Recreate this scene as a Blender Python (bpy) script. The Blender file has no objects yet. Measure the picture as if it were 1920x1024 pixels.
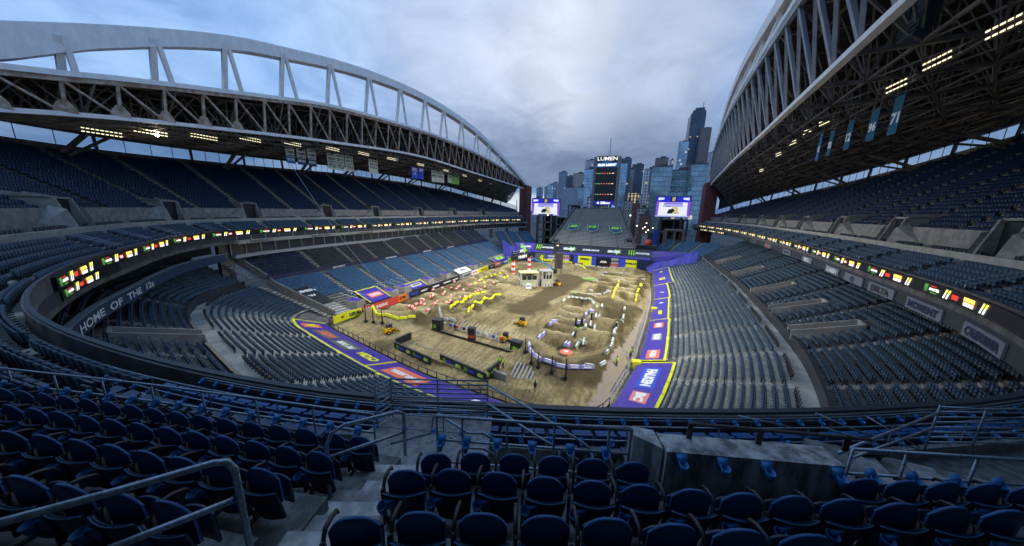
import bpy, math, random
import numpy as np
from mathutils import Vector, Matrix
random.seed(7); RNG=np.random.default_rng(7)
D=bpy.data; SC=bpy.context.scene; COL=SC.collection
# ------------------------------------------------------------------ camera
F=560.0; CX,CY=960.0,512.0; H=24.0
def _n(v): v=np.asarray(v,float); return v/np.linalg.norm(v)
Yw=_n([220,-112,F]); Dn=_n([-73,2781,F]); Dn=_n(Dn-Yw*np.dot(Dn,Yw)); Zw=-Dn; Xw=np.cross(Yw,Zw)
RC=np.array([Xw,Yw,Zw]); CAM=np.array([0,0,H])
def ray(px,py): return RC@_n([px-CX,py-CY,F])
def G(px,py,z=0.0):
    d=ray(px,py); return CAM+d*((z-H)/d[2])
def GX(px,py,X):
    d=ray(px,py); return CAM+d*(X/d[0])
def GY(px,py,Y):
    d=ray(px,py); return CAM+d*(Y/d[1])
cam=D.cameras.new('camera'); cam.sensor_width=36; cam.lens=36*F/1920; cam.clip_start=0.05; cam.clip_end=6000
co=D.objects.new('camera',cam); COL.objects.link(co); SC.camera=co
M3=np.array([RC[:,0],-RC[:,1],-RC[:,2]]).T      # columns: right, up, back
co.matrix_world=Matrix([[*M3[0],0],[*M3[1],0],[*M3[2],H],[0,0,0,1]])
SC.view_settings.view_transform='Standard'; SC.view_settings.look='None'; SC.view_settings.exposure=0.0; SC.view_settings.gamma=1
# ------------------------------------------------------------------ sky
W=D.worlds.new('World'); SC.world=W; W.use_nodes=True; nt=W.node_tree; nt.nodes.clear()
class NX:
    "tiny node expression helper"
    def __init__(s,nt): s.nt=nt
    def N(s,t,**k):
        n=s.nt.nodes.new(t)
        for a,b in k.items(): setattr(n,a,b)
        return n
    def L(s,a,b): s.nt.links.new(a,b)
    def m(s,op,*a,clamp=False):
        n=s.N('ShaderNodeMath',operation=op,use_clamp=clamp)
        for i,v in enumerate(a):
            if isinstance(v,(int,float)): n.inputs[i].default_value=v
            else: s.L(v,n.inputs[i])
        return n.outputs[0]
    def dot(s,v,d):
        n=s.N('ShaderNodeVectorMath',operation='DOT_PRODUCT'); s.L(v,n.inputs[0]); n.inputs[1].default_value=tuple(d); return n.outputs['Value']
    def mr(s,v,a,b,c=0.0,d=1.0,smooth=True):
        n=s.N('ShaderNodeMapRange',interpolation_type='SMOOTHSTEP' if smooth else 'LINEAR')
        s.L(v,n.inputs[0]) if not isinstance(v,(int,float)) else None
        for i,q in zip((1,2,3,4),(a,b,c,d)): n.inputs[i].default_value=q
        return n.outputs[0]
    def mix(s,f,a,b):
        n=s.N('ShaderNodeMix',data_type='RGBA')
        s.L(f,n.inputs[0]) if not isinstance(f,(int,float)) else setattr(n.inputs[0],'default_value',f)
        for i,q in ((6,a),(7,b)):
            if isinstance(q,tuple): n.inputs[i].default_value=(*q,1)
            else: s.L(q,n.inputs[i])
        return n.outputs[2]
x=NX(nt)
geo=x.N('ShaderNodeTexCoord'); dv=geo.outputs['Generated']
sky=x.N('ShaderNodeTexSky'); sky.sky_type='NISHITA'; sky.sun_disc=False; sky.sun_elevation=math.radians(4); sky.sun_rotation=math.radians(250); sky.altitude=50
sep=x.N('ShaderNodeSeparateXYZ'); x.L(dv,sep.inputs[0])
zz=x.m('MAXIMUM',sep.outputs[2],0.0); den=x.m('ADD',zz,0.22)
cu=x.m('DIVIDE',sep.outputs[0],den); cv=x.m('DIVIDE',sep.outputs[1],den)
cmb=x.N('ShaderNodeCombineXYZ'); x.L(cu,cmb.inputs[0]); x.L(cv,cmb.inputs[1])
def noise(v,scale,det=5,rough=.55,dist=0.3):
    n=x.N('ShaderNodeTexNoise'); x.L(v,n.inputs['Vector']); n.inputs['Scale'].default_value=scale; n.inputs['Detail'].default_value=det; n.inputs['Roughness'].default_value=rough; n.inputs['Distortion'].default_value=dist; return n.outputs['Fac']
n1=noise(cmb.outputs[0],0.9); n2=noise(cmb.outputs[0],2.6,6,.6,.6)
nn=x.m('ADD',x.m('MULTIPLY',n1,0.65),x.m('MULTIPLY',n2,0.35))
def blob(px,py,a,b):     # smooth spot round a sky direction, a=outer, b=inner cosine
    wob=x.m('ADD',x.dot(dv,ray(px,py)),x.m('MULTIPLY',x.m('SUBTRACT',nn,0.5),0.22))
    return x.mr(wob,a,b)
col=x.mix(x.mr(nn,.38,.62),(.20,.40,.80),(.34,.54,.88))          # clear to thin blue
col=x.mix(x.m('MULTIPLY',blob(1030,80,.77,.985),.95),col,(.53,.65,.88))   # broad bright overcast
col=x.mix(x.m('MULTIPLY',blob(1130,90,.93,1.0),.8),col,(.74,.80,.92))
col=x.mix(x.m('MULTIPLY',blob(900,170,.95,1.0),.4),col,(.56,.63,.80))
col=x.mix(x.m('MULTIPLY',blob(1285,110,.955,.998),.5),col,(.23,.33,.54))
# low dark cloud bank over the city
el=x.m('ADD',sep.outputs[2],x.m('MULTIPLY',x.m('SUBTRACT',nn,.5),.16))
bank=x.m('MULTIPLY',x.mr(el,.34,.14),x.mr(x.dot(dv,ray(1060,300)),.84,.97))
col=x.mix(x.m('MULTIPLY',bank,.9),col,(.15,.215,.35))
band=x.m('MULTIPLY',x.mr(sep.outputs[2],.085,.05),x.mr(x.dot(dv,ray(1040,330)),.86,.98))
col=x.mix(x.m('MULTIPLY',band,.75),col,(.20,.38,.66))
glow=x.m('MULTIPLY',x.mr(x.m('ADD',sep.outputs[2],x.m('MULTIPLY',x.m('SUBTRACT',n2,.5),.05)),.062,.035),x.mr(x.dot(dv,ray(1005,335)),.975,.995))
col=x.mix(x.m('MULTIPLY',glow,.95),col,(.72,.80,.90))
tex=x.m('ADD',.90,x.m('MULTIPLY',x.mr(x.m('ADD',x.m('MULTIPLY',n2,.6),x.m('MULTIPLY',n1,.4)),.36,.62),.24))
vm=x.N('ShaderNodeVectorMath',operation='SCALE'); x.L(col,vm.inputs[0]); x.L(tex,vm.inputs['Scale']); col=vm.outputs[0]
bg1=x.N('ShaderNodeBackground'); x.L(sky.outputs[0],bg1.inputs[0]); bg1.inputs[1].default_value=.06
bg2=x.N('ShaderNodeBackground'); x.L(col,bg2.inputs[0]); bg2.inputs[1].default_value=1.08
ms=x.N('ShaderNodeMixShader'); ms.inputs[0].default_value=.94; x.L(bg1.outputs[0],ms.inputs[1]); x.L(bg2.outputs[0],ms.inputs[2])
out=x.N('ShaderNodeOutputWorld'); x.L(ms.outputs[0],out.inputs[0])
# ------------------------------------------------------------------ sun (dusk, behind cloud)
sl=D.lights.new('sun','SUN'); sl.energy=0.5; sl.angle=math.radians(25); sl.color=(.85,.9,1.0)
so=D.objects.new('sun',sl); COL.objects.link(so)
so.rotation_euler=(math.radians(50),0,math.radians(-20))
# ------------------------------------------------------------------ materials
MATS={}
def mat(name,c,rough=.7,metal=0.0,var=.0,scale=3.0,emit=None,es=1.0,bump=0.0,c2=None,alpha=None,spec=None,stretch=None,det=4):
    if name in MATS: return MATS[name]
    m=D.materials.new(name); m.use_nodes=True; t=m.node_tree; b=t.nodes['Principled BSDF']; X=NX(t)
    b.inputs['Base Color'].default_value=(*c,1); b.inputs['Roughness'].default_value=rough; b.inputs['Metallic'].default_value=metal
    if spec is not None: b.inputs['Specular IOR Level'].default_value=spec
    if alpha is not None: b.inputs['Alpha'].default_value=alpha
    if var or bump or c2:
        tc=X.N('ShaderNodeTexCoord'); v=tc.outputs['Object']
        if stretch:
            mp=X.N('ShaderNodeMapping'); mp.inputs['Scale'].default_value=stretch; X.L(v,mp.inputs[0]); v=mp.outputs[0]
        no=X.N('ShaderNodeTexNoise'); no.inputs['Scale'].default_value=scale; no.inputs['Detail'].default_value=det; no.inputs['Roughness'].default_value=.6; X.L(v,no.inputs['Vector'])
        if c2 is None: c2=tuple(max(0,q*(1-var)) for q in c); c1=tuple(q*(1+var) for q in c)
        else: c1=c
        f=X.mr(no.outputs['Fac'],.36,.64)
        X.L(X.mix(f,c2,c1),b.inputs['Base Color'])
        if bump:
            bp=X.N('ShaderNodeBump'); bp.inputs['Strength'].default_value=bump; bp.inputs['Distance'].default_value=.05; X.L(no.outputs['Fac'],bp.inputs['Height']); X.L(bp.outputs[0],b.inputs['Normal'])
    if emit: b.inputs['Emission Color'].default_value=(*emit,1); b.inputs['Emission Strength'].default_value=es
    MATS[name]=m; return m
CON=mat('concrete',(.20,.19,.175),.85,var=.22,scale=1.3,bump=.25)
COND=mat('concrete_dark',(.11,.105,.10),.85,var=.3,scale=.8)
CONL=mat('concrete_pale',(.30,.285,.25),.85,var=.15,scale=.7)
STEEL=mat('galvanised',(.32,.36,.40),.42,.55,var=.15,scale=12)
DSTEEL=mat('dark_steel',(.05,.055,.065),.5,.3)
WSTEEL=mat('white_steel',(.82,.78,.75),.5,var=.06,scale=1.1,stretch=(1,1,.4),det=7)
TSTEEL=mat('tan_steel',(.50,.42,.33),.6,c2=(.30,.17,.10),scale=.9,det=8)
BSTEEL=mat('brown_steel',(.15,.122,.095),.7,var=.3,scale=.6)
ROOF=mat('roof_deck',(.018,.016,.015),.85,var=.3,scale=.3)
NAVY=mat('seat_navy',(.005,.016,.046),.36,var=.15,scale=30,spec=.35)
BLUE=mat('seat_blue',(.03,.10,.20),.45)
BLACK=mat('seat_black',(.016,.017,.022),.5)
RUB=mat('black_plastic',(.012,.013,.016),.45)
BLK=mat('black_panel',(.008,.009,.012),.4)
PURP=mat('purple_cover',(.06,.036,.33),.3,var=.12,scale=1.2,bump=.8,spec=.35)
YEL=mat('yellow_vinyl',(.80,.80,.02),.5,emit=None)
WHT=mat('white_vinyl',(.78,.78,.78),.5)
RED=mat('red_vinyl',(.62,.06,.04),.5); CORAL=mat('coral_vinyl',(.75,.17,.10),.5); ORG=mat('orange_vinyl',(.85,.20,.02),.5)
GRN=mat('green_vinyl',(.30,.72,.03),.5); DKB=mat('black_vinyl',(.012,.014,.02),.45); NVY=mat('navy_vinyl',(.01,.018,.07),.45)
CYB=mat('blue_vinyl',(.03,.07,.55),.45); PNK=mat('pink_vinyl',(.72,.03,.25),.5); GRYV=mat('grey_vinyl',(.33,.34,.36),.5)
BRICK=mat('brick_red',(.13,.04,.035),.85,var=.25,scale=1.5)
# ------------------------------------------------------------------ mesh helpers
class MB:
    def __init__(s): s.v=[]; s.f=[]; s.mi=[]; s.k=0
    def add(s,vs,fs,mi=0):
        b=len(s.v); s.v.extend([tuple(map(float,p)) for p in vs]); s.f.extend([tuple(b+i for i in f) for f in fs]); s.mi.extend([mi]*len(fs)); return s
    def hexa(s,p,mi=0):     # p: 8 points, bottom ring 0-3 then top ring 4-7
        return s.add(p,[(3,2,1,0),(4,5,6,7),(0,1,5,4),(1,2,6,5),(2,3,7,6),(3,0,4,7)],mi)
    def box(s,c,size,mi=0,rz=0.0,ax=None):
        c=np.array(c,float); hx,hy,hz=[q/2 for q in size]
        if ax is None:
            cz,sz=math.cos(rz),math.sin(rz); ax=(np.array([cz,sz,0]),np.array([-sz,cz,0]),np.array([0,0,1.]))
        a,b,d=[np.array(q,float) for q in ax]
        p=[c+sx*hx*a+sy*hy*b+szz*hz*d for szz in(-1,1) for sx,sy in((-1,-1),(1,-1),(1,1),(-1,1))]
        return s.hexa(p,mi)
    def beam(s,p0,p1,w,h=None,mi=0,up=(0,0,1),ext=0.0):
        p0=np.array(p0,float); p1=np.array(p1,float); h=h or w; d=p1-p0; L=np.linalg.norm(d)
        if L<1e-6: return s
        d=d/L; u=np.array(up,float)
        if abs(np.dot(u,d))>.98: u=np.array([1.,0,0])
        a=np.cross(d,u); a/=np.linalg.norm(a); u=np.cross(a,d)
        return s.box((p0+p1)/2,(L+2*ext,w,h),mi,ax=(d,a,u))
    def tube(s,pts,r,n=8,mi=0,cap=True,rr=None):
        pts=[np.array(p,float) for p in pts]; m=len(pts); rings=[]; prev=None
        for i in range(m):
            d=pts[min(i+1,m-1)]-pts[max(i-1,0)]; d/=max(np.linalg.norm(d),1e-9)
            u=np.array([0,0,1.]) if prev is None else prev
            if prev is None and abs(d[2])>.95: u=np.array([1.,0,0])
            a=np.cross(d,u); a/=max(np.linalg.norm(a),1e-9); u=np.cross(a,d); prev=u
            q=rr[i] if rr is not None else r
            rings.append([pts[i]+q*(math.cos(2*math.pi*k/n)*a+math.sin(2*math.pi*k/n)*u) for k in range(n)])
        vs=[p for g in rings for p in g]; fs=[]
        for i in range(m-1):
            for k in range(n):
                k2=(k+1)%n; fs.append((i*n+k,i*n+k2,(i+1)*n+k2,(i+1)*n+k))
        if cap: fs.append(tuple(range(n))[::-1]); fs.append(tuple((m-1)*n+k for k in range(n)))
        return s.add(vs,fs,mi)
    def prism(s,poly,z0,z1,mi=0):
        n=len(poly); vs=[(p[0],p[1],z0) for p in poly]+[(p[0],p[1],z1) for p in poly]
        fs=[tuple(range(n))[::-1],tuple(range(n,2*n))]+[(i,(i+1)%n,n+(i+1)%n,n+i) for i in range(n)]
        return s.add(vs,fs,mi)
    def plate(s,o,ux,uy,poly,t=0.0,mi=0):   # flat polygon in plane (o,ux,uy) with thickness t along normal
        o,ux,uy=[np.array(q,float) for q in(o,ux,uy)]; nrm=np.cross(ux,uy); nrm/=np.linalg.norm(nrm); n=len(poly)
        f=[o+ux*a+uy*b+nrm*t for a,b in poly]
        if t<=0: return s.add(f,[tuple(range(n))],mi)
        bk=[o+ux*a+uy*b for a,b in poly]
        return s.add(bk+f,[tuple(range(n))[::-1],tuple(range(n,2*n))]+[(i,(i+1)%n,n+(i+1)%n,n+i) for i in range(n)],mi)
    def lathe(s,c,prof,n=12,mi=0):
        vs=[];fs=[]
        for r,z in prof:
            for k in range(n): vs.append((c[0]+r*math.cos(2*math.pi*k/n),c[1]+r*math.sin(2*math.pi*k/n),c[2]+z))
        for i in range(len(prof)-1):
            for k in range(n):
                k2=(k+1)%n; fs.append((i*n+k,i*n+k2,(i+1)*n+k2,(i+1)*n+k))
        return s.add(vs,fs,mi)
    def build(s,name,mats,parent=None,smooth=False):
        if not s.v: return None
        me=D.meshes.new(name); me.from_pydata(s.v,[],s.f)
        for m in (mats if isinstance(mats,(list,tuple)) else [mats]): me.materials.append(m)
        if max(s.mi)>0: me.polygons.foreach_set('material_index',s.mi)
        if smooth: me.polygons.foreach_set('use_smooth',[True]*len(s.f))
        me.update(); return link(name,me,parent)
def link(name,me,parent=None):
    o=D.objects.new(name,me); COL.objects.link(o)
    if parent is not None:
        o.parent=parent
        if parent.type=='EMPTY': o.location=-parent.location    # parts are modelled in world space
    return o
def tag(o,label=None,cat=None,group=None,kind=None):
    if label: o['label']=label
    if cat: o['category']=cat
    if group: o['group']=group
    if kind: o['kind']=kind
    return o
def thing(name,label,cat,loc=(0,0,0),rz=0.0,group=None):
    o=D.objects.new(name,None); COL.objects.link(o); o.location=tuple(map(float,loc)); o.rotation_euler=(0,0,rz); o.empty_display_size=.2
    return tag(o,label,cat,group)
def dup(root,loc,rz=None,label=None,group=None,sc=None):
    r=root.copy(); COL.objects.link(r); r.location=tuple(map(float,loc))
    if rz is not None: r.rotation_euler=(0,0,rz)
    if sc: r.scale=(sc,sc,sc)
    if label: r['label']=label
    if group: r['group']=group
    for ch in KIDS(root):
        c=ch.copy(); COL.objects.link(c); c.parent=r
        for g in KIDS(ch):
            d=g.copy(); COL.objects.link(d); d.parent=c
    return r
KC={}
def KIDS(o):
    if o.name not in KC: KC[o.name]=list(o.children)
    return KC[o.name]
def npmesh(name,V,Fc,mi,mats,parent=None):     # V (n,3), Fc (m,4) arrays
    me=D.meshes.new(name); me.vertices.add(len(V)); me.vertices.foreach_set('co',V.astype(np.float32).ravel())
    m=len(Fc); me.loops.add(m*4); me.loops.foreach_set('vertex_index',Fc.astype(np.int32).ravel())
    me.polygons.add(m); me.polygons.foreach_set('loop_start',np.arange(0,m*4,4,dtype=np.int32))
    try: me.polygons.foreach_set('loop_total',np.full(m,4,dtype=np.int32))
    except Exception: pass
    for q in mats: me.materials.append(q)
    if mi is not None: me.polygons.foreach_set('material_index',mi.astype(np.int32))
    me.update(calc_edges=True); me.validate(); return link(name,me,parent)
# text as 2-D outline: list of verts (cap height 1, left at 0) and faces
TXC={}
def text2d(s,bold=0.0,res=2):
    k=(s,bold,res)
    if k in TXC: return TXC[k]
    cu=D.curves.new('t','FONT'); cu.body=s; cu.resolution_u=res; cu.offset=bold; cu.fill_mode='FRONT'
    ob=D.objects.new('t',cu); me=ob.to_mesh(); V=np.array([v.co[:2] for v in me.vertices]) if len(me.vertices) else np.zeros((0,2)); Fs=[tuple(p.vertices) for p in me.polygons]
    ob.to_mesh_clear(); D.objects.remove(ob); D.curves.remove(cu)
    if len(V):
        V[:,0]-=V[:,0].min(); V[:,1]-=V[:,1].min(); V/=V[:,1].max()
    TXC[k]=(V,Fs); return TXC[k]
def put_text(mb,s,o,ux,uy,w,h,mi=0,off=.01,bold=0.03,slant=0.0,fn=None):
    "centre text at o; ux,uy unit vectors; fit inside w x h"
    V,Fs=text2d(s,bold)
    if not len(V): return
    tw=V[:,0].max(); sy=h; sx=min(w/tw,h*1.6); 
    if w/tw<h*.55: sy=w/tw/.55
    o=np.array(o,float); nrm=np.cross(ux,uy) if fn is None else 0
    P=[]
    for a,b in V:
        aa=(a-tw/2)*sx+slant*(b-.5)*sy; bb=(b-.5)*sy
        P.append(o+np.array(ux)*aa+np.array(uy)*bb+nrm*off if fn is None else fn(o[0]+aa,o[1]+bb))
    mb.add(P,Fs,mi)
CLAW=[[(0,1),(.22,.94),(.2,.62),(.25,.3),(.13,0),(.05,.35),(.09,.65)],[(.33,.98),(.56,1),(.52,.6),(.58,.28),(.46,.03),(.37,.4),(.42,.7)],[(.68,.96),(.9,.98),(.84,.62),(.92,.34),(.78,-.05),(.7,.38),(.76,.66)]]
def put_claw(mb,o,ux,uy,h,mi,off=.01):
    o=np.array(o,float); nrm=np.cross(ux,uy)
    for pl in CLAW: mb.add([o+np.array(ux)*(a-.45)*h*.9+np.array(uy)*(b-.5)*h+nrm*off for a,b in pl],[tuple(range(len(pl)))],mi)
# curve helpers
def smooth(P,n=8):
    P=np.array(P,float); out=[]
    for i in range(len(P)-1):
        p0=P[max(i-1,0)];p1=P[i];p2=P[i+1];p3=P[min(i+2,len(P)-1)]
        d1=max(np.linalg.norm(p1-p0),1e-3);d2=np.linalg.norm(p2-p1);d3=max(np.linalg.norm(p3-p2),1e-3)
        m1=(p2-p0)/(d1+d2)*d2;m2=(p3-p1)/(d2+d3)*d2
        if i==0: m1=p2-p1
        if i==len(P)-2: m2=p2-p1
        for k in range(n):
            t=k/n; out.append((2*t**3-3*t*t+1)*p1+(t**3-2*t*t+t)*m1+(-2*t**3+3*t*t)*p2+(t**3-t*t)*m2)
    out.append(P[-1]); return np.array(out)
class Curve:
    def __init__(s,P,Dr=None,n=10):
        s.P=smooth(P,n); d=np.linalg.norm(np.diff(s.P,axis=0),axis=1); s.s=np.concatenate([[0],np.cumsum(d)]); s.L=s.s[-1]
        if Dr is None:
            t=np.gradient(s.P,axis=0); t/=np.linalg.norm(t,axis=1)[:,None]; N=np.stack([t[:,1],-t[:,0]],1)
            if len(N)>9:
                k=np.ones(7)/7; Np=np.pad(N,((3,3),(0,0)),mode='edge'); N=np.stack([np.convolve(Np[:,i],k,'valid') for i in(0,1)],1)
            s.N=N/np.linalg.norm(N,axis=1)[:,None]
        else:
            N=smooth(Dr,n); s.N=N/np.linalg.norm(N,axis=1)[:,None]
    def at(s,a,o=0.0):
        p=np.array([np.interp(a,s.s,s.P[:,0]),np.interp(a,s.s,s.P[:,1])]); nn=np.array([np.interp(a,s.s,s.N[:,0]),np.interp(a,s.s,s.N[:,1])]); nn/=np.linalg.norm(nn)
        return p+nn*o
    def nrm(s,a):
        nn=np.array([np.interp(a,s.s,s.N[:,0]),np.interp(a,s.s,s.N[:,1])]); return nn/np.linalg.norm(nn)
    def find(s,x,y):
        return s.s[np.argmin((s.P[:,0]-x)**2+(s.P[:,1]-y)**2)]
    def seg(s,a0,a1,step=2.5):
        n=max(1,int(abs(a1-a0)/step)); return np.linspace(a0,a1,n+1)
# ================================================================== plan curves
LW=[(-50.5,150),(-50.8,140),(-51.2,128),(-52.2,100),(-52.8,84),(-53.4,66),(-54,51),(-55.2,43),(-54.2,39.3),(-51,37.8),(-45,36.2),(-36.7,34),(-24.4,31.2),(-13.4,30.0),(-6,29.6),(-1.8,31.2),(.3,34.6),(1.7,40),(3.5,47.8),(5.2,59.3),(7.4,77),(9,92.5),(10.1,115),(11.6,137),(12.2,148)]
LD=[(-1,.05),(-1,.02),(-1,0),(-1,0),(-1,0),(-1,0),(-1,-.05),(-.93,-.3),(-.72,-.66),(-.5,-.86),(-.35,-.93),(-.24,-.97),(-.08,-1),(.08,-1),(.3,-.95),(.5,-.86),(.72,-.66),(.86,-.45),(.95,-.28),(.98,-.18),(.995,-.1),(1,-.06),(1,-.04),(1,-.03),(1,0)]
LOW=Curve(LW,LD)
DP=[(-62,189),(-68,175),(-73,152),(-75,125),(-75,105),(-74.5,90),(-74.5,71),(-74.5,50),(-72.3,35.5),(-65.5,25.8),(-58.8,20.4),(-52,16),(-44,11),(-35,7),(-28,5),(-22,4.3),(-14.5,4.4),(-8,5.2),(-2.5,6.7),(2.1,8.4),(6.3,10.3),(11.4,13.2),(16.8,18),(20.8,24.9),(23.3,31.6),(25,39),(27,50),(31.4,74),(36,112),(37.8,140),(36.5,165),(33,189)]
DK=Curve(DP)
def offpt(C,a,o): return C.at(a,o)
def strip(mb,C,a0,a1,o0,z0,o1,z1,step=3.0,mi=0,keep=None):
    A=C.seg(a0,a1,step)
    for i in range(len(A)-1):
        if keep and not keep((A[i]+A[i+1])/2): continue
        p=[C.at(A[i],o0),C.at(A[i+1],o0),C.at(A[i+1],o1),C.at(A[i],o1)]
        mb.add([(p[0][0],p[0][1],z0),(p[1][0],p[1][1],z0),(p[2][0],p[2][1],z1),(p[3][0],p[3][1],z1)],[(0,1,2,3)],mi)
def wallstrip(mb,C,a0,a1,o,t,z0,z1,step=3.0,mi=0):
    A=C.seg(a0,a1,step)
    for i in range(len(A)-1):
        p=[C.at(A[i],o),C.at(A[i+1],o),C.at(A[i+1],o+t),C.at(A[i],o+t)]
        mb.hexa([(q[0],q[1],z0) for q in p]+[(q[0],q[1],z1) for q in p],mi)
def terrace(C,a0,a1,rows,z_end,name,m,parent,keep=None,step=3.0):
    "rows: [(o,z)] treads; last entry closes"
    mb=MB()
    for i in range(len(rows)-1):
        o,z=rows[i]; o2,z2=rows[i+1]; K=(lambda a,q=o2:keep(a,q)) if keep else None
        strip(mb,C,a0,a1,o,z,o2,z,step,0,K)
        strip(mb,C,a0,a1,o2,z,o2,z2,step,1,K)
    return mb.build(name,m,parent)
SEATS=[]     # x,y,z,heading,class
def row_seats(C,a0,a1,o,z,aisles,cls,gap=.62,sp=.53,keep=None):
    ed=[a0]+[q for q in sorted(aisles) if a0+.5<q<a1-.5]+[a1]
    for i in range(len(ed)-1):
        A=np.linspace(ed[i],ed[i+1],max(3,int(abs(ed[i+1]-ed[i])/1.5)+2)); P=np.array([C.at(q,o) for q in A])
        s=np.concatenate([[0],np.cumsum(np.linalg.norm(np.diff(P,axis=0),axis=1))]); L=s[-1]
        g0=gap if i>0 else .15; g1=gap if i<len(ed)-2 else .15
        n=int((L-g0-g1)/sp)
        if n<1: continue
        st=g0+((L-g0-g1)-n*sp)/2+sp/2
        for k in range(n):
            q=st+k*sp; aa=np.interp(q,s,A)
            if keep and not keep(aa,o): continue
            x_,y_=np.interp(q,s,P[:,0]),np.interp(q,s,P[:,1]); nn=C.nrm(aa)
            SEATS.append((x_,y_,z,math.atan2(-nn[1],-nn[0]),cls(aa,o) if callable(cls) else cls))
def aisle_part(C,a,rows,parent,m,w=1.1,keep=None,name='aisle'):
    mb=MB()
    for i in range(len(rows)-1):
        o,z=rows[i]; o2,z2=rows[i+1]
        if keep and not keep(a,o2): continue
        p=C.at(a,(o+o2)/2); nn=C.nrm(a); t=np.array([nn[1],-nn[0]]); run=o2-o; rise=z2-z
        ax=(np.array([*t,0]),np.array([*nn,0]),np.array([0,0,1.]))
        c=p; mb.box((c[0],c[1],z+.01),(w,run-.01,.02),0,ax=ax)
        if .15<rise<.7:
            c2=C.at(a,o2-run*.22); mb.box((c2[0],c2[1],z+rise*.25),(w,run*.42,rise*.5),0,ax=ax)
    return mb.build(name,m,parent)
def handrail_run(mb,pts,h=1.0,post=2.0,r=.025,mid=1,mi=0,n=6):
    pts=[np.array(p,float) for p in pts]; up=np.array([0,0,h])
    mb.tube([p+up for p in pts],r,n,mi)
    for k in range(1,mid+1): mb.tube([p+up*(k/(mid+1)) for p in pts],r*.8,n,mi)
    L=0; mb.tube([pts[0],pts[0]+up],r,n,mi)
    for i in range(1,len(pts)):
        L+=np.linalg.norm(pts[i]-pts[i-1])
        if L>=post or i==len(pts)-1: mb.tube([pts[i],pts[i]+up],r,n,mi); L=0
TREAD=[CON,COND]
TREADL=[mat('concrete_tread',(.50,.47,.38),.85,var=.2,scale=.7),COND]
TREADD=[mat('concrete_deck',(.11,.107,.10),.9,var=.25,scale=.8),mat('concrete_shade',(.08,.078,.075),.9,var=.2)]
# ================================================================== lower stands
aW=lambda Y:LOW.find(-53,Y); 
sW1=LOW.find(-55.2,43); aN=LOW.find(-50.9,138); aNW=LOW.find(-50.5,150)
Wa=[LOW.find(-53,y) for y in (35.9+6.5,50.5,59.6,67.9,77.1,86,93.5,101,109.5,119,127)]
Wfront=[(1.0+.8*i,1.45+.385*i) for i in range(17)]; Wfront.append((14.6,8.5))
Wrear=[(15.0+.8*i,8.9+.5*i) for i in range(11)]
wl=thing('lower_stand','long straight lower stand of blue front seats and black rear seats, left of track','stand',(-60,88,0))
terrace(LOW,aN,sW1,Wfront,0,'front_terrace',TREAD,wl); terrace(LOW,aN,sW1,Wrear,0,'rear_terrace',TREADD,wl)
def clsW(a,o):
    if o<14.3: return 0
    y=LOW.at(a)[1]
    return 1 if (y<51 or y>121) else 2
BOX=[(57.5,64),(72,76),(85.5,89),(97,101),(110,114)]
def keepW(a,o):
    y=LOW.at(a)[1]
    if o<10.5 and y<46.2: return False
    if o<6.5 and y<50: return False
    if o<5 and 50.5<y<57: return False
    if o<4.6 and (57<y<62.5 or 71<y<76): return False
    if o<3.0: return False
    return True
for o,z in Wfront[:-1]: row_seats(LOW,aN,sW1,o+.45,z,Wa,clsW,keep=keepW)
for o,z in Wrear[:-1]: row_seats(LOW,aN,sW1,o+.45,z,Wa,clsW)
for a in Wa: aisle_part(LOW,a,Wfront,wl,CONL); aisle_part(LOW,a,Wrear,wl,CON)
mb=MB(); wallstrip(mb,LOW,aN,sW1,-.0,.25,0,1.5,4); mb.build('field_wall',CON,wl)
mb=MB(); wallstrip(mb,LOW,aN,sW1,14.62,.16,7.6,9.35,3)
mb.build('tier_wall',NVY,wl)
mb=MB()
for i in range(len(Wa)-1):
    am=(Wa[i]+Wa[i+1])/2; p=LOW.at(am,14.58); nn=LOW.nrm(am); t=np.array([nn[1],-nn[0],0])
    if i in (1,3,5,7): put_text(mb,'DELTA SKYCLUB',(p[0],p[1],8.95),-t if t[1]<0 else t,np.array([0,0,1.]),4.5,.42,0,.05,.04)
mb.build('lettering',WHT,wl)
# south side wall of the west stand (diagonal concrete edge)
mb=MB()
for rows in (Wfront,Wrear):
    for i in range(len(rows)-1):
        p=LOW.at(sW1,rows[i][0]); q=LOW.at(sW1,rows[i+1][0]); z=rows[i][1]
        mb.beam((p[0],p[1],z+.2),(q[0],q[1],rows[i+1][1]+.2),.3,1.6)
mb.build('end_wall',CON,wl)
# corner + south + east stand
def prof(n1,o1,z1,r1,n2,z2,r2):
    A=[(o1+.8*i,z1+r1*i) for i in range(n1+1)]; B=[(A[-1][0]+2.4+.8*i,z2+r2*i) for i in range(n2+1)]
    return A,B
Sl,Su=prof(13,5.4,2.9,.33,18,8.2,.40)
aSW=sW1+.6; aE1=LOW.find(11.6,140)
COVB=1
el=thing('lower_stand','lower stand of slate seats curving round the near corner and up the right side','stand',(20,60,0))
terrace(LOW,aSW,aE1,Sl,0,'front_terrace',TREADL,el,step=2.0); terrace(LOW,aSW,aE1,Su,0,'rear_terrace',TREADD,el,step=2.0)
mb=MB(); strip(mb,LOW,sW1-.2,aE1,.1,.9,5.4,2.7,2.0); mb.build('cover_base',COND,el)
mb=MB(); o5=Sl[-1][0]; z5=Sl[-1][1]
strip(mb,LOW,aSW,aE1,o5,z5,Su[0][0]-.3,z5,2.0); mb.build('cross_aisle',mat('walkway',(.42,.40,.34),.85,var=.2,scale=.5),el)
mb=MB(); wallstrip(mb,LOW,aSW,aE1,Su[0][0]-.3,.3,z5-.2,Su[0][1]+.45,2.0); mb.build('tier_wall',DSTEEL,el)
mb=MB(); wallstrip(mb,LOW,aSW,aE1,0,.25,0,1.3,2.0); mb.build('field_wall',COND,el)
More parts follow.
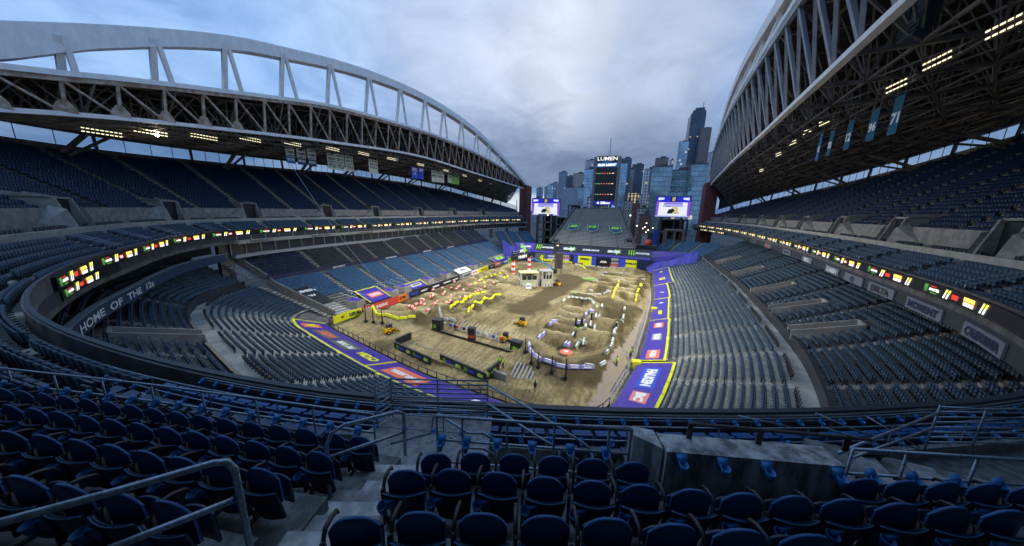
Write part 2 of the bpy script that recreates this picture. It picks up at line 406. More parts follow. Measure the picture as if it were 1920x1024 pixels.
Ea=[LOW.find(-52,38.3),LOW.find(-44,36),LOW.find(-36,34),LOW.find(-27,32),LOW.find(-17,31),LOW.find(-7,31.8)]
Ea+= [LOW.find(-0.2,35.5)]+[LOW.find(*p) for p in ((2.4,42.5),(3.9,49.5),(5.1,58),(6.5,68.5),(7.6,79),(8.6,89),(9.4,99),(10,110),(10.6,121),(11.2,131))]
BH=[('v',42,0),]
BALC=[LOW.find(*p) for p in ((4.4,53.5),(5.8,63),(7.2,74.5),(9.0,94),(10.1,115))]+[LOW.find(-40,35)]
def keepE(a,o):
    if o>17: 
        for b in BALC:
            if abs(a-b)<1.6 and o<24.5: return False
    return True
for i,(o,z) in enumerate(Sl[:-1]): row_seats(LOW,aSW,aE1,o+.45,z,Ea,3,gap=.5)
for i,(o,z) in enumerate(Su[:-1]): row_seats(LOW,aSW,aE1,o+.45,z,Ea,lambda a,o:(5 if a>Ea[6] else 3),gap=.5,keep=keepE)
for a in Ea: aisle_part(LOW,a,Sl,el,CONL,w=.9); aisle_part(LOW,a,Su,el,CON,w=.9)
# loose black chairs along the cross aisle
Sx=[(3.8,2.24),(4.6,2.57),(5.4,2.9)]; ax0,ax1=LOW.find(3.6,48.4),LOW.find(9.6,103)
terrace(LOW,ax0,ax1,Sx,0,'lowest_rows',TREADL,el,step=2.0)
for o,z in Sx[:-1]: row_seats(LOW,ax0,ax1,o+.45,z,Ea,3,gap=.5)
row_seats(LOW,aSW,aE1,o5+.35,z5,Ea,2,gap=1.2,sp=.8)
# sunken vomitory boxes in the rear tier
for b in BALC:
    mb=MB(); nn=LOW.nrm(b); t=np.array([nn[1],-nn[0]]); L=6.0
    ax=(np.array([*nn,0]),np.array([*t,0]),np.array([0,0,1.]))
    for sgn in(-1,1):
        c=LOW.at(b,Su[0][0]+L/2)+t*sgn*1.25; mb.hexa([(*(LOW.at(b,Su[0][0]-.3)+t*(sgn*1.1-.13)),8),(*(LOW.at(b,Su[0][0]-.3)+t*(sgn*1.1+.13)),8),(*(LOW.at(b,Su[0][0]+L)+t*(sgn*1.1+.13)),10),(*(LOW.at(b,Su[0][0]+L)+t*(sgn*1.1-.13)),10),(*(LOW.at(b,Su[0][0]-.3)+t*(sgn*1.1-.13)),9.3),(*(LOW.at(b,Su[0][0]-.3)+t*(sgn*1.1+.13)),9.3),(*(LOW.at(b,Su[0][0]+L)+t*(sgn*1.1+.13)),11.6),(*(LOW.at(b,Su[0][0]+L)+t*(sgn*1.1-.13)),11.6)])
    c=LOW.at(b,Su[0][0]+L); mb.box((c[0],c[1],10.6),(.25,2.3,2.0),0,ax=ax)
    v=mb.build('vomitory_walls',CONL,el)
# north-west corner stand seen below the ribbon
nl=thing('corner_stand','small block of blue seats at the far left corner beyond the finish arch','stand',(-62,160,0))
NWc=Curve([(-66,176),(-58,166),(-49,160),(-40,160)]); 
NWc=Curve([(-62,150),(-54,158),(-46,166)])
NWc.N=-NWc.N if NWc.nrm(1)[0]>0 else NWc.N
nr=[(.8*i,3.5+.42*i) for i in range(20)]
terrace(NWc,0,NWc.L,nr,0,'terrace',TREAD,nl)
for o,z in nr[:-1]: row_seats(NWc,0,NWc.L,o+.45,z,[NWc.L*.3,NWc.L*.62],0)
for q in (.3,.62): aisle_part(NWc,NWc.L*q,nr,nl,CONL)
nl=thing('corner_stand','small block of blue seats at the far right corner behind the purple cover','stand',(24,160,0))
NEc=Curve([(10,160),(20,152),(27,143)])
NEc.N=-NEc.N if NEc.nrm(1)[1]<0 else NEc.N
nr=[(.8*i,3.2+.42*i) for i in range(20)]
terrace(NEc,0,NEc.L,nr,0,'terrace',TREAD,nl)
for o,z in nr[:-1]: row_seats(NEc,0,NEc.L,o+.45,z,[NEc.L*.3,NEc.L*.62],0)
for q in (.3,.62): aisle_part(NEc,NEc.L*q,nr,nl,CONL)
# ================================================================== club deck (ribbon level) and upper decks
a_n0=0.0; a_n1=DK.L
f0=DK.find(-12.5,4.5); f1=DK.find(12.5,14)      # explicit foreground between these
u0=DK.find(-44,11); u1=DK.find(20.8,24.9)
cd=thing('club_deck','middle seating deck wrapping round the stadium behind the ribbon screens','stand',(-40,10,18))
Cr=[(.45+.8*i,18.15+.36*i) for i in range(6)]+[(5.0,20.4)]
for (p0,p1) in ((a_n0,f0),(f1,a_n1)):
    terrace(DK,p0,p1,Cr,0,'terrace',TREAD,cd,step=2.0)
    mb=MB(); strip(mb,DK,p0,p1,5.0,20.4,7.2,20.4,2.0); wallstrip(mb,DK,p0,p1,4.75,.2,19.9,21.0,2.0); mb.build('counter_wall',CONL,cd)
mb=MB(); wallstrip(mb,DK,a_n0,a_n1,.22,.2,17.3,19.0,1.5)
mb.build('parapet',COND,cd)
mb=MB(); wallstrip(mb,DK,a_n0,a_n1,.18,.16,19.0,19.06,1.5); mb.build('parapet_cap',DSTEEL,cd)
mb=MB(); wallstrip(mb,DK,a_n0,f0,.4,26,16.3,17.2,3.0); wallstrip(mb,DK,f1,a_n1,.4,26,16.3,17.2,3.0); wallstrip(mb,DK,f0,f1,.4,11,16.3,17.2,3.0); mb.build('deck_slab',COND,cd)
def aisles_between(C,a0,a1,w):
    n=max(1,round(abs(a1-a0)/w)); return [a0+(a1-a0)*(i+.0)/n for i in range(1,n)]
Wu=[DK.find(-74.5,y) for y in (29.9,36.5,44.7,53.8,62.0,71.0,81.4,92.4,105.1,116.4,129.8,145.9,158,170)]
Wu=sorted(Wu)+aisles_between(DK,max(Wu),u0,8.5)
Eu=aisles_between(DK,u1,a_n1,9.3)
for (p0,p1,ai) in ((a_n0,f0,Wu+aisles_between(DK,u0,f0,9)),(f1,a_n1,Eu+[DK.find(15,16.5)])):
    for o,z in Cr[:-1]: row_seats(DK,p0,p1,o+.42,z,ai,5)
    row_seats(DK,p0,p1,5.9,20.4,ai,2,sp=.62)
    for a in ai:
        if p0<a<p1: aisle_part(DK,a,Cr,cd,CONL)
# vertical stiffness rails at the aisle heads
mb=MB()
for a in Wu+Eu:
    p=DK.at(a,.6); nn=DK.nrm(a); t=np.array([nn[1],-nn[0]])
    for s_ in (-.55,.55):
        q0=p+t*s_; q1=DK.at(a,3.6)+t*s_; mb.tube([(q0[0],q0[1],19.0),(q0[0],q0[1],19.3),(q1[0],q1[1],20.6)],.03,5)
mb.build('aisle_rails',STEEL,cd)
def QW(a):
    y=DK.at(a)[1]; return float(np.interp(y,[5,16,24,45,86,122,150,175,189],[12,19,23,25.5,29,29,26,17,9]))
def QE(a):
    y=DK.at(a)[1]; return float(np.interp(y,[20,85,112,155,175,189],[34,33,27,20,14,8]))
def upper(name,label,a0,a1,ai,rise,Q,cx):
    ud=thing(name,label,'stand',cx)
    rows=[(7.4+.84*i,22.6+rise*i) for i in range(34)]
    kp=lambda a,o:o<=Q(a)
    terrace(DK,a0,a1,rows,0,'terrace',TREADD,ud,keep=kp,step=2.5)
    for o,z in rows[:-1]: row_seats(DK,a0,a1,o+.45,z,ai,1,keep=lambda a,q:kp(a,q+.4))
    for a in ai: aisle_part(DK,a,rows,ud,CON,w=1.15,keep=kp)
    mb=MB(); wallstrip(mb,DK,a0,a1,7.15,.25,20.4,23.1,2.0); mb.build('front_wall',CON,ud)
    # rear wall + glass windscreen
    bw=MB(); gl=MB(); ps=MB(); A=DK.seg(a0,a1,2.4)
    for i in range(len(A)-1):
        q0=Q(A[i]);q1=Q(A[i+1]); P=DK.at(A[i],q0+.3);R=DK.at(A[i+1],q1+.3); zz0=22.6+rise*(q0-7.4)/.84; zz1=22.6+rise*(q1-7.4)/.84
        bw.hexa([(P[0],P[1],17),(R[0],R[1],17),(*DK.at(A[i+1],q1+.6),17),(*DK.at(A[i],q0+.6),17),(P[0],P[1],zz0+.9),(R[0],R[1],zz1+.9),(*DK.at(A[i+1],q1+.6),zz1+.9),(*DK.at(A[i],q0+.6),zz0+.9)])
        gl.hexa([(P[0],P[1],zz0+.95),(R[0],R[1],zz1+.95),(*DK.at(A[i+1],q1+.33),zz1+.95),(*DK.at(A[i],q0+.33),zz0+.95),(P[0],P[1],zz0+3.3),(R[0],R[1],zz1+3.3),(*DK.at(A[i+1],q1+.33),zz1+3.3),(*DK.at(A[i],q0+.33),zz0+3.3)])
        ps.beam((P[0],P[1],zz0+.8),(P[0],P[1],zz0+3.5),.09); ps.beam((P[0],P[1],zz0+3.35),(R[0],R[1],zz1+3.35),.14)
        if i%4==0:
            Pi=DK.at(A[i],q0-.2); ps.beam((Pi[0],Pi[1],zz0),(P[0],P[1],zz0+7.5),.4)
    bw.build('rear_wall',COND,ud); gl.build('windscreen',GLS,ud); ps.build('windscreen_posts',DSTEEL,ud)
    # vomitories
    for a in ai[1::2]:
        v=MB(); nn=DK.nrm(a); t=np.array([nn[1],-nn[0]]); ax=(np.array([*t,0]),np.array([*nn,0]),np.array([0,0,1.]))
        for s_ in(-1,1):
            c=DK.at(a,8.2)+t*s_*1.55
            v.hexa([(*(DK.at(a,5.6)+t*s_*1.4),20.4),(*(DK.at(a,5.6)+t*s_*1.7),20.4),(*(DK.at(a,10)+t*s_*1.7),20.4),(*(DK.at(a,10)+t*s_*1.4),20.4),
                    (*(DK.at(a,6.6)+t*s_*1.4),24.2),(*(DK.at(a,6.6)+t*s_*1.7),24.2),(*(DK.at(a,10)+t*s_*1.7),24.9),(*(DK.at(a,10)+t*s_*1.4),24.9)])
            # splayed wing ramp down to the walkway
            v.hexa([(*(DK.at(a,5.2)+t*s_*1.72),20.4),(*(DK.at(a,5.2)+t*s_*5.0),20.4),(*(DK.at(a,7.12)+t*s_*5.0),20.4),(*(DK.at(a,7.12)+t*s_*1.72),20.4),
                    (*(DK.at(a,5.9)+t*s_*1.72),23.0),(*(DK.at(a,6.6)+t*s_*4.2),20.7),(*(DK.at(a,7.12)+t*s_*5.0),21.0),(*(DK.at(a,7.12)+t*s_*1.72),23.4)])
        c=DK.at(a,8.4); v.box((c[0],c[1],24.25),(3.4,3.2,.25),ax=ax)
        vv=v.build('vomitory',CON,ud)
        d=MB(); c=DK.at(a,6.95); d.box((c[0],c[1],22.2),(2.8,.15,3.6),ax=ax); d.build('doorway',BLK,vv)
    return ud
GLS=mat('windscreen_glass',(.42,.55,.72),.1,alpha=.28)
UW=upper('upper_deck','steep upper deck of dark navy seats under the left roof',0.5,u0,Wu,.5,QW,(-95,90,24))
UE=upper('upper_deck','steep upper deck of dark navy seats under the right roof',u1,a_n1-.5,Eu,.57,QE,(55,90,24))
# ---- suite level below the deck
sg=thing('suite_level','glazed suite level tucked under the middle deck','balcony',(-70,60,14))
mb=MB(); fr=MB(); A0=0.5; A1=DK.find(-72.3,35.5)
wallstrip(mb,DK,A0,A1,1.2,.2,13.4,16.3,3); mb.build('glazing',mat('suite_glass',(.03,.035,.04),.15),sg)
wallstrip(fr,DK,A0,A1,.3,.9,13.3,14.0,3)
mb=MB(); wallstrip(mb,DK,A0,A1,-.7,1.0,16.2,16.9,3); mb.build('balcony_front',CONL,sg)
for a in DK.seg(A0,A1,3.1):
    p=DK.at(a,-.5); fr.beam((p[0],p[1],16.8),(p[0],p[1],17.9),.1); p=DK.at(a,1.1); fr.beam((p[0],p[1],14),(p[0],p[1],16.3),.12)
fr.build('mullions',STEEL,sg)
mb=MB()
for a in DK.seg(A0+6,A1-5,14): 
    p=DK.at(a,-.74); nn=DK.nrm(a); t=np.array([-nn[1],nn[0],0]); put_text(mb,'VERIZON LOUNGE' if 0 else 'CLUB LEVEL SUITES',(p[0],p[1],16.55),t if t[1]>0 else -t,np.array([0,0,1.]),5,.4,0,.03)
mb.build('lettering',DKB,sg)
mb=MB()
for a in DK.seg(A0,A1,15.5): p=DK.at(a,2.5); mb.prism([(p[0]-.6,p[1]-1.1),(p[0]+.6,p[1]-1.1),(p[0]+.6,p[1]+1.1),(p[0]-.6,p[1]+1.1)],8,16.3)
mb.build('columns',COND,sg)
# wall with lettering HOME OF THE 12s in the left corner
hw=thing('lettered_wall','dark blue wall under the left corner deck reading HOME OF THE 12s','wall',(-50,16,13))
b0=DK.find(-72.3,35.5)+2; b1=DK.find(-35,7)
mb=MB(); wallstrip(mb,DK,b0,b1,.55,.3,13.1,14.5,1.5); mb.build('panel',mat('navy_panel',(.02,.045,.09),.5),hw)
mb=MB(); wallstrip(mb,DK,b0,b1,.45,.5,14.5,14.58,1.5); wallstrip(mb,DK,b0,b1,.45,.35,16.75,16.95,1.5); mb.build('trim',STEEL,hw)
mb=MB(); wallstrip(mb,DK,b0,b1,2.8,.3,14.5,16.3,2); mb.build('recess',BLK,hw)
mb=MB()
V,Fs=text2d('HOME  OF  THE  12s',.02,3); 
def pxof(a):
    p=DK.at(a,.49); c=RC.T@(np.array([p[0],p[1],13.75])-CAM); return CX+F*c[0]/c[2]
_as=np.linspace(DK.find(-70,30),DK.find(-33,6.5),300); _px=np.array([pxof(a) for a in _as]); c0=_as[np.argmin(np.abs(_px-288))]; cE=_as[np.argmin(np.abs(_px-152))]; sc_=.76
def onH(u,v,o=.49):
    p=DK.at(u,o); return (p[0],p[1],v)
tw=V[:,0].max(); Lx=cE-c0
# text must read left-to-right from inside: travelling back toward the north-west
V2=[onH(c0+Lx-a/tw*Lx,13.35+b*sc_) for a,b in V]; mb.add(V2,Fs); mb.build('lettering',WHT,hw)
# ---- south-east supports for the bowl
# ================================================================== seats: everything far away as one object
def seat_geo(lod):
    Q=[]; mi=[]
    def bx(x0,x1,y0,y1,z0,z1,m,sk=0.0,top=True):
        # local: y+ = facing direction, x = along row ; skew back (sk) in y at top
        p=[(x0,y0,z0),(x1,y0,z0),(x1,y1,z0),(x0,y1,z0),(x0,y0-sk,z1),(x1,y0-sk,z1),(x1,y1-sk,z1),(x0,y1-sk,z1)]
        f=[(4,5,6,7),(0,1,5,4),(1,2,6,5),(2,3,7,6),(3,0,4,7)]
        b=len(Q); Q.append((p,f,m))
    bx(-.23,.23,-.16,-.10,.38,.84,0,.06)
    bx(-.22,.22,-.06,.04,.34,.78,0,.02)       # folded pan
    if lod:
        bx(-.27,-.235,-.12,.22,.58,.63,1)
        bx(-.05,.05,-.1,0,.0,.36,1)
    V=[];F_=[];M=[];b=0
    for p,f,m in Q:
        V+=p; F_+=[tuple(b+i for i in q) for q in f]; M+=[m]*len(f); b+=len(p)
    return np.array(V),np.array(F_),np.array(M)
S=np.array(SEATS); dist=np.hypot(S[:,0],S[:,1])
# foreground zone is built by hand
vis=dist>0
# keep the nearest ones for individual objects
order=np.argsort(dist); NEARN=110
def inview(s):
    c=RC.T@(np.array([s[0],s[1],s[2]+.6])-CAM)
    if c[2]<.3: return False
    px=CX+F*c[0]/c[2]; py=CY+F*c[1]/c[2]; return -20<px<1940 and 0<py<1040
near=[]
for i in order:
    if len(near)>=NEARN: break
    if inview(S[i]): near.append(i)
nearset=np.zeros(len(S),bool); nearset[near]=True
DECKS=mat('seat_deck',(.014,.042,.075),.5)
CLSM=[BLUE,NAVY,BLACK,mat('seat_slate',(.03,.065,.11),.5)]
V0,F0,M0=seat_geo(True)
def merged():
    parts=[]
    for sel,lod in ((~nearset&(dist<=45),True),(~nearset&(dist>45),False)):
        V0,F0,M0=seat_geo(lod); Z=S[sel]; n=len(Z)
        h=Z[:,3]-math.pi/2+RNG.normal(0,.02,n); c,s_=np.cos(h),np.sin(h)
        X=V0[None,:,0]*c[:,None]-V0[None,:,1]*s_[:,None]+Z[:,0:1]; Y=V0[None,:,0]*s_[:,None]+V0[None,:,1]*c[:,None]+Z[:,1:2]; ZZ=np.repeat(V0[None,:,2],n,0)+Z[:,2:3]
        parts.append((np.stack([X,Y,ZZ],2).reshape(-1,3),(F0[None]+(np.arange(n)*len(V0))[:,None,None]).reshape(-1,4),np.where(M0[None]==0,Z[:,4:5].astype(int),4).reshape(-1)))
    b=len(parts[0][0]); V=np.concatenate([parts[0][0],parts[1][0]]); Fc=np.concatenate([parts[0][1],parts[1][1]+b]); M=np.concatenate([parts[0][2],parts[1][2]])
    return npmesh('stadium_seats',V,Fc,M,CLSM+[RUB,DECKS])
tag(merged(),'thousands of folded stadium seats filling the distant decks in blue, navy and black','seats',kind='stuff')
print('SEATS',len(S))
P_SPOT=36000
# ================================================================== roofs: arch, front truss, ribs, deck
def itp(tab,y):
    t=np.array(tab,float); return [float(np.interp(y,t[:,0],t[:,k])) for k in range(1,t.shape[1])]
def smooth_tab(tab,n=6):
    P=smooth(np.array(tab,float),n); return P
WB=smooth_tab([(-6,-72,33.0),(4,-74,33.6),(14,-75,34.8),(23,-75.5,36.4),(37,-76,38.2),(61,-76,40.7),(98,-76,43.3),(140,-75.5,42.3),(180,-73,40.6),(203,-69.5,39.0)])
WT=smooth_tab([(-6,-71.5,36.5),(4,-73,37.6),(15,-74,39.0),(26,-74.5,41.6),(44,-75,45.4),(61,-75,48.6),(80,-75,50.3),(109,-75,51.8),(150,-74.5,50.6),(180,-72.5,46.8),(204,-69.3,41.8)])
WA=smooth_tab([(-12,-70.5,35.5),(4,-74,39.6),(16,-75,45.0),(22.5,-75,48.0),(32,-75,52.0),(42,-75,55.6),(52.5,-75,58.2),(64,-75,60.8),(78,-75,63.0),(96,-75,64.6),(118,-75,64.6),(142,-74.5,62.2),(165,-73.5,57.0),(185,-71.5,50.5),(200,-69.8,44.5),(206,-69,41.5)])
EB=smooth_tab([(-4,12.6,38.0),(14,15,39.2),(34,17.6,39.8),(49,19.6,39.9),(61,21.2,40.0),(78,23.5,40.1),(110.5,27.8,40.5),(140,32,40.6),(171,36,40.0),(190,38.6,39.0)])
ET=smooth_tab([(-4,9.8,41.0),(14,12,44.0),(34,14.6,46.8),(51,16.9,49.2),(62,18.4,50.4),(85,21.2,51.7),(114,25.1,53.0),(149,30.1,51.6),(171,34,48.0),(190,38,41.6)])
EA=smooth_tab([(-12,8.5,38),(0,11.5,42),(20,15.4,49.5),(40,17.8,54.6),(60,20.0,58.6),(78,21.9,60.8),(104,25,63.0),(134,29.2,61.6),(160,33.2,55.4),(178,36.6,48.5),(191,38.8,41.5)])
def build_roof(nm,label,B,T,A,side,Q,a_of,rise,ynodes,xend,step=5.2):
    root=thing('stadium_roof',label,'roof',(side*60,90,40))
    f=lambda tab,y:np.array([np.interp(y,tab[:,0],tab[:,1]),y,np.interp(y,tab[:,0],tab[:,2])])
    y0,y1=B[0,0],B[-1,0]
    ys=np.arange(y0,y1-1,step)
    # chords
    mb=MB(); 
    for i in range(len(ys)-1): mb.beam(f(B,ys[i]),f(B,ys[i+1]),.75,.6,ext=.05)
    mb.beam(f(B,ys[-1]),f(B,y1),.75,.6); mb.build('bottom_chord',WSTEEL,root)
    mb=MB()
    for i in range(len(ys)-1): mb.beam(f(T,ys[i])+[0,0,.1],f(T,ys[i+1])+[0,0,.1],.6,.6,ext=.05)
    mb.beam(f(T,ys[-1])+[0,0,.1],f(T,y1),.6,.6); mb.build('top_chord',TSTEEL if side<0 else STEEL,root)
    mb=MB()
    for i in range(len(ys)-1):
        p,q=f(T,ys[i]),f(T,ys[i+1]); mb.beam(p+[-side*.55,0,.75],q+[-side*.55,0,.75],.12,.7,ext=.03)
    mb.build('roof_edge',WSTEEL,root)
    wm=TSTEEL if side<0 else mat('grey_steel',(.34,.36,.40),.5,var=.15,scale=.8)
    big=.42 if side<0 else .5
    for i in range(len(ys)-1):
        b=MB().beam(f(B,ys[i]),f(T,ys[i]),big*.9,big*.8).build('truss_post',wm,root)
        b=MB().beam(f(T,ys[i]),f(B,ys[i+1]),big*.75,big*.65).build('truss_diagonal',wm,root)
        if i<10 and side<0:
            g=f(B,ys[i]); mb=MB().plate(g+[.3,0,.2],(0,1,0),(0,0,1),[(-1.1,0),(1.1,0),(.9,.8),(.35,1.6),(-.35,1.6),(-.9,.8)],.12); mb.build('gusset_plate',wm,root)
    # rear line
    def rear(y,extra=0.0):
        a=a_of(f(B,y)[0],min(y,188)); q=Q(a)+1.2; p=DK.at(a,q); z=22.6+rise*(Q(a)-7.4)/.84+3.7
        return np.array([p[0],p[1],z+extra])
    # second truss plane and radial ribs
    ry=np.arange(y0+2,y1-4,9.0)
    for i,y in enumerate(ry):
        mb=MB(); b0=f(B,y);t0=f(T,y); r0=rear(y) if y>8 or side>0 else None
        if r0 is None: 
            r0=np.array([b0[0]+side*18,y-6,33.0])
        r1=r0+[0,0,3.2]
        n=9; lo=[b0+(r0-b0)*k/n+np.array([0,0,-1.4*math.sin(math.pi*k/n)]) for k in range(n+1)]; hi=[t0+(r1-t0)*k/n for k in range(n+1)]
        for k in range(n):
            mb.beam(lo[k],lo[k+1],.4,.4); mb.beam(hi[k],hi[k+1],.4,.4)
            mb.beam(lo[k],hi[k+1],.24,.24) if k%2 else mb.beam(hi[k],lo[k+1],.24,.24)
            if k: mb.beam(lo[k],hi[k],.2,.2)
        mb.build('roof_rib',BSTEEL,root)
        # tree strut from stand to rib
        if i%2==0 and 8<y<180:
            s0=rear(y,-6.5); m_=lo[5]; mb=MB(); mb.beam(s0,lo[6],.55,.55); mb.beam(s0,lo[4],.35,.35); mb.build('prop',BSTEEL,root)
    # longitudinals + cross bracing
    def pt(y,k,n=9,up=False):
        b0=f(B,y);t0=f(T,y); r0=rear(y) if y>8 or side>0 else np.array([b0[0]+side*18,y-6,33.0]); r1=r0+[0,0,3.2]
        return t0+(r1-t0)*k/n if up else b0+(r0-b0)*k/n+np.array([0,0,-1.4*math.sin(math.pi*k/n)])
    for k in (1,2,3,4,5,6,7,8,9):
        mb=MB()
        for i in range(len(ry)-1):
            ya,yb=ry[i],ry[i+1]; ym=(ya+yb)/2
            mb.beam(pt(ya,k),pt(yb,k),.26,.26)
            if k%2==1: mb.beam(pt(ya,k,up=True),pt(yb,k,up=True),.26,.26)
            a_=(pt(ya,k)+pt(yb,k))/2; u_=(pt(ya,k,up=True)+pt(yb,k,up=True))/2
            mb.beam(pt(ya,k),u_,.17,.17); mb.beam(u_,pt(yb,k),.17,.17)
            if k<9:
                mb.beam(pt(ya,k),pt(yb,k+1),.15,.15); mb.beam(pt(yb,k),pt(ya,k+1),.15,.15)
        tag(mb.build('roof_bracing',BSTEEL,root),kind='stuff')
    # deck sheet
    mb=MB(); yy=np.concatenate([np.arange(y0,y1,6.0),[y1]])
    for i in range(len(yy)-1):
        for k in range(6):
            q=[pt(yy[i],k,6,True),pt(yy[i+1],k,6,True),pt(yy[i+1],k+1,6,True),pt(yy[i],k+1,6,True)]
            mb.hexa([p+[0,0,.45] for p in q]+[p+[0,0,.85] for p in q])
    mb.build('roof_sheeting',ROOF,root)
    mb=MB()
    for i in range(len(yy)-1):
        a_,b_=pt(yy[i],9),pt(yy[i+1],9); c_,d_=pt(yy[i+1],6,6,True),pt(yy[i],6,6,True); mb.hexa([a_-[0,0,.5],b_-[0,0,.5],b_-[side*.3,0,.5],a_-[side*.3,0,.5],d_+[0,0,.8],c_+[0,0,.8],c_+[-side*.3,0,.8],d_+[-side*.3,0,.8]])
    mb.build('rear_fascia',ROOF,root)
    # arch: box girder
    mb=MB(); ya=np.linspace(A[0,0],A[-1,0],64); w=1.5
    for i in range(len(ya)-1):
        p,q=f(A,ya[i]),f(A,ya[i+1]); w_=1.35 if side<0 else 1.2
        d=(q-p)/np.linalg.norm(q-p); nn=np.array([0,-d[2],d[1]]); dep=2.5
        if side<0: dep=float(np.interp(ya[i],[14,22,31,42,70,200],[3.9,2.9,2.4,2.2,2.1,2.0])); dep2=float(np.interp(ya[i+1],[14,22,31,42,70,200],[3.9,2.9,2.4,2.2,2.1,2.0]))
        else: dep2=dep
        mb.hexa([p+[w_,0,0]-nn*dep,p-[w_,0,0]-nn*dep,q-[w_,0,0]-nn*dep2,q+[w_,0,0]-nn*dep2,p+[w_,0,0],p-[w_,0,0],q-[w_,0,0],q+[w_,0,0]])
    mb.build('arch',WSTEEL,root)
    for y in ynodes:
        p=f(A,y)-([-1.3,0,1.5] if side<0 else [0,0,2.0]); 
        b=f(T,y)+[side*.8,0,.8]; b[0]-=side*0.0
        MB().beam(p,b,.75,.6,up=(1,0,0)).build('hanger',WSTEEL,root)
        c=f(T,min(y+(float(np.interp(y,[20,30,50,100],[.9,1.8,3.0,4.2])) if side<0 else 3.4),y1-1))+[-side*.2,0,.8]
        MB().beam(p+[0,.5,.2],c,.6,.5,up=(1,0,0)).build('hanger',WSTEEL,root)
    return root
wroof=build_roof('w','white arched stadium roof over the left stands, tan truss beneath the arch','',0,0,0,0,0,0,0,0) if False else build_roof('w','white arched roof over the left stands with open tan truss',WB,WT,WA,-1,QW,lambda X,y:DK.find(-75,y),.5,[20.5,29.8,39.6,50.2,61.6,74,87,100,112,126,140,153,165,176,186],0)
eroof=build_roof('e','dark trussed roof over the right stands rising out of the frame',EB,ET,EA,1,QE,lambda X,y:DK.find(26+y*.1,y),.57,[10,22,34,46,58,70,82,94,106,118,130,142,154,165,176],0,5.6)
for (x_,y_,zt,l) in ((-69.4,205.5,41.5,'tall brick pier carrying the far end of the left arch'),(39.3,191.5,41,'tall brick pier carrying the far end of the right arch')):
    t=thing('arch_pier',l,'pier',(x_,y_,0)); MB().prism([(x_-3,y_-4),(x_+2.6,y_-4),(x_+3,y_+5),(x_-3,y_+5)],0,zt-1).build('pier_shaft',BRICK,t)
    MB().prism([(x_-2.6,y_-3.6),(x_+2.4,y_-3.6),(x_+2.4,y_+4.6),(x_-2.6,y_+4.6)],zt-1,zt-.2).build('bearing_block',BRICK,t)
# ------------------------------------------------------------------ flood lights
LMP=mat('lamp_lit',(.9,.88,.8),.5,emit=(1,.88,.52),es=1.7); LMPB=mat('lamp_bright',(1,1,1),.5,emit=(1,.95,.72),es=60)
HOOD=mat('lamp_hood',(.30,.28,.2),.5)
def flood(x_,y_,z_,label,L=4.2,side=-1,n=9,bright=False):
    t=thing('floodlight_array',label,'floodlight',(0,0,0),0,'floodlight arrays under the stadium roofs')
    MB().beam((0,-L/2-.4,0),(0,L/2+.4,0),.12).beam((0,-L/2-.4,.55),(0,L/2+.4,.55),.1).beam((0,-L/2,0),(0,-L/2,1.2),.08).beam((0,L/2,0),(0,L/2,1.2),.08).build('rack',HOOD,t)
    for r_ in (0,1):
        for k in range(n):
            yy=-L/2+(k+.5)*L/n; o=MB().box((-side*(.18+.1*r_),yy,-.12+.5*r_),(.3,L/n*.72,.2)).build('lamp_head',HOOD,t)
            MB().box((-side*(.345+.1*r_),yy,-.15+.5*r_),(.03,L/n*.66,.12)).build('lamp_lens',LMP,o)
    if bright: MB().lathe((.62,.6,-.25),[(.02,-.28),(.2,-.2),(.28,0),(.2,.2),(.02,.28)],10).build('lit_lamp',LMPB,t)
    t.location=(x_,y_,z_); return t
def spot(x_,y_,z_,tx,ty,P,ang=95,blend=.9,col=(1,.965,.86),nm='floodlight'):
    l=D.lights.new(nm,'SPOT'); l.energy=P; l.spot_size=math.radians(ang); l.spot_blend=blend; l.shadow_soft_size=.35; l.color=col
    o=D.objects.new(nm,l); COL.objects.link(o); o.location=(x_,y_,z_); o.rotation_euler=Vector((tx-x_,ty-y_,-z_)).to_track_quat('-Z','Y').to_euler()
WLs=[(24.2,34.9),(29.7,36.2),(37,37.0),(45,38.3),(54.2,39.2),(65.2,40.0),(76,40.6),(88,41),(104,41.3),(122,41.3),(139,41.0),(156,40.2),(171,39.4)]
ordn=['nearest','second nearest','third','fourth','fifth','sixth','seventh','eighth','ninth','tenth','eleventh','twelfth','farthest']
for i,(y,z) in enumerate(WLs):
    flood(-80,y,z-.3,('one very bright lamp on the ' if i==1 else '')+ordn[i]+' floodlight rack under the left roof',bright=(i==1))
ELs=[(24.7,36.1,37.9),(25.7,43.2,38.4),(26.7,49.5,38.4),(29.8,70.2,39.8),(31,78.5,40.2),(32.4,87.4,39.9),(34,98.4,39.3),(36.7,116.4,37.6)]
for i,(a,b,c) in enumerate(ELs): flood(a,b,c,(ordn[i] if i<7 else 'farthest')+' floodlight rack under the right roof',side=1,L=3.0,n=6)
for i,(y,z) in enumerate(WLs):
    if i in(1,3,4,5,6,7,8,9,10): spot(-78.6,y,z-.9,-20,max(48,min(125,y*.9+14)),P_SPOT*(.55+y/90),80)
for i,(a,b,c) in enumerate(ELs): spot(a-1.2,b,c-.9,-24,50+i*10,P_SPOT*(.5+b/80),80)
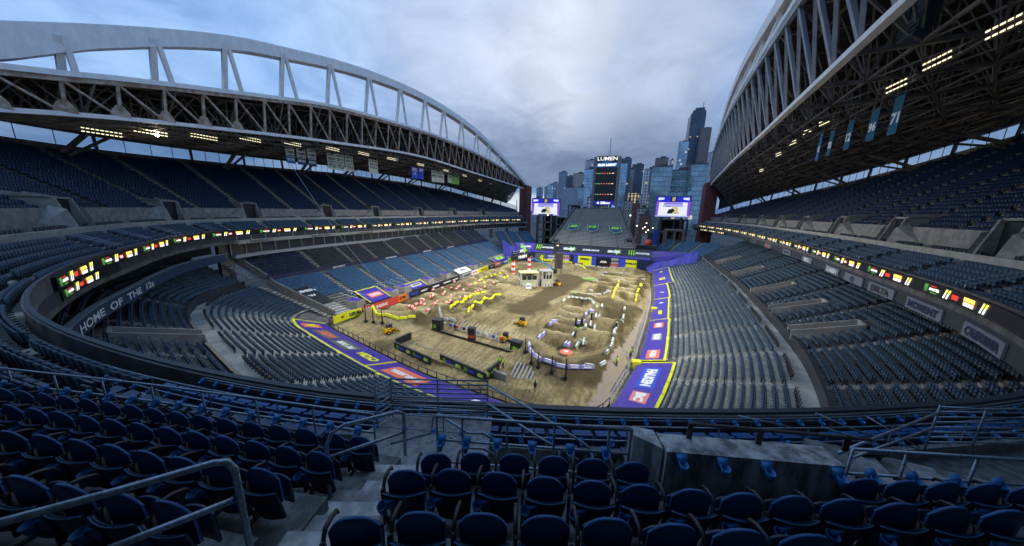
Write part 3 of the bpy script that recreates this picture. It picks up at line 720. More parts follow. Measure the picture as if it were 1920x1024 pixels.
# ------------------------------------------------------------------ hanging banners
def banner(px,py0,py1,wpx,X,lines,cols,label,cat='banner'):
    top=GX(px,py0,X); bot=GX(px,py1,X); top[1]=bot[1]=(top[1]+bot[1])/2
    e=GX(px+wpx,py0,X); w=abs(e[1]-top[1]); s=1 if X<0 else -1
    t=thing('hanging_banner',label,cat,(X,top[1],bot[2]),0,'banners hung under the stadium roofs')
    h=top[2]-bot[2]; ux=np.array([0,s,0.]); uy=np.array([0,0,1.]); c=np.array([X,top[1],0])
    n=len(cols); zc=top[2]
    mb=MB(); mats=[]
    for i,(cm,fr) in enumerate(cols):
        mats.append(cm); mb.box((X,top[1],zc-h*fr/2),(.06,w,h*fr-.002),i); zc-=h*fr
    mb.build('cloth',mats,t)
    mb=MB(); zc=top[2]-.02
    for (s_,fr,mi,) in lines:
        if s_: put_text(mb,s_,(X+s*.035,top[1],zc-h*fr/2),ux,uy,w*.86,h*fr*.7,mi,.01,.04)
        zc-=h*fr
    mb.build('lettering',[DKB,WHT,NVY],t)
    mb=MB()
    for q in(-.4,.4): mb.beam((X,top[1]+q*w,top[2]),(X,top[1]+q*w,top[2]+3.2),.05)
    mb.build('suspension',HOOD,t)
CRM=mat('cream_cloth',(.62,.66,.52),.8); BL2=mat('blue_cloth',(.02,.16,.36),.8); TEAL=mat('teal_cloth',(.015,.10,.17),.8); LIME=mat('lime_cloth',(.28,.55,.12),.8); SLT=mat('slate_cloth',(.03,.07,.13),.8)
bn=[(544,275,306,14,'1988 1999',BL2,'DIVISION'),(565,279,309,14,'2004 2005',SLT,'DIVISION'),(585,281,312,13,'2010 2013',SLT,'DIVISION'),(622,288,317,14,'2005',CRM,'NFC'),(638,290,320,13,'2013',CRM,'NFC'),(655,293,321,13,'2014',CRM,'NFC')]
for i,(px,a,b,w,yr,low,hd) in enumerate(bn):
    banner(px,a,b,w,-84,[(hd,.2,0),('CHAMPS' if i<3 else yr,.25,0),('CHAMPIONS',.15,2),(yr if i<3 else 'TITLE',.32,1 if i<3 else 0)],[(CRM,.6),(low,.4)],['cream and blue championship banner, nearest of the six on the left','second of the cream and dark banners on the left','third of the cream and dark banners on the left','cream banner reading 2005 under the left roof','cream banner reading 2013 under the left roof','cream banner reading 2014 under the left roof'][i])
banner(700,300,326,15,-84,[('CHAMPIONS',.2,0),('2013',.25,0),('WORLD',.2,2)],[(CRM,1)],'large cream banner hanging alone under the left roof')
banner(778,314,335,12,-84,[('FC',.4,1),('12',.3,1)],[(CYB,1)],'bright blue banner, left of a pair')
banner(790,315,336,8,-84,[('09',.4,1)],[(CYB,1)],'narrow bright blue banner, right of a pair')
for k,(px,l) in enumerate(((813,'pale banner beside two more, middle of the left roof'),(821,'pale banner between two others, middle of the left roof'),(829,'pale banner at the right of three, middle of the left roof'))):
    banner(px,320+k,341+k,7,-84,[('CUP',.3,0),('20%02d'%(9+k),.3,0)],[(CRM,1)],l)
banner(843,322,343,7,-84,[('MLS',.3,0),('CUP',.3,0)],[(CRM,1)],'pale banner left of two lime green ones')
banner(850,324,345,7,-84,[('2016',.4,0)],[(LIME,1)],'lime green banner, left of the pair')
banner(857,325,346,7,-84,[('2019',.4,0)],[(LIME,1)],'lime green banner, right of the pair')
for px,a,b,w,no,l in ((1680,183,250,26,'71','teal banner with lime edge reading 71'),(1637,206,262,22,'96','teal banner reading 96'),(1592,228,279,16,'12','teal banner reading 12'),(1557,247,291,12,'80','grey teal banner reading 80'),(1536,253,300,10,'45','narrow blue teal banner reading 45')):
    X=[27.5,28.2,28.9,29.6,30][[71,96,12,80,45].index(int(no))]
    banner(px,a,b,w,X,[('',.28,0),('',.08,0),(no,.42,1)],[(TEAL if no not in('45',) else BL2,1)],l+' under the right roof')
# ------------------------------------------------------------------ loudspeakers, domes
def dome(p,r,label):
    t=thing('satellite_dome',label,'dome',p); MB().lathe(p,[(.02,-r),(r*.6,-r*.8),(r*.95,-r*.3),(r,.0),(r*.95,r*.3),(r*.6,r*.8),(.02,r)],14).build('shell',mat('dome_white',(.5,.5,.48),.5),t,True)
    MB().beam((p[0],p[1],p[2]+r*.9),(p[0],p[1],p[2]+r+1.6),.12).build('hanger_rod',HOOD,t)
dome(GX(1520,218,30),.75,'white round dome hanging under the right roof, the larger one'); dome(GX(1486,243,31.5),.6,'white round dome hanging under the right roof, farther and dimmer'); dome(GX(743,299,-82),.9,'white round dome hanging under the left roof')
for i,(px,py,X) in enumerate(((1745,22,24),(1700,38,26))):
    p=GX(px,py,X); t=thing('line_array',['large dark curved loudspeaker cluster at the top right','dark straight loudspeaker beside the curved cluster'][i],'loudspeaker',p)
    mb=MB()
    for k in range(9): mb.box((p[0]-.15*k*(i==0),p[1]-.1*k,p[2]-.55*k+2),(1.0,1.6,.5),ax=(np.array([math.cos(.08*k),0,-math.sin(.08*k)]),np.array([0,1.,0]),np.array([math.sin(.08*k),0,math.cos(.08*k)])))
    mb.build('cabinets',mat('speaker_grey',(.05,.06,.07),.6),t); MB().beam((p[0],p[1],p[2]+2),(p[0],p[1],p[2]+4.5),.2).build('flying_frame',HOOD,t)
# ================================================================== LED ribbon boards
E_W=mat('led_white',(.1,.1,.1),.5,emit=(1,.98,.95),es=1.6); E_R=mat('led_red',(.1,.0,.0),.5,emit=(1,.06,.03),es=.9); E_O=mat('led_orange',(.1,.05,0),.5,emit=(1,.26,.03),es=1.3)
E_Y=mat('led_yellow',(.1,.1,0),.5,emit=(1,.92,.15),es=2.2); E_G=mat('led_green',(0,.1,0),.5,emit=(.25,.9,.12),es=.55); SCR=mat('led_black',(.006,.006,.008),.35)
def ribbon(name,label,C,a0,a1,o,z0,z1,rev=False,detail=True,unit=10.4,ph=0):
    t=thing('ribbon_screen',label,'screen',(*C.at((a0+a1)/2),z0)); mb=MB(); wallstrip(mb,C,a0,a1,o,.2,z0,z1,1.5); mb.build('screen_panel',SCR,t)
    g=MB(); h=z1-z0; zc=(z0+z1)/2
    L=a1-a0
    def fn(u,v):      # u runs left->right for a viewer inside the bowl
        a=a0+u if rev else a1-u
        p=C.at(a,o-.03); return (p[0],p[1],z0+v)
    def quad(u0,u1,v0,v1,mi,sk=0): g.add([fn(u0,v0),fn(u1,v0),fn(u1+sk,v1),fn(u0+sk,v1)],[(0,1,2,3)],mi)
    u=.4+ph
    while u<L-unit:
        # green claw + white words
        for k in range(3): g.add([fn(u+k*.17+.14,h*.2),fn(u+k*.17+.19,h*.16),fn(u+k*.17+.23,h*.82),fn(u+k*.17+.1,h*.84)],[(0,1,2,3)],4)
        V,Fs=text2d('MONSTER',.06,1); w=V[:,0].max(); g.add([fn(u+.8+a/w*1.35,h*.36+b*h*.26) for a,b in V],Fs,0)
        V,Fs=text2d('ENERGY',.02,1); w=V[:,0].max(); g.add([fn(u+1.0+a/w*.95,h*.14+b*h*.13) for a,b in V],Fs,4)
        quad(u+.9,u+1.7,h*.72,h*.8,1)
        for s_ in (2.75,3.15): quad(u+s_,u+s_+.2,h*.12,h*.5,0,.12); quad(u+s_+.13,u+s_+.33,h*.52,h*.86,3,.12)
        quad(u+3.85,u+4.65,h*.28,h*.66,1); V,Fs=text2d('SX',.08,1); w=V[:,0].max(); g.add([fn(u+3.85+a/w*.75,h*.34+b*h*.26) for a,b in V],Fs,0)
        quad(u+5.4,u+6.8,h*.22,h*.80,2); V,Fs=text2d('RAIN OR',.08,1); w=V[:,0].max()
        o_=o; 
        def f2(a,b): 
            p=C.at((a0+a) if rev else (a1-a),o-.05); return (p[0],p[1],z0+b)
        g.add([f2(u+5.45+a/w*1.4,h*.52+b*h*.28) for a,b in V],Fs,3); V,Fs=text2d('SHINE',.1,1); w=V[:,0].max(); g.add([f2(u+5.5+a/w*1.3,h*.16+b*h*.28) for a,b in V],Fs,0)
        for s_ in (7.55,7.95): quad(u+s_,u+s_+.2,h*.12,h*.5,0,.12); quad(u+s_+.13,u+s_+.33,h*.52,h*.86,3,.12)
        u+=unit
    g.build('display_graphics',[E_W,E_R,E_O,E_Y,E_G],t); return t
rs=DK.find(-35.5,7.2); re_=DK.find(20.0,23.5)
ribbon('r','long glowing ribbon screen along the left middle deck',DK,1,rs,-.02,17.9,18.85)
ribbon('r','long glowing ribbon screen along the right middle deck',DK,re_,DK.L-8,-.02,17.9,18.85)
ribbon('r','short second ribbon screen below the main one in the left corner',DK,DK.find(-49,14),DK.find(-37,8),.1,16.95,17.75,ph=.2)
ribbon('r','second ribbon screen below the main one at the far left end',DK,2,20,.1,16.3,17.1)
ribbon('r','second ribbon screen below the main one at the far right end',DK,DK.L-42,DK.L-10,.1,16.3,17.1)
# sponsor boards under the right deck
SG=mat('sign_grey',(.17,.18,.21),.6)
names=[('DELTA',DKB,SG),('LUMEN',WHT,SG),('BECU',GRYV,SG),('boeing',DKB,WHT),('EXPRESS',RED,SG),('SYMETRA',NVY,SG),('CROWD',NVY,SG),('SWEDISH',DKB,SG)]
yy=[(43.5,'DELTA'),(36,'MOMENT'),(28,'CALIFORNIA'),(58.5,'LUMEN'),(50.5,'12'),(69,'BECU'),(82,'symetra'),(96,'TMB'),(112,'SAFECO')]
for y,s_ in yy:
    a=DK.find(26+.1*(y-45),y) if y>34 else DK.find(22,y); 
    t=thing('sponsor_board','grey board reading %s under the right ribbon screen'%s_,'sign',(*DK.at(a),16.2),0,'sponsor boards under the right ribbon screen')
    mb=MB(); wallstrip(mb,DK,a-2.6,a+2.6,.15,.12,16.0,17.0,1.3); mb.build('board',SG,t)
    V,Fs=text2d(s_,.05,2); w=V[:,0].max(); ww=min(4.4,w*.95); mb=MB(); mb.add([(*DK.at(a+ww/2-q/w*ww,.11),16.17+b*.66) for q,b in V],Fs); mb.build('lettering',{'LUMEN':WHT,'DELTA':DKB,'TMB':RED,'BECU':WHT}.get(s_,NVY),t)
t=thing('deck_fascia','dark fascia beam beneath the right ribbon screen','fascia',(30,60,16)); mb=MB(); wallstrip(mb,DK,DK.find(12,14),DK.L-2,.3,.3,16.0,17.9,2); mb.build('beam',DSTEEL,t)
t=thing('deck_fascia','dark fascia beam beneath the left ribbon screen','fascia',(-60,60,17)); mb=MB(); wallstrip(mb,DK,1,DK.find(12,14),.2,.3,17.0,17.9,2); mb.build('beam',DSTEEL,t)
# ================================================================== ground and dirt
GRD=mat('city_ground',(.06,.062,.065),.9,var=.35,scale=.05)
me=D.meshes.new('ground'); me.from_pydata([(-5000,-800,-.4),(5000,-800,-.4),(5000,6000,-.4),(-5000,6000,-.4)],[],[(0,1,2,3)]); me.materials.append(GRD); tag(link('ground',me),kind='structure')
def inpoly(P,X,Y):
    r=np.zeros(X.shape,bool); n=len(P); j=n-1
    for i in range(n):
        xi,yi=P[i][0],P[i][1]; xj,yj=P[j][0],P[j][1]
        if abs(yj-yi)>1e-9:
            c=((yi>Y)!=(yj>Y))&(X<(xj-xi)*(Y-yi)/(yj-yi)+xi); r^=c
        j=i
    return r
def vnoise(X,Y,s,seed):
    rg=np.random.default_rng(seed); T=rg.random((64,64)); x_=X/s; y_=Y/s; i=np.floor(x_).astype(int); j=np.floor(y_).astype(int); fx=x_-i; fy=y_-j; fx=fx*fx*(3-2*fx); fy=fy*fy*(3-2*fy)
    g=lambda a,b:T[a%64,b%64]
    return (g(i,j)*(1-fx)+g(i+1,j)*fx)*(1-fy)+(g(i,j+1)*(1-fx)+g(i+1,j+1)*fx)*fy
st=.42; gx=np.arange(-57,14.5,st); gy=np.arange(28,146,st); GXX,GYY=np.meshgrid(gx,gy,indexing='ij')
Z=np.zeros_like(GXX); MO_SHADE=np.zeros_like(GXX); CR=np.zeros_like(GXX)
def g2(px,py,z=.5): return G(px,py,z)[:2]
def segdist(P0,P1):
    d=P1-P0; L=np.linalg.norm(d); d=d/L; a=(GXX-P0[0])*d[0]+(GYY-P0[1])*d[1]; b=(GXX-P0[0])*d[1]-(GYY-P0[1])*d[0]
    return a,b,L
def sst(e0,e1,v): t=np.clip((v-e0)/(e1-e0),0,1); return t*t*(3-2*t)
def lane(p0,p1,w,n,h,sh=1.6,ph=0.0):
    global Z,CR,MO_SHADE
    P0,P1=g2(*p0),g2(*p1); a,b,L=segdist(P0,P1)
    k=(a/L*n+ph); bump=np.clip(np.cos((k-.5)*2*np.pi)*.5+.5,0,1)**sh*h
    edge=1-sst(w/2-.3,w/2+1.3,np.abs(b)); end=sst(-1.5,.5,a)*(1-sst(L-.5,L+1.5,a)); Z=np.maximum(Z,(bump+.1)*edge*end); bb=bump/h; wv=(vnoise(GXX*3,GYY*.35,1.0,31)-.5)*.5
    CR=np.maximum(CR,sst(.62,.95,bb+wv*.5)*edge*end); MO_SHADE=np.maximum(MO_SHADE,(1-sst(.03,.42,bb+wv*.4))*edge*end*.62)  # relief shading put into the colour: pale crests, dark troughs between jumps
def poly_d(pts):
    d=np.full(GXX.shape,1e9)
    for i in range(len(pts)-1):
        P0,P1=np.array(pts[i]),np.array(pts[i+1]); v=P1-P0; t=np.clip(((GXX-P0[0])*v[0]+(GYY-P0[1])*v[1])/max(v@v,1e-6),0,1)
        d=np.minimum(d,np.hypot(GXX-P0[0]-t*v[0],GYY-P0[1]-t*v[1]))
    return d
def berm(pp,h,w,z=.5):
    global Z
    d=poly_d(smooth([g2(*p) for p in pp],4)); Z=np.maximum(Z,h*np.exp(-(d/w)**2)-.03)
def moist_shade(pp,v=1.0,soft=1.2):  # truly damp patches, kept in the same mask as the painted shade
    global MO_SHADE
    pts=[g2(px,py,.2) for px,py in pp]; ins=inpoly(pts,GXX,GYY); d=poly_d(pts+[pts[0]])
    MO_SHADE=np.maximum(MO_SHADE,v*np.clip(.5+np.where(ins,d,-d)/soft/2+(vnoise(GXX,GYY,1.7,3)-.5)*.8,0,1))
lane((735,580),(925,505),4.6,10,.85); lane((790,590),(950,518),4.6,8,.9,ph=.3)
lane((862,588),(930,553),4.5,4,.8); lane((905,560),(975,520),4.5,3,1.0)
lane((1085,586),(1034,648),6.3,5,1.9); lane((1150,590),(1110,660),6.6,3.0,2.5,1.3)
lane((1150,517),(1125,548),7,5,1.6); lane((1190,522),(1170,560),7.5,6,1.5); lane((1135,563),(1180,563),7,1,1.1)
for _q in ([(990,650),(1006,678),(1037,689),(1070,696),(1103,695),(1136,686),(1150,668)],[(1058,566),(1085,560),(1108,565),(1118,580)]): CR=np.maximum(CR,.7*np.exp(-(poly_d(smooth([g2(*p) for p in _q],4))/1.0)**2))  # berm tops get the same painted highlight
berm([(990,650),(1006,678),(1037,689),(1070,696),(1103,695),(1136,686),(1150,668)],2.0,3.0)
berm([(1058,566),(1085,560),(1108,565),(1118,580)],1.7,2.6); berm([(822,588),(828,598),(845,605),(866,601)],1.8,2.3)
berm([(688,583),(700,594),(735,600),(775,598)],2.0,2.6); berm([(1010,497),(1050,496),(1085,503),(1100,510)],1.4,3)
berm([(960,500),(950,510),(930,520)],1.8,3.2); berm([(1140,505),(1180,505),(1205,512),(1212,530)],1.0,3)
berm([(1145,575),(1190,583)],1.3,3); berm([(1165,600),(1160,640)],1.2,2.4); berm([(1040,600),(1000,640)],.5,2)
moist_shade([(940,583),(975,592),(1018,575),(1060,555),(1098,528),(1083,515),(1052,513),(1042,524),(1020,540),(985,560)],1)
moist_shade([(880,600),(930,606),(990,592),(1010,575),(960,582)],.45)
moist_shade([(1118,578),(1170,577),(1196,583),(1194,605),(1165,615),(1150,603),(1130,600)],.9); moist_shade([(1160,618),(1178,640),(1172,655),(1150,668),(1138,655),(1150,635)],.95)
moist_shade([(985,668),(1010,700),(1060,722),(1115,724),(1140,705),(1152,680),(1165,660),(1148,668),(1130,690),(1070,700),(1020,690),(995,660)],.9)
moist_shade([(745,600),(800,612),(850,605),(790,600)],.6); moist_shade([(1190,560),(1205,520),(1212,500),(1219,520),(1207,560)],.8); moist_shade([(1050,540),(1075,575),(1140,575),(1140,562),(1080,556)],.5)
moist_shade([(700,640),(740,690),(830,715),(905,735),(900,725),(830,700),(745,665),(712,635)],.35)
rough_=(vnoise(GXX,GYY,3.1,1)-.5)*.35+(vnoise(GXX,GYY,1.1,2)-.5)*.22+(vnoise(GXX,GYY,.6,5)-.5)*.1
# ruts swept along the racing lines
ang=np.arctan2(GYY-62,GXX+22); rut=np.sin((np.hypot(GXX+22,GYY-62))*3.1+vnoise(GXX,GYY,6,9)*7)*.05
perim=inpoly([g2(1232,500,0),g2(1205,590,0),g2(1165,660,0),g2(1100,765,0),(6,28),(14.4,28),(14.4,146)],GXX,GYY)
flat=np.where(perim,.12,1.0)
ins=inpoly([tuple(p) for p in LOW.P],GXX,GYY)
dist_edge=poly_d([tuple(p) for p in LOW.P[::4]]); edgef=sst(.3,3.5,dist_edge)
Z=(Z*1.25+(rough_+rut)*flat)*edgef+.02
MO_SHADE=np.clip(MO_SHADE+np.clip(np.abs(np.gradient(Z,st,axis=1))*.5,0,.4)+np.clip((vnoise(GXX,GYY,5.5,21)-.56)*2.6,0,.65),0,1)*(1-perim*1.0)  # slopes darkened in the colour as painted shade, plus random damp blotches
S_=set(); nx,ny=GXX.shape; idx=-np.ones((nx,ny),int); use=ins; cells=use[:-1,:-1]&use[1:,:-1]&use[1:,1:]&use[:-1,1:]
# keep a fringe so the dirt runs under the walls
g4=poly_d([tuple(p) for p in LOW.P[::2]])<.7; use2=ins|g4; cells=use2[:-1,:-1]&use2[1:,:-1]&use2[1:,1:]&use2[:-1,1:]
I,J=np.nonzero(cells); idx=np.arange(nx*ny).reshape(nx,ny)
Fq=np.stack([idx[I,J],idx[I+1,J],idx[I+1,J+1],idx[I,J+1]],1)
V=np.stack([GXX.ravel(),GYY.ravel(),Z.ravel()],1)
dm=D.materials.new('dirt'); dm.use_nodes=True; X=NX(dm.node_tree); b=dm.node_tree.nodes['Principled BSDF']; b.inputs['Roughness'].default_value=.95; b.inputs['Specular IOR Level'].default_value=.15
at_=X.N('ShaderNodeAttribute',attribute_name='moist_shade'); tc=X.N('ShaderNodeTexCoord')
def dn(scale,det=5,st_=None,dist=0.0):
    v=tc.outputs['Object']
    if st_: mp=X.N('ShaderNodeMapping'); mp.inputs['Scale'].default_value=st_[0]; mp.inputs['Rotation'].default_value=(0,0,st_[1]); X.L(v,mp.inputs[0]); v=mp.outputs[0]
    n=X.N('ShaderNodeTexNoise'); n.inputs['Scale'].default_value=scale; n.inputs['Detail'].default_value=det; n.inputs['Roughness'].default_value=.65; n.inputs['Distortion'].default_value=dist; X.L(v,n.inputs['Vector']); return n.outputs['Fac']
na=dn(.12); nb=dn(1.4,6); nc=dn(.9,4,((1,.12,1),.5),1.5)
base=X.mix(X.mr(na,.35,.65),(.19,.145,.065),(.33,.265,.125)); base=X.mix(X.m('MULTIPLY',X.mr(nb,.42,.62),.55),base,(.44,.365,.20)); base=X.mix(X.m('MULTIPLY',X.mr(nc,.5,.6),.7),base,(.15,.11,.06))
base=X.mix(X.m('MULTIPLY',at_.outputs['Fac'],.92),base,(.075,.058,.030))  # dark for damp patches and for painted trough and slope shade
at3=X.N('ShaderNodeAttribute',attribute_name='crest'); base=X.mix(X.m('MULTIPLY',at3.outputs['Fac'],.42),base,(.50,.43,.25))  # painted highlight on the jump crests, also random pale patches
at2=X.N('ShaderNodeAttribute',attribute_name='path'); base=X.mix(X.m('MULTIPLY',at2.outputs['Fac'],.8),base,(.36,.30,.25))
X.L(base,b.inputs['Base Color']); bp=X.N('ShaderNodeBump'); bp.inputs['Strength'].default_value=.7; bp.inputs['Distance'].default_value=.25; X.L(X.m('ADD',nb,nc),bp.inputs['Height']); X.L(bp.outputs[0],b.inputs['Normal'])
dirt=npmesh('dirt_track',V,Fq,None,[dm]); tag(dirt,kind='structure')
for nm,arr in (('moist_shade',MO_SHADE),('crest',np.clip(CR+np.clip((vnoise(GXX,GYY,4.2,41)-.6)*2.2,0,.7)*(1-perim),0,1)*(1-MO_SHADE)),('path',np.where(perim,1.0,0)+0)):
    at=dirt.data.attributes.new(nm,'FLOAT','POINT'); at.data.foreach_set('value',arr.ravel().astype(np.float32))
dirt.data.polygons.foreach_set('use_smooth',[True]*len(dirt.data.polygons))
def zat(x_,y_):
    i=int(round((x_-gx[0])/st)); j=int(round((y_-gy[0])/st)); i=min(max(i,0),nx-1); j=min(max(j,0),ny-1); return float(Z[i,j])
def GD(px,py):   # pixel -> point on the dirt surface
    z=.5
    for _ in range(6): p=G(px,py,z); z=.6*z+.4*zat(p[0],p[1])
    z=zat(p[0],p[1])
    return np.array([p[0],p[1],z])
# ================================================================== foam track blocks
def block_proto(m,m2,l,w=.5,h=.5):
    l=l*.78
    mb=MB(); mb.hexa([(-l/2,-w/2,0),(l/2,-w/2,0),(l/2,w/2,0),(-l/2,w/2,0),(-l/2+.08,-w/2+.12,h),(l/2-.08,-w/2+.12,h),(l/2-.08,w/2-.12,h),(-l/2+.08,w/2-.12,h)]); 
    mb.plate((0,0,h+.004),(1,0,0),(0,1,0),[(-l*.32,-.1),(l*.32,-.1),(l*.32,.1),(-l*.32,.1)],mi=1)
    mb.plate((0,-w/2+.045,h*.5),(1,0,0),(0,.18,.98),[(-l*.32,-.13),(l*.32,-.13),(l*.32,.13),(-l*.32,.13)],.02,mi=1)
    me=D.meshes.new('track_block'); me.from_pydata(mb.v,[],mb.f); me.materials.append(m); me.materials.append(m2); me.polygons.foreach_set('material_index',mb.mi); return me
LAV=mat('lavender_vinyl',(.30,.27,.62),.5); PGRN=mat('pale_green_vinyl',(.28,.31,.22),.5)
BP={}; BLKW=mat('dusty_white_vinyl',(.50,.48,.42),.6,var=.15,scale=4)
def blocks(pts,key,l,label,group,gapf=1.06,z=None,every=1):
    if key not in BP:
        m,m2=dict(red=(CORAL,WHT),yel=(YEL,YEL),wht=(BLKW,GRYV),pur=(LAV,WHT),grn=(PGRN,WHT),bl=(LAV,WHT))[key]; BP[key]={}
    if l not in BP[key]: BP[key][l]=block_proto(*dict(red=(CORAL,WHT),yel=(YEL,YEL),wht=(BLKW,GRYV),pur=(LAV,WHT),grn=(PGRN,WHT),bl=(LAV,WHT))[key],l)
    W_=smooth([GD(*p)[:2] for p in pts],6) if len(pts)>2 else np.array([GD(*p)[:2] for p in pts])
    s=np.concatenate([[0],np.cumsum(np.linalg.norm(np.diff(W_,axis=0),axis=1))]); n=max(1,int(s[-1]/(l*.78*gapf)))
    for k in range(0,n+1,every):
        q=s[-1]*k/n if n else 0; q0=max(0,q-.4); q1=min(s[-1],q+.4)
        P=[np.array([np.interp(v,s,W_[:,0]),np.interp(v,s,W_[:,1])]) for v in(q0,q,q1)]; d=P[2]-P[0]; a=math.atan2(d[1],d[0])
        za,zb=zat(*(P[1]-d/np.linalg.norm(d)*l/2)),zat(*(P[1]+d/np.linalg.norm(d)*l/2)); o=link('track_block',BP[key][l]); o.location=(P[1][0],P[1][1],max((za+zb)/2,zat(*P[1]))+.04); o.rotation_euler=(0,-math.atan2(zb-za,l)+random.uniform(-.05,.05),a+random.uniform(-.06,.06))
        tag(o,label,'track block',group)
def single(pts,key,l,label,group,da=None):
    q0_,q1_=GD(*pts[0][:2]),GD(*pts[-2 if len(pts)>6 else -1][:2])
    for px,py,a in pts:
        if 1.1<a<1.21 and len(pts)>4: a=math.atan2(q1_[1]-q0_[1],q1_[0]-q0_[0])+random.uniform(-.08,.08)
        if key not in BP: BP[key]={}
        if l not in BP[key]: BP[key][l]=block_proto(*dict(red=(CORAL,WHT),yel=(YEL,YEL),wht=(BLKW,GRYV),pur=(LAV,WHT),grn=(PGRN,WHT))[key],l)
        p=GD(px,py); o=link('track_block',BP[key][l]); zz9=max(zat(p[0]+i_*.8,p[1]+j_*.8) for i_ in(-1,0,1) for j_ in(-1,0,1)); o.location=(p[0],p[1],.5*p[2]+.5*zz9+.05); o.rotation_euler=(0,random.uniform(-.15,.15),a); tag(o,label,'track block',group)
gR='red blocks beside the far left rhythm lanes'
c6=lambda x_,y_:(480+x_/3.012,400+y_/3.012)
redp=[(760,515),(780,505),(800,498),(865,530),(880,540),(905,520),(930,518),(950,520),(972,562),(985,480),(1000,478),(935,497),(945,500),(1055,462),(1065,455),(1075,515),(1085,510),(1100,427),(1130,432),(1140,428),(1200,412),(1212,408),(1150,485),(1240,452),(1290,422),(1180,480),(1170,440),(1020,500),(1120,395),(1050,425),(880,465),(960,440),(985,432),(1030,415),(1340,400),(1260,385),(1230,375),(1000,440),(1095,505),(1150,425),(895,545),(1100,470),(1250,445),(1010,520)]
single([(*c6(a,b_),math.radians(88+9*math.sin(i*2.3))) for i,(a,b_) in enumerate(redp)],'red',1.5,'coral red foam block beside the rhythm lanes near the left wall',gR)
blocks([c6(*p) for p in((1100,532),(1130,512),(1165,505),(1190,485))],'yel',1.6,'yellow foam block in the upper zigzag line left of centre','yellow blocks left of centre')
blocks([c6(*p) for p in((1210,470),(1245,462),(1285,452))],'yel',1.6,'yellow foam block in the upper zigzag line left of centre','yellow blocks left of centre')
blocks([c6(*p) for p in((1200,555),(1225,528),(1270,512),(1285,492),(1340,478),(1375,462))],'yel',1.6,'yellow foam block in the lower zigzag line left of centre','yellow blocks in the lower zigzag')
blocks([c6(*p) for p in((655,548),(680,568),(740,585),(800,590),(880,588))],'yel',2.0,'yellow foam block on the curved bank by the yellow wall banner','yellow blocks on the left bank')
blocks([c6(*p) for p in((1038,550),(1045,580),(1065,602),(1110,606))],'wht',1.8,'grey white foam block round the small bend left of centre','pale blocks round the small bend')
single([(*c6(a,b_),1.2) for a,b_ in((1265,382),(1300,368),(1330,360),(1380,345),(1405,372),(1275,378),(1350,352),(1420,365),(1290,395),(1240,400))],'yel',1.6,'small yellow block among the far left jumps','yellow blocks among the far jumps')
c8=lambda x_,y_:(960+x_/5.12,540+y_/5.12)
single([(*c8(a,b_),1.15) for a,b_ in((535,245),(520,215),(450,315),(480,275),(368,400),(395,370),(265,500),(300,465))],'pur',2.3,'lavender foam block on the left edge of the near rhythm lane','lavender blocks, left edge')
single([(*c8(a,b_),.2) for a,b_ in((560,205),(580,210),(405,365))],'pur',2.0,'lavender foam block set crossways at the head of the near rhythm lane','lavender blocks set crossways')
single([(*c8(a,b_),1.15) for a,b_ in((752,270),(770,250),(688,350),(705,325),(585,475),(515,565),(545,520),(640,400))],'pur',2.3,'lavender foam block on the right edge of the near rhythm lane','lavender blocks, right edge')
blocks([c8(*p) for p in((168,568),(185,625),(250,690),(330,722),(430,750),(560,775),(720,775))],'pur',2.3,'lavender foam block along the curved bank nearest the camera','lavender blocks on the near bank')
blocks([c8(*p) for p in((740,773),(800,765),(870,740))],'grn',2.0,'grey green foam block at the right end of the near bank','grey green blocks on the near bank')
for ln in (((865,235),(850,270),(815,325),(795,362)),((755,365),(745,400),(720,440),(690,500)),((680,515),(650,545),(625,575)),((1078,275),(1065,320),(1045,365)),((1003,400),(990,450),(980,500),(955,570)),((950,580),(930,615),(910,645))):
    blocks([c8(*p) for p in ln],'grn',2.1,'grey green foam block beside the large jumps right of centre','grey green blocks by the large jumps')
c7=lambda x_,y_:(940+x_/6.4,440+y_/6.4)
single([(*c7(a,b_),1.2) for a,b_ in((1245,492),(1205,532),(1130,592),(1078,657),(1430,515),(1395,560),(1330,630),(1285,690),(1500,522),(1480,545),(1458,570),(1435,595),(1700,548),(1692,575),(1688,598),(1360,575))],'wht',1.6,'white foam block on the far right rhythm lanes','white blocks on the far right lanes')
blocks([c7(*p) for p in((1415,612),(1375,670),(1335,755))],'yel',1.5,'yellow foam block in the left of two yellow lines at far right','yellow blocks, left line at far right')
blocks([c7(*p) for p in((1678,630),(1650,690),(1615,760))],'yel',1.5,'yellow foam block in the right of two yellow lines at far right','yellow blocks, right line at far right')
blocks([c7(*p) for p in((880,703),(1000,718),(1120,725),(1260,725))],'wht',2.4,'low white block in the straight crossing line right of centre','white blocks in the crossing line')
blocks([c7(*p) for p in((800,345),(900,370),(1000,410))],'yel',1.6,'yellow foam block on the far bank by the north wall','yellow blocks on the far bank')
blocks([c8(*p) for p in((500,128),(640,100),(740,115),(790,160),(815,200))],'grn',1.7,'dull green block round the dark bank in the middle','dull blocks round the middle bank')
# hay like bumper row by the north wall
blocks([c7(1030,385),c7(1150,390),c7(1320,400)],'wht',2.6,'large white cushion in the row under the north wall screen','white cushions under the north wall')
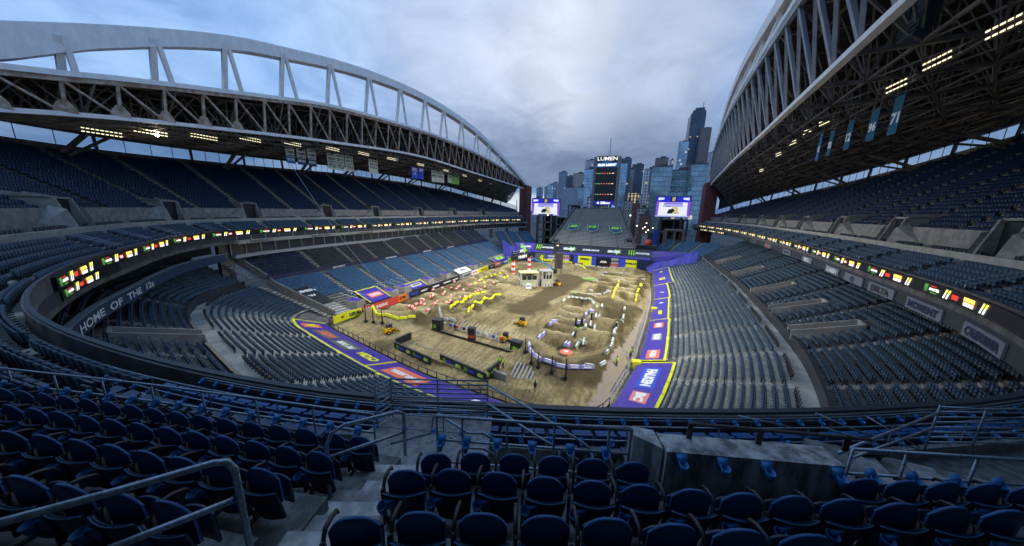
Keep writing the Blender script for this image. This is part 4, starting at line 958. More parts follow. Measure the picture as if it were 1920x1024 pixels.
# ================================================================== wall banners, seat covers
def wall_banner(C,a0,a1,o,z0,z1,m,label,texts,cat='banner',lean=0.0):
    t=thing('wall_banner',label,cat,(*C.at((a0+a1)/2),z0)); mb=MB(); A=C.seg(a0,a1,2)
    for i in range(len(A)-1):
        p=[C.at(A[i],o),C.at(A[i+1],o),C.at(A[i+1],o+.08),C.at(A[i],o+.08)]; q=[C.at(A[i],o+lean),C.at(A[i+1],o+lean),C.at(A[i+1],o+.08+lean),C.at(A[i],o+.08+lean)]
        mb.hexa([(v[0],v[1],z0) for v in p]+[(v[0],v[1],z1) for v in q])
    mb.build('vinyl',m,t); 
    for s_,u,w,h,mm in texts:     # u = 0..1 from viewer's left
        V,Fs=text2d(s_,.06,2); tw=V[:,0].max(); sx=w/tw; aC=a1+(a0-a1)*u; g=MB()
        g.add([(*C.at(aC+w/2-q*sx,o+lean*((b*h/(z1-z0))+.5-h/2/(z1-z0))-.03),(z0+z1)/2-h/2+b*h) for q,b in V],Fs); g.build('lettering',mm,t)
    return t
yW=lambda y:LOW.find(-53,y)
SP=[(41.4,47.6,YEL,'long yellow banner on the left wall nearest the corner',[('Insta360',.26,2.4,.6,DKB),('SUZUKI',.74,3.0,.85,NVY)]),
(47.8,58.2,RED,'red and orange banner on the left wall reading FLY and GASGAS',[('FLY',.14,2.2,1.1,WHT),('GASGAS',.5,3.6,.8,WHT)]),
(58.4,62.2,ORG,'orange banner on the left wall after the red one',[('KTM',.5,2.2,.8,DKB)]),
(62.4,66.5,NVY,'navy banner on the left wall reading SPORTS',[('SPORTS',.5,3,.6,CYB)]),(66.7,71.5,DKB,'black banner on the left wall reading OAKLEY',[('OAKLEY',.5,3,.5,WHT)]),
(71.7,77,DKB,'black banner on the left wall reading athletic',[('athletic',.5,3.2,.6,WHT)]),(77.2,88,DKB,'long black banner on the left wall with small white words',[('PRECISION',.3,4,.5,WHT),('RACING',.75,3,.5,WHT)]),
(88.2,95,GRYV,'grey banner on the left wall reading ALLIED',[('ALLIED',.5,4.5,.8,DKB)]),(95.2,100.5,WHT,'white banner on the left wall beside the grey one',[('MSTAR',.5,3.5,.7,RED)]),
(100.7,108,YEL,'short yellow banner far along the left wall',[('DUNLOP',.5,4,.7,DKB)]),(108.2,114,DKB,'black banner far along the left wall',[('TECH',.5,3,.6,WHT)]),(114.2,121,CORAL,'coral banner far along the left wall',[('HONDA',.5,4,.7,WHT)]),
(121.2,127,CYB,'blue banner far along the left wall',[('YAMAHA',.5,4,.7,WHT)]),(127.2,133.5,GRN,'bright green banner at the far end of the left wall',[('Kawasaki',.5,4,.7,DKB)])]
for y0_,y1_,m,l,tx in SP: wall_banner(LOW,yW(y1_),yW(y0_),-.35,.15,1.9,m,l,tx)
# seat covers: stretched vinyl sheets over the first rows
def cover(C,a0,a1,o0,z0,o1,z1,m,label,edge=YEL,graphics=(),bor=True,step=2.5):
    t=thing('seat_cover',label,'cover',(*C.at((a0+a1)/2,(o0+o1)/2),z0)); A=C.seg(a0,a1,step); mb=MB(); K=5
    def P(a,k,dz=0.0): 
        o=o0+(o1-o0)*k; p=C.at(a,o); return np.array([p[0],p[1],z0+(z1-z0)*k+.0+dz])
    for i in range(len(A)-1):
        for k in range(K):
            q=[P(A[i],k/K),P(A[i+1],k/K),P(A[i+1],(k+1)/K),P(A[i],(k+1)/K)]
            mb.hexa([v-[0,0,.12] for v in q]+q)
    mb.build('vinyl_sheet',m,t)
    if bor:
        b_=MB()
        for i in range(len(A)-1): 
            q=[P(A[i],1.005),P(A[i+1],1.005)]; b_.beam(q[0]+[0,0,.02],q[1]+[0,0,.02],.36,.1,ext=.1)
        for a in (a0,a1): b_.beam(P(a,0)+[0,0,.04],P(a,1.01)+[0,0,.04],.26,.08)
        b_.build('border',edge,t)
    for kind,s_,u,v,w,h,mb_,mt in graphics:     # u along 0..1 from viewer-left, v 0..1 up; w,h metres
        ac=a0+(a1-a0)*u; L=abs(a1-a0); D_=math.hypot(o1-o0,z1-z0)
        def onS(du,dv,dz): return P(ac-du,v+dv/D_,dz)
        if mb_ is not None: MB().add([onS(-w/2,-h/2,.03),onS(w/2,-h/2,.03),onS(w/2,h/2,.03),onS(-w/2,h/2,.03)],[(0,1,2,3)]).build('printed_panel',mb_,t)
        g=MB()
        if kind=='text':
            V,Fs=text2d(s_,.07,2); tw=V[:,0].max(); hh=min(h*.6,w*.8/tw*1.7); ww=min(w*.82,hh*tw*1.2)
            g.add([onS(q/tw*ww-ww/2,(b-.5)*hh,.06) for q,b in V],Fs)
        elif kind=='claw':
            for pl in CLAW: g.add([onS((q-.45)*h*.8-w*.36,(b-.5)*h*.8,.06) for q,b in pl],[tuple(range(len(pl)))])
            g.build('emblem',GRN,t); g=MB()
            V,Fs=text2d(s_,.07,2); tw=V[:,0].max(); g.add([onS(q/tw*w*.62-w*.16,(b-.5)*h*.42,.06) for q,b in V],Fs)
        elif kind=='star':
            g.add([onS(math.cos(k*math.pi/5+.3)*h*(.5 if k%2 else .22)+w*.2,math.sin(k*math.pi/5+.3)*h*(.5 if k%2 else .22),.05) for k in range(10)],[tuple(range(10))]); g.build('emblem',GRN,t); g=MB()
            V,Fs=text2d(s_,.1,2); tw=V[:,0].max(); g.add([onS(q/tw*w*.8-w*.4,(b-.5)*h*.42,.07) for q,b in V],Fs)
        g.build('lettering',mt,t)
    return t
aS=lambda x_,y_:LOW.find(x_,y_)
GP=mat('coral_panel',(.70,.22,.20),.5); GR2=mat('olive_panel',(.11,.13,.10),.5)
cover(LOW,aS(-53.6,38.9),aS(-31,32.8),.1,1.35,5.2,3.0,PURP,'big purple seat cover in the near left corner with yellow border',YEL,
 [('text','A',.10,.55,2.4,3.0,CORAL,YEL),('text','RACER X',.33,.5,5.5,2.6,GR2,CORAL),('text','PRO TAPER',.60,.5,5.5,2.8,GR2,WHT),('text','CYCRA',.86,.5,5.6,2.6,None,YEL)])
cover(LOW,aS(-30.6,32.7),aS(-2,31),.1,1.3,5.2,3.0,PURP,'purple seat cover nearest the camera with coral panel of white words',YEL,
 [('text','ARMA ARMA',.18,.5,6.5,3.4,CORAL,WHT),('text','NITRO',.62,.5,6,2.6,None,WHT),('text','CARBON',.85,.5,5,2.6,None,YEL)])
for (p0,p1,l,gr,o1,z1) in (((.0,33.6),(3.4,47.4),'purple seat cover in the near right corner reading FALKEN',[('text','FALKEN',.66,.5,6.0,2.5,CYB,WHT),('text','BC',.30,.5,2.3,2.3,GP,WHT)],5.0,3.0),
    ((3.5,47.8),(6.4,68),'purple seat cover on the right wall with a pink honda panel',[('text','HONDA',.12,.5,3.4,2.0,CORAL,WHT),('text','SUZUKI',.5,.5,3.2,1.6,GRYV,WHT),('text','MG',.82,.5,3,1.8,CORAL,WHT)],3.6,2.5),
    ((6.45,68.5),(8.4,86.5),'narrow purple seat cover halfway along the right wall',[('text','ROCKSTAR',.3,.5,4,1.8,None,YEL),('text','B',.75,.5,2,1.6,None,WHT)],3.4,2.4),
    ((8.45,87),(9.6,103),'narrow purple seat cover far along the right wall',[('text','B',.4,.5,2,1.6,None,WHT)],3.6,2.5),
    ((9.65,103.5),(11.2,132),'purple seat cover at the far end of the right wall',[('text','X',.3,.5,3,1.8,YEL,DKB),('text','ALPS',.75,.5,3,1.6,None,YEL)],5.4,3.2)):
    cover(LOW,aS(*p0),aS(*p1),.1,1.3,o1,z1,PURP,l,YEL,gr)
# west covers
cover(LOW,yW(46.2),sW1-.3,4.6,3.6,10.6,6.35,DKB,'black seat cover reading LUMEN above grey striped steps at left',GRYV,[('text','LUMEN',.5,.8,4.4,1.5,None,WHT),('text','W',.5,.5,2,1.2,None,WHT)],bor=False)
cover(LOW,yW(57),yW(50.6),.6,2.1,5.2,4.2,PURP,'purple seat cover behind the red banner on the left wall',YEL,[('text','TOYOTA',.45,.45,3.6,1.8,CORAL,WHT)])
cover(LOW,yW(70.5),yW(64.4),.6,1.95,3.2,3.1,PURP,'small purple and white seat cover behind the navy banner',YEL,[('text','APPEARANCE',.5,.5,4,1.2,WHT,DKB)])
cover(LOW,yW(96.5),yW(89.5),.6,1.95,3.2,3.1,WHT,'white seat cover behind the grey banner at far left',YEL,[('text','HONDA',.5,.5,4,1.2,None,CYB)],bor=False)
cover(LOW,yW(132),yW(116),.6,1.95,3.6,3.3,PURP,'purple seat cover with lime panel at the far left',YEL,[('text','KX',.5,.5,7,1.9,GRN,DKB)])
# camera wells (grey boxes with purple lids)
def well(y0_,y1_,label):
    a=yW((y0_+y1_)/2); w=y1_-y0_; nn=LOW.nrm(a); t_=np.array([nn[1],-nn[0]]); ax=(np.array([*t_,0]),np.array([*nn,0]),np.array([0,0,1.]))
    t=thing('wall_box',label,'box',(*LOW.at(a,2),1)); c=LOW.at(a,2.3); mb=MB()
    mb.box((c[0],c[1],2.2),(w,3.6,2.2),ax=ax); mb.build('box_body',CONL,t); mb=MB(); mb.box((c[0],c[1],3.34),(w*.86,3.0,.06),ax=ax); mb.build('lid',PURP,t)
    mb=MB()
    for s_ in(-1,1): 
        q0=LOW.at(a,.3)+t_*s_*w*.5; q1=LOW.at(a,5.0)+t_*s_*w*.5; mb.tube([(q0[0],q0[1],3.3),(q0[0],q0[1],4.2),(q1[0],q1[1],5.0),(q1[0],q1[1],3.6)],.04,5)
    mb.build('rail',STEEL,t)
for y0_,l in ((57.5,'grey box with purple lid, nearer of two beside the orange banner'),(61,'grey box with purple lid, farther of two beside the orange banner'),(72,'grey wall box behind the black banner at left'),(46.9,'grey box with purple lid beside the yellow banner'),(81,'low grey wall box halfway down the left wall'),(99,'low grey wall box far along the left wall')):
    well(y0_,y0_+2.6,l)
# concrete stair strip with dark stripes beside LUMEN cover
t=thing('striped_cover','grey cover with dark stripes lying in the corner below the LUMEN cover','cover',(*LOW.at(yW(42.3),3),1.5)); a=sW1-1.6
mb=MB()
for k in range(11):
    o=.6+k*.42; p=LOW.at(a-1.8,o); q=LOW.at(a+1.5,o); mb.beam((p[0],p[1],1.6+k*.17),(q[0],q[1],1.6+k*.17),.24,.08,k%2)
mb.build('strips',[GRYV,WHT],t)
# ================================================================== north wall
NZ=lambda px,py:GY(px,py,137)
xl,xr=-50.0,12.4
north=Curve([(-50.5,133.5),(-47,136.6),(-30,137.6),(-10,138.1),(5,138.0),(12.3,137.2)]); 
if north.nrm(20)[1]<0: north.N=-north.N
def nU(x_): return north.find(x_,138)
def nboard(x0,x1,z0,z1,m,label,texts=()):
    t=thing('wall_banner',label,'banner',((x0+x1)/2,137,z0)); mb=MB(); a0,a1=nU(x0),nU(x1); A=north.seg(a0,a1,2)
    for i in range(len(A)-1):
        p=[north.at(A[i],-.3),north.at(A[i+1],-.3),north.at(A[i+1],-.1),north.at(A[i],-.1)]; mb.hexa([(v[0],v[1],z0) for v in p]+[(v[0],v[1],z1) for v in p])
    mb.build('vinyl',m,t)
    for s_,u,v,w,h,mm in texts:
        V,Fs=text2d(s_,.08,1); tw=V[:,0].max(); g=MB(); ac=a0+(a1-a0)*u; g.add([(*north.at(ac-w/2+q/tw*w,-.36),z0+(z1-z0)*v-h/2+b*h) for q,b in V],Fs); g.build('lettering',mm,t)
W_=lambda px:GY(px,485,137.5)[0]
zt=4.6
nwll=thing('north_wall','dark wall closing the far end of the dirt floor','wall',(-20,138,0)); mb=MB(); wallstrip(mb,north,0,north.L,-.05,.5,0,zt,2); mb.build('wall_panel',NVY,nwll)
for i,(p0,p1,z0,z1,m,l,tx) in enumerate(((1003,1022,.2,4.4,GR2,'dark panel with yellow monogram at the left of the far wall',[('G',.6,.5,1.8,2.8,YEL)]),(1023,1029,.2,4.4,CYB,'plain blue panel between dark panels on the far wall',[]),
 (1030,1046,.2,4.4,GR2,'dark panel with rows of white words on the far wall',[('TWISTED TEA',.5,.75,5,.8,WHT),('LUCAS OIL',.5,.45,4.6,.8,WHT)]),(1050,1071,.2,4.4,GRYV,'grey panel of small coloured words right of the dark column',[('RACE TECH',.5,.7,5,.7,RED),('WORLD',.5,.4,4,.7,WHT)]),
 (1072,1083,.2,4.4,CYB,'plain blue panel right of the grey panel on the far wall',[]),(1083,1105,.2,4.4,YEL,'tall bright yellow panel in the middle of the far wall',[('PIRELLI',.5,.7,4,.8,DKB)]),(1106,1114,.2,4.4,CYB,'plain blue panel right of the tall yellow panel',[]),
 (1115,1143,.2,4.0,BLK,'black video wall panel on the far wall',[('AMA',.5,.6,3,1,WHT)]),(1144,1161,.2,4.4,GRYV,'pale panel with dark words right of the black screen',[('MX SPORTS',.5,.7,4.5,.8,DKB),('RACER',.5,.35,4,.8,RED)]),(1162,1172,.2,4.4,CYB,'plain blue panel near the right of the far wall',[]),
 (1172,1196,.2,4.2,YEL,'tall bright yellow panel at the right of the far wall',[('DUNLOP',.5,.6,4.5,.9,DKB)]))):
    nboard(W_(p0),W_(p1),z0,z1,m,l,tx)
for p0,p1,z0,z1,m,l,s_,mm in ((1018,1037,.1,1.9,YEL,'low yellow board at the left foot of the far wall','Lucas',DKB),(1056,1074,.1,1.7,YEL,'low yellow board right of the dark column','+ prime',DKB),(1076,1094,.1,1.4,BRICK,'low dark red board at the foot of the far wall','2026',WHT),(1148,1160,.1,1.3,RED,'low red board at the right foot of the far wall','F',WHT)):
    x0,x1=W_(p0),W_(p1); t=thing('low_board',l,'board',((x0+x1)/2,136.2,z0)); MB().box(((x0+x1)/2,136.3,(z0+z1)/2),(x1-x0,.15,z1-z0)).build('vinyl',m,t)
    mb=MB(); put_text(mb,s_,((x0+x1)/2,136.22,(z0+z1)/2),np.array([1,0,0.]),np.array([0,0,1.]),(x1-x0)*.8,(z1-z0)*.55,0,.02,.06); mb.build('lettering',mm,t)
# sloping covers above the wall
LV=[(CYB,-50,-42.2,'blue sloping cover at the left of the far wall',[('text','RACER',.4,.5,4,1.3,None,WHT)]),(DKB,-42,-31,'black sloping cover with green claw at left above the far wall',[('claw','MONSTER',.5,.5,9,3.2,None,WHT)]),(DKB,-30.8,-20.6,'black sloping cover with green star, left of centre',[('star','SMX',.5,.5,7,3.4,None,WHT)]),
 (DKB,-20.4,-10.2,'black sloping cover with white words in the centre above the far wall',[('text','SUPERCROSS',.5,.4,7.5,2.4,None,WHT)]),(DKB,-10,0,'black sloping cover with green star, right of centre',[('star','SMX',.5,.5,7,3.4,None,WHT)]),(DKB,.2,10,'black sloping cover with green claw at right above the far wall',[('claw','MONSTER',.5,.5,9,3.2,None,WHT)])]
class _C: pass
NC=_C(); 
for m,x0,x1,l,gr in LV:
    a0,a1=nU(x0),nU(x1); t=thing('seat_cover',l,'cover',((x0+x1)/2,142,5)); mb=MB(); A=north.seg(a0,a1,2.5)
    P=lambda a,k,dz=0.0:np.array([*north.at(a,.5+8.0*k),zt+.1+3.4*k+dz])
    for i in range(len(A)-1): q=[P(A[i],0),P(A[i+1],0),P(A[i+1],1),P(A[i],1)]; mb.hexa([v-[0,0,.15] for v in q]+q)
    mb.build('vinyl_sheet',PURP if m is CYB else m,t)
    mb=MB(); 
    for i in range(len(A)-1): q=[P(A[i],0,.04),P(A[i+1],0,.04),P(A[i+1],.16,.04),P(A[i],.16,.04)]; mb.hexa([v-[0,0,.03] for v in q]+q)
    mb.build('blue_edge',PURP,t)
    for kind,s_,u,v,w,h,_,mt in gr:
        g=MB(); ac=(a0+a1)/2; D_=8.7; on=lambda du,dv,dz=.1:P(ac+du,.56+dv/D_,dz)
        if kind=='claw':
            for pl in CLAW: g.add([on((q-.45)*h*.9-w*.33,(b-.5)*h*1.5) for q,b in pl],[tuple(range(len(pl)))])
            g.build('emblem',GRN,t); g=MB(); V,Fs=text2d(s_,.07,1); tw=V[:,0].max(); g.add([on(q/tw*w*.62-w*.14,(b-.5)*1.8) for q,b in V],Fs)
        elif kind=='star':
            g.add([on(math.cos(k*math.pi/5+.3)*h*(.55 if k%2 else .25)+1.2,math.sin(k*math.pi/5+.3)*h*(.9 if k%2 else .4),.08) for k in range(10)],[tuple(range(10))]); g.build('emblem',GRN,t); g=MB(); V,Fs=text2d(s_,.1,1); tw=V[:,0].max(); g.add([on(q/tw*6-3,(b-.5)*2.4,.12) for q,b in V],Fs)
        else:
            V,Fs=text2d(s_,.07,1); tw=V[:,0].max(); g.add([on(q/tw*w-w/2,(b-.5)*1.6) for q,b in V],Fs)
        g.build('lettering',mt,t)
# tall draped blue cloths either side of the far wall
DRP=mat('draped_blue',(.03,.035,.33),.55,var=.35,scale=.6,bump=.6,stretch=(1,1,.15))
def drape(pts,label,txt=None):
    t=thing('draped_cloth',label,'cloth',tuple(pts[0][0])); mb=MB(); n=len(pts)
    for i in range(n-1):
        (b0,t0),(b1,t1)=pts[i],pts[i+1]; K=6
        for k in range(K):
            l0=lambda a,b,f:np.array(a)+(np.array(b)-np.array(a))*f
            q=[l0(b0,b1,k/K),l0(b0,b1,(k+1)/K),l0(t0,t1,(k+1)/K),l0(t0,t1,k/K)]
            w0=.25*math.sin((i*K+k)*1.9); w1=.25*math.sin((i*K+k+1)*1.9); off=np.array([0,1.,0]); q=[q[0]+off*w0,q[1]+off*w1,q[2]+off*w1*.3,q[3]+off*w0*.3]
            mb.hexa([v+np.array([0,.12,0]) for v in q[:4]]+[v for v in q[:4]])
    mb.build('cloth_sheet',DRP,t)
    if txt:
        mb=MB(); o,ux=txt[1],np.array(txt[2],float); ux/=np.linalg.norm(ux); put_text(mb,txt[0],o,ux,np.array([0,0,1.]),4.5,1.4,0,.3,.05); mb.build('lettering',WHT,t)
P3=lambda px,py,Y:tuple(GY(px,py,Y))
drape([((*P3(944,480,130)[:2],P3(944,480,130)[2]-1.5),P3(942,449,130)),(P3(962,478,134),P3(958,461,134)),(P3(985,484,137),P3(980,464,139)),(P3(1002,490,137),P3(1003,470,138))],'deep blue draped cloth closing the gap at the left of the far wall')
drape([((8.5,138,0),P3(1188,487,142)),((13,133,0),P3(1232,492,137)),((17,131,.5),P3(1262,487,134)),((22,128,3.4),P3(1297,473,132)),((24.5,126,6.2),P3(1312,470,130))],'deep blue draped cloth closing the gap at the right of the far wall',)
t=thing('sloping_cover','purple sloping cover with pink panel at the right behind the far wall','cover',(16,146,4)); mb=MB(); q=[np.array(P3(*v)) for v in((1186,488,142),(1236,492,140),(1300,474,146),(1205,470,152))]; mb.hexa([v-[0,0,.15] for v in q]+q); mb.build('vinyl_sheet',PURP,t)
MB().add([np.array(P3(*v))+[0,0,.1] for v in((1216,482,145.5),(1238,485,144.5),(1240,482,146.5),(1218,479,147.5))],[(0,1,2,3)]).build('printed_panel',PNK,t)
t=thing('sloping_cover','purple sloping cover reading RACER at the left behind the far wall','cover',(-48,146,4)); mb=MB(); q=[np.array(P3(*v)) for v in((1002,473,138.5),(1016,474,138.5),(1016,464,146),(978,461,144))]; mb.hexa([v-[0,0,.15] for v in q]+q); mb.build('vinyl_sheet',PURP,t)
# ================================================================== north end: bleachers, tower, screens, city
FL,FR,TL,TR=[np.array(v) for v in (GY(1030,456,150),GY(1192,467,150),GY(1078,391,186),GY(1163,389,186))]
ALU=mat('bleacher_aluminium',(.62,.63,.62),.5,.0,var=.2,scale=1.5); ALUD=mat('bleacher_grey',(.17,.17,.165),.8,var=.2)
hn=thing('bleacher_stand','steep grey wedge of bleachers below the tall screen at the far end','bleachers',(-18,168,0))
NR=32; mb=MB(); bn_=MB()
L2=lambda a,b,t:a+(b-a)*t
for i in range(NR):
    t0,t1=i/NR,(i+1)/NR; a,b=L2(FL,TL,t0),L2(FR,TR,t0); c,d=L2(FR,TR,t1),L2(FL,TL,t1)
    c=np.array([c[0],c[1],b[2]]); d=np.array([d[0],d[1],a[2]]); mb.add([a,b,c,d],[(0,1,2,3)])
    mb.add([d,c,[c[0],c[1],L2(FR,TR,t1)[2]],[d[0],d[1],L2(FL,TL,t1)[2]]],[(0,1,2,3)])
    for u0,u1 in ((.03,.19),(.22,.485),(.515,.79),(.82,.97)):
        p,q=L2(a,b,u0),L2(a,b,u1); bn_.beam(p+[0,.3,.42],q+[0,.35,.45],.5,.08)
mb.build('bleacher_steps',ALUD,hn); bn_.build('bench_rows',ALU,hn)
for u in (.2,.5,.8):
    mb=MB()
    for k in (-.012,.012): mb.tube([L2(L2(FL,FR,u+k),L2(TL,TR,u+k),t_)+[0,0,1.0] for t_ in(0,.25,.5,.75,1)],.05,4)
    a=MB(); 
    for i in range(NR): p=L2(L2(FL,FR,u),L2(TL,TR,u),(i+.5)/NR); a.box((p[0],p[1],p[2]-.1),(.95,.5,.1))
    a.build('aisle',CONL,hn); mb.build('handrail',STEEL,hn)
mb=MB(); mb.add([FL,TL,[TL[0],TL[1],0],[FL[0],FL[1],0]],[(0,1,2,3)]); mb.add([FR,TR,[TR[0],TR[1],0],[FR[0],FR[1],0]],[(3,2,1,0)]); mb.add([TL,TR,[TR[0],TR[1],0],[TL[0],TL[1],0]],[(0,1,2,3)])
for a,b in ((FL,TL),(FR,TR)): mb.beam(a+[0,0,.5],b+[0,0,.5],.5,1.0)
mb.build('side_walls',COND,hn)
# shield shaped badges laid on the benches
for k,(u,t_,s_,l) in enumerate(((.205,.40,'35','left'),(.49,.40,'12','middle'),(.81,.38,'50','right'))):
    c=L2(L2(FL,FR,u),L2(TL,TR,u),t_); ux=_n(FR-FL); uy=_n(L2(TL,TR,u)-L2(FL,FR,u)); c=c+np.cross(ux,uy)*.9
    t=thing('shield_badge','dark shield banner with lime border on the bleachers, %s of three'%l,'banner',c,0,'shield banners laid on the bleachers')
    sh=[(-2.6,3.2),(2.6,3.2),(2.6,-2.2),(0,-4),(-2.6,-2.2)]; mb=MB(); mb.plate(c,ux,uy,[(a*1.12,b*1.1) for a,b in sh],.1,0); mb.plate(c+np.cross(ux,uy)*.1,ux,uy,sh,.06,1); mb.plate(c+np.cross(ux,uy)*.16,ux,uy,[(-2.2,-1.0),(2.2,-1.0),(2.2,-2.2),(0,-3.5),(-2.2,-2.2)],.03,2); mb.build('shield',[mat('mint_vinyl',(.30,.55,.42),.6),NVY,SLT],t)
    mb=MB(); put_text(mb,s_,c+uy*.7,ux,uy,4,2.6,0,.2,.08,slant=.25); mb.build('numerals',GRN,t)
# ribbon screen on the bleacher front
fc=Curve([(FL[0]-2,149.6),(FR[0]+1.5,149.6)]); 
if fc.nrm(1)[1]<0: fc.N=-fc.N
zf=FL[2]
fc2=Curve([(FR[0]+1.5,149.6),(FL[0]-2,149.6)]); fc2.N=fc.N.copy()
t=thing('bleacher_wall','dark concrete front below the bleachers at the far end','wall',(-15,150,0)); mb=MB(); mb.box(((FL[0]+FR[0])/2,150.3,zf/2-.6),(FR[0]-FL[0]+6,1.0,zf-1.2)); mb.build('front_wall',COND,t)
ribbon('r','ribbon screen along the front of the far bleachers',fc,0,fc.L,-.3,zf-1.3,zf-.3,rev=True,unit=8.6)
for i,px in enumerate((1042,1180)):
    p=GY(px,452,149); t=thing('goal_frame','black padded frame above the far ribbon screen, '+('left' if i==0 else 'right')+' one','frame',p); MB().tube([p+[-2,0,-1.2],p+[-2,0,.6],p+[-1.2,0,1],p+[1.2,0,1],p+[2,0,.6],p+[2,0,-1.2]],.18,6).build('frame_tube',DKB,t); MB().box(p+[0,0,-.1],(2.6,.5,1.2)).build('black_box',DKB,t)
# ---- scoreboard tower
s0,s1=GY(1113,384,187),GY(1152,384,187); s2,s3=GY(1160,292,189),GY(1119,296,189)
sb=thing('scoreboard_tower','very tall slim black scoreboard reading LUMEN FIELD with blue footer','scoreboard',((s0[0]+s1[0])/2,188,26))
zb,zt_=s0[2],s2[2]; xc=(s0[0]+s1[0]+s2[0]+s3[0])/4; wd=((s1[0]-s0[0])+(s2[0]-s3[0]))/2
MB().box((xc,188.6,(zb+zt_)/2),(wd,1.0,zt_-zb)).build('screen',SCR,sb)
mb=MB(); 
for s_ in(-1,1): mb.box((xc+s_*(wd/2+.8),189,(zb+zt_)/2-.5),(1.4,1.8,zt_-zb+.2))
mb.build('side_frame',mat('frame_grey',(.12,.13,.14),.6),sb)
mb=MB()
for s_ in(-.3,.3):
    mb.box((xc+s_*wd,190,zb/2),(1.2,2,zb),0)
mb.box((xc,190,zb-1.2),(5,2.4,2.4),1); mb.build('legs',[COND,CONL],sb)
def band(z0,z1,m,nm='panel',dx=0): MB().box((xc,188.06,(z0+z1)/2),(wd-.2,.06,z1-z0)).build(nm,m,sb)
hh=zt_-zb
band(zb+hh*.78,zb+hh*.865,mat('led_blue',(0,0,.1),.5,emit=(.01,.16,.50),es=.8)); band(zb,zb+hh*.085,mat('led_navy',(0,0,.1),.5,emit=(.01,.02,.38),es=.8))
mb=MB(); ux=np.array([1.,0,0]); uz=np.array([0,0,1.]); zz_=lambda f:(xc,188.0,zb+hh*f)
put_text(mb,'LUMEN',zz_(.945),ux,uz,wd*.93,2.0,0,.03,.02); put_text(mb,'FIELD',zz_(.895),ux,uz,wd*.45,.8,2,.03,.0); put_text(mb,'BUD LIGHT',zz_(.82),ux,uz,wd*.85,1.4,0,.04,.1,.2); put_text(mb,'Zillow',zz_(.043)+np.array([.6,0,0]),ux,uz,wd*.5,1.4,0,.04,.06)
mb.add([np.array(zz_(.043))+np.array([a-3.4,-.05,b]) for a,b in((-.6,-.6),(.6,-.6),(.6,.2),(0,.75),(-.6,.2))],[(0,1,2,3,4)])
for f in (.65,.44,.22):
    x0=xc-wd/2+.5
    for k in range(7):
        w=[.3,1.3,.3,1.5,.3,.9,1.2][k]; mb.box((x0+w/2,188.03,zb+hh*f),(w,.03,.32+.1*(k%2)),[0,4,0,1,0,3,0][k]); x0+=w+.65
mb.build('display_graphics',[mat('led_white_bright',(.1,.1,.1),.5,emit=(1,1,1),es=1.1),E_R,mat('led_cyan',(0,0,.1),.5,emit=(.1,.35,.7),es=.7),E_O,E_G],sb)
# ---- two video screens
def vscreen(px0,px1,py0,py1,Y,label):
    a,b=GY(px0,py1,Y),GY(px1,py0,Y); c=(a+b)/2; w=b[0]-a[0]; h=b[2]-a[2]; t=thing('video_screen',label,'screen',(c[0],Y,a[2]))
    MB().box((c[0],Y+.5,c[2]),(w+.5,.9,h+.5)).build('housing',DSTEEL,t)
    VW=mat('video_white',(.1,.1,.1),.5,emit=(.80,.82,1.0),es=1.0); VL=mat('video_lavender',(.1,.1,.1),.5,emit=(.42,.42,.95),es=.9); VB=mat('video_blue',(.0,.0,.1),.5,emit=(.02,.025,.62),es=.9); VK=mat('video_black',(.01,.01,.01),.5,emit=(.02,.02,.03),es=.5); VP=mat('video_purple',(.1,0,.1),.5,emit=(.24,.10,.72),es=.9); VY=mat('video_gold',(.1,.1,0),.5,emit=(.75,.65,.3),es=.8)
    P=lambda u,v,d=.0:np.array([a[0]+w*u,Y-.02-d,a[2]+h*v]); g=MB()
    def q(pts,mi,d): g.add([P(u,v,d) for u,v in pts],[tuple(range(len(pts)))],mi)
    q([(0,0),(1,0),(1,1),(0,1)],0,.0); q([(0,.72),(1,.72),(1,1),(0,1)],2,.02); q([(.2,.5),(.8,.5),(.75,.72),(.25,.72)],1,.03); q([(0,.0),(.07,.0),(.09,.75),(.0,.75)],4,.03); q([(.93,0),(1,0),(1,.75),(.91,.75)],4,.03)
    q([(0,.0),(1,0),(1,.06),(0,.06)],1,.035); q([(.05,.82),(.22,.86),(.22,.95),(.05,.95)],0,.04); q([(.78,.86),(.95,.82),(.95,.95),(.78,.95)],0,.04); q([(.22,.64),(.78,.64),(.78,.68),(.22,.68)],4,.045)
    for k in range(3): q([(.46+.03*k,.78),(.48+.03*k,.78),(.49+.03*k,.97),(.465+.03*k,.97)],5,.05)
    q([(.42,.74),(.58,.74),(.6,1),(.4,1)],3,.03)
    q([(.34,.16),(.62,.16),(.66,.3),(.5,.42),(.38,.36)],3,.05); q([(.48,.16),(.56,.16),(.68,.36),(.62,.52),(.54,.52),(.6,.36)],5,.07); q([(.62,.16),(.72,.16),(.56,.52),(.48,.5)],5,.065); q([(.30,.5),(.45,.5),(.45,.53),(.30,.53)],3,.05)
    g.build('picture',[VW,VL,VB,VK,VP,VY],t)
    mb=MB()
    for s_ in(.2,.8): mb.box((a[0]+w*s_,Y+1.2,a[2]/2+h*.2),(.9,.9,a[2]+h*.4))
    mb.build('masts',DSTEEL,t)
vscreen(997,1050,373,403,176,'video screen left of the bleachers showing a purple and white graphic'); vscreen(1228,1297,369,406,176,'video screen right of the bleachers showing a purple and white graphic')
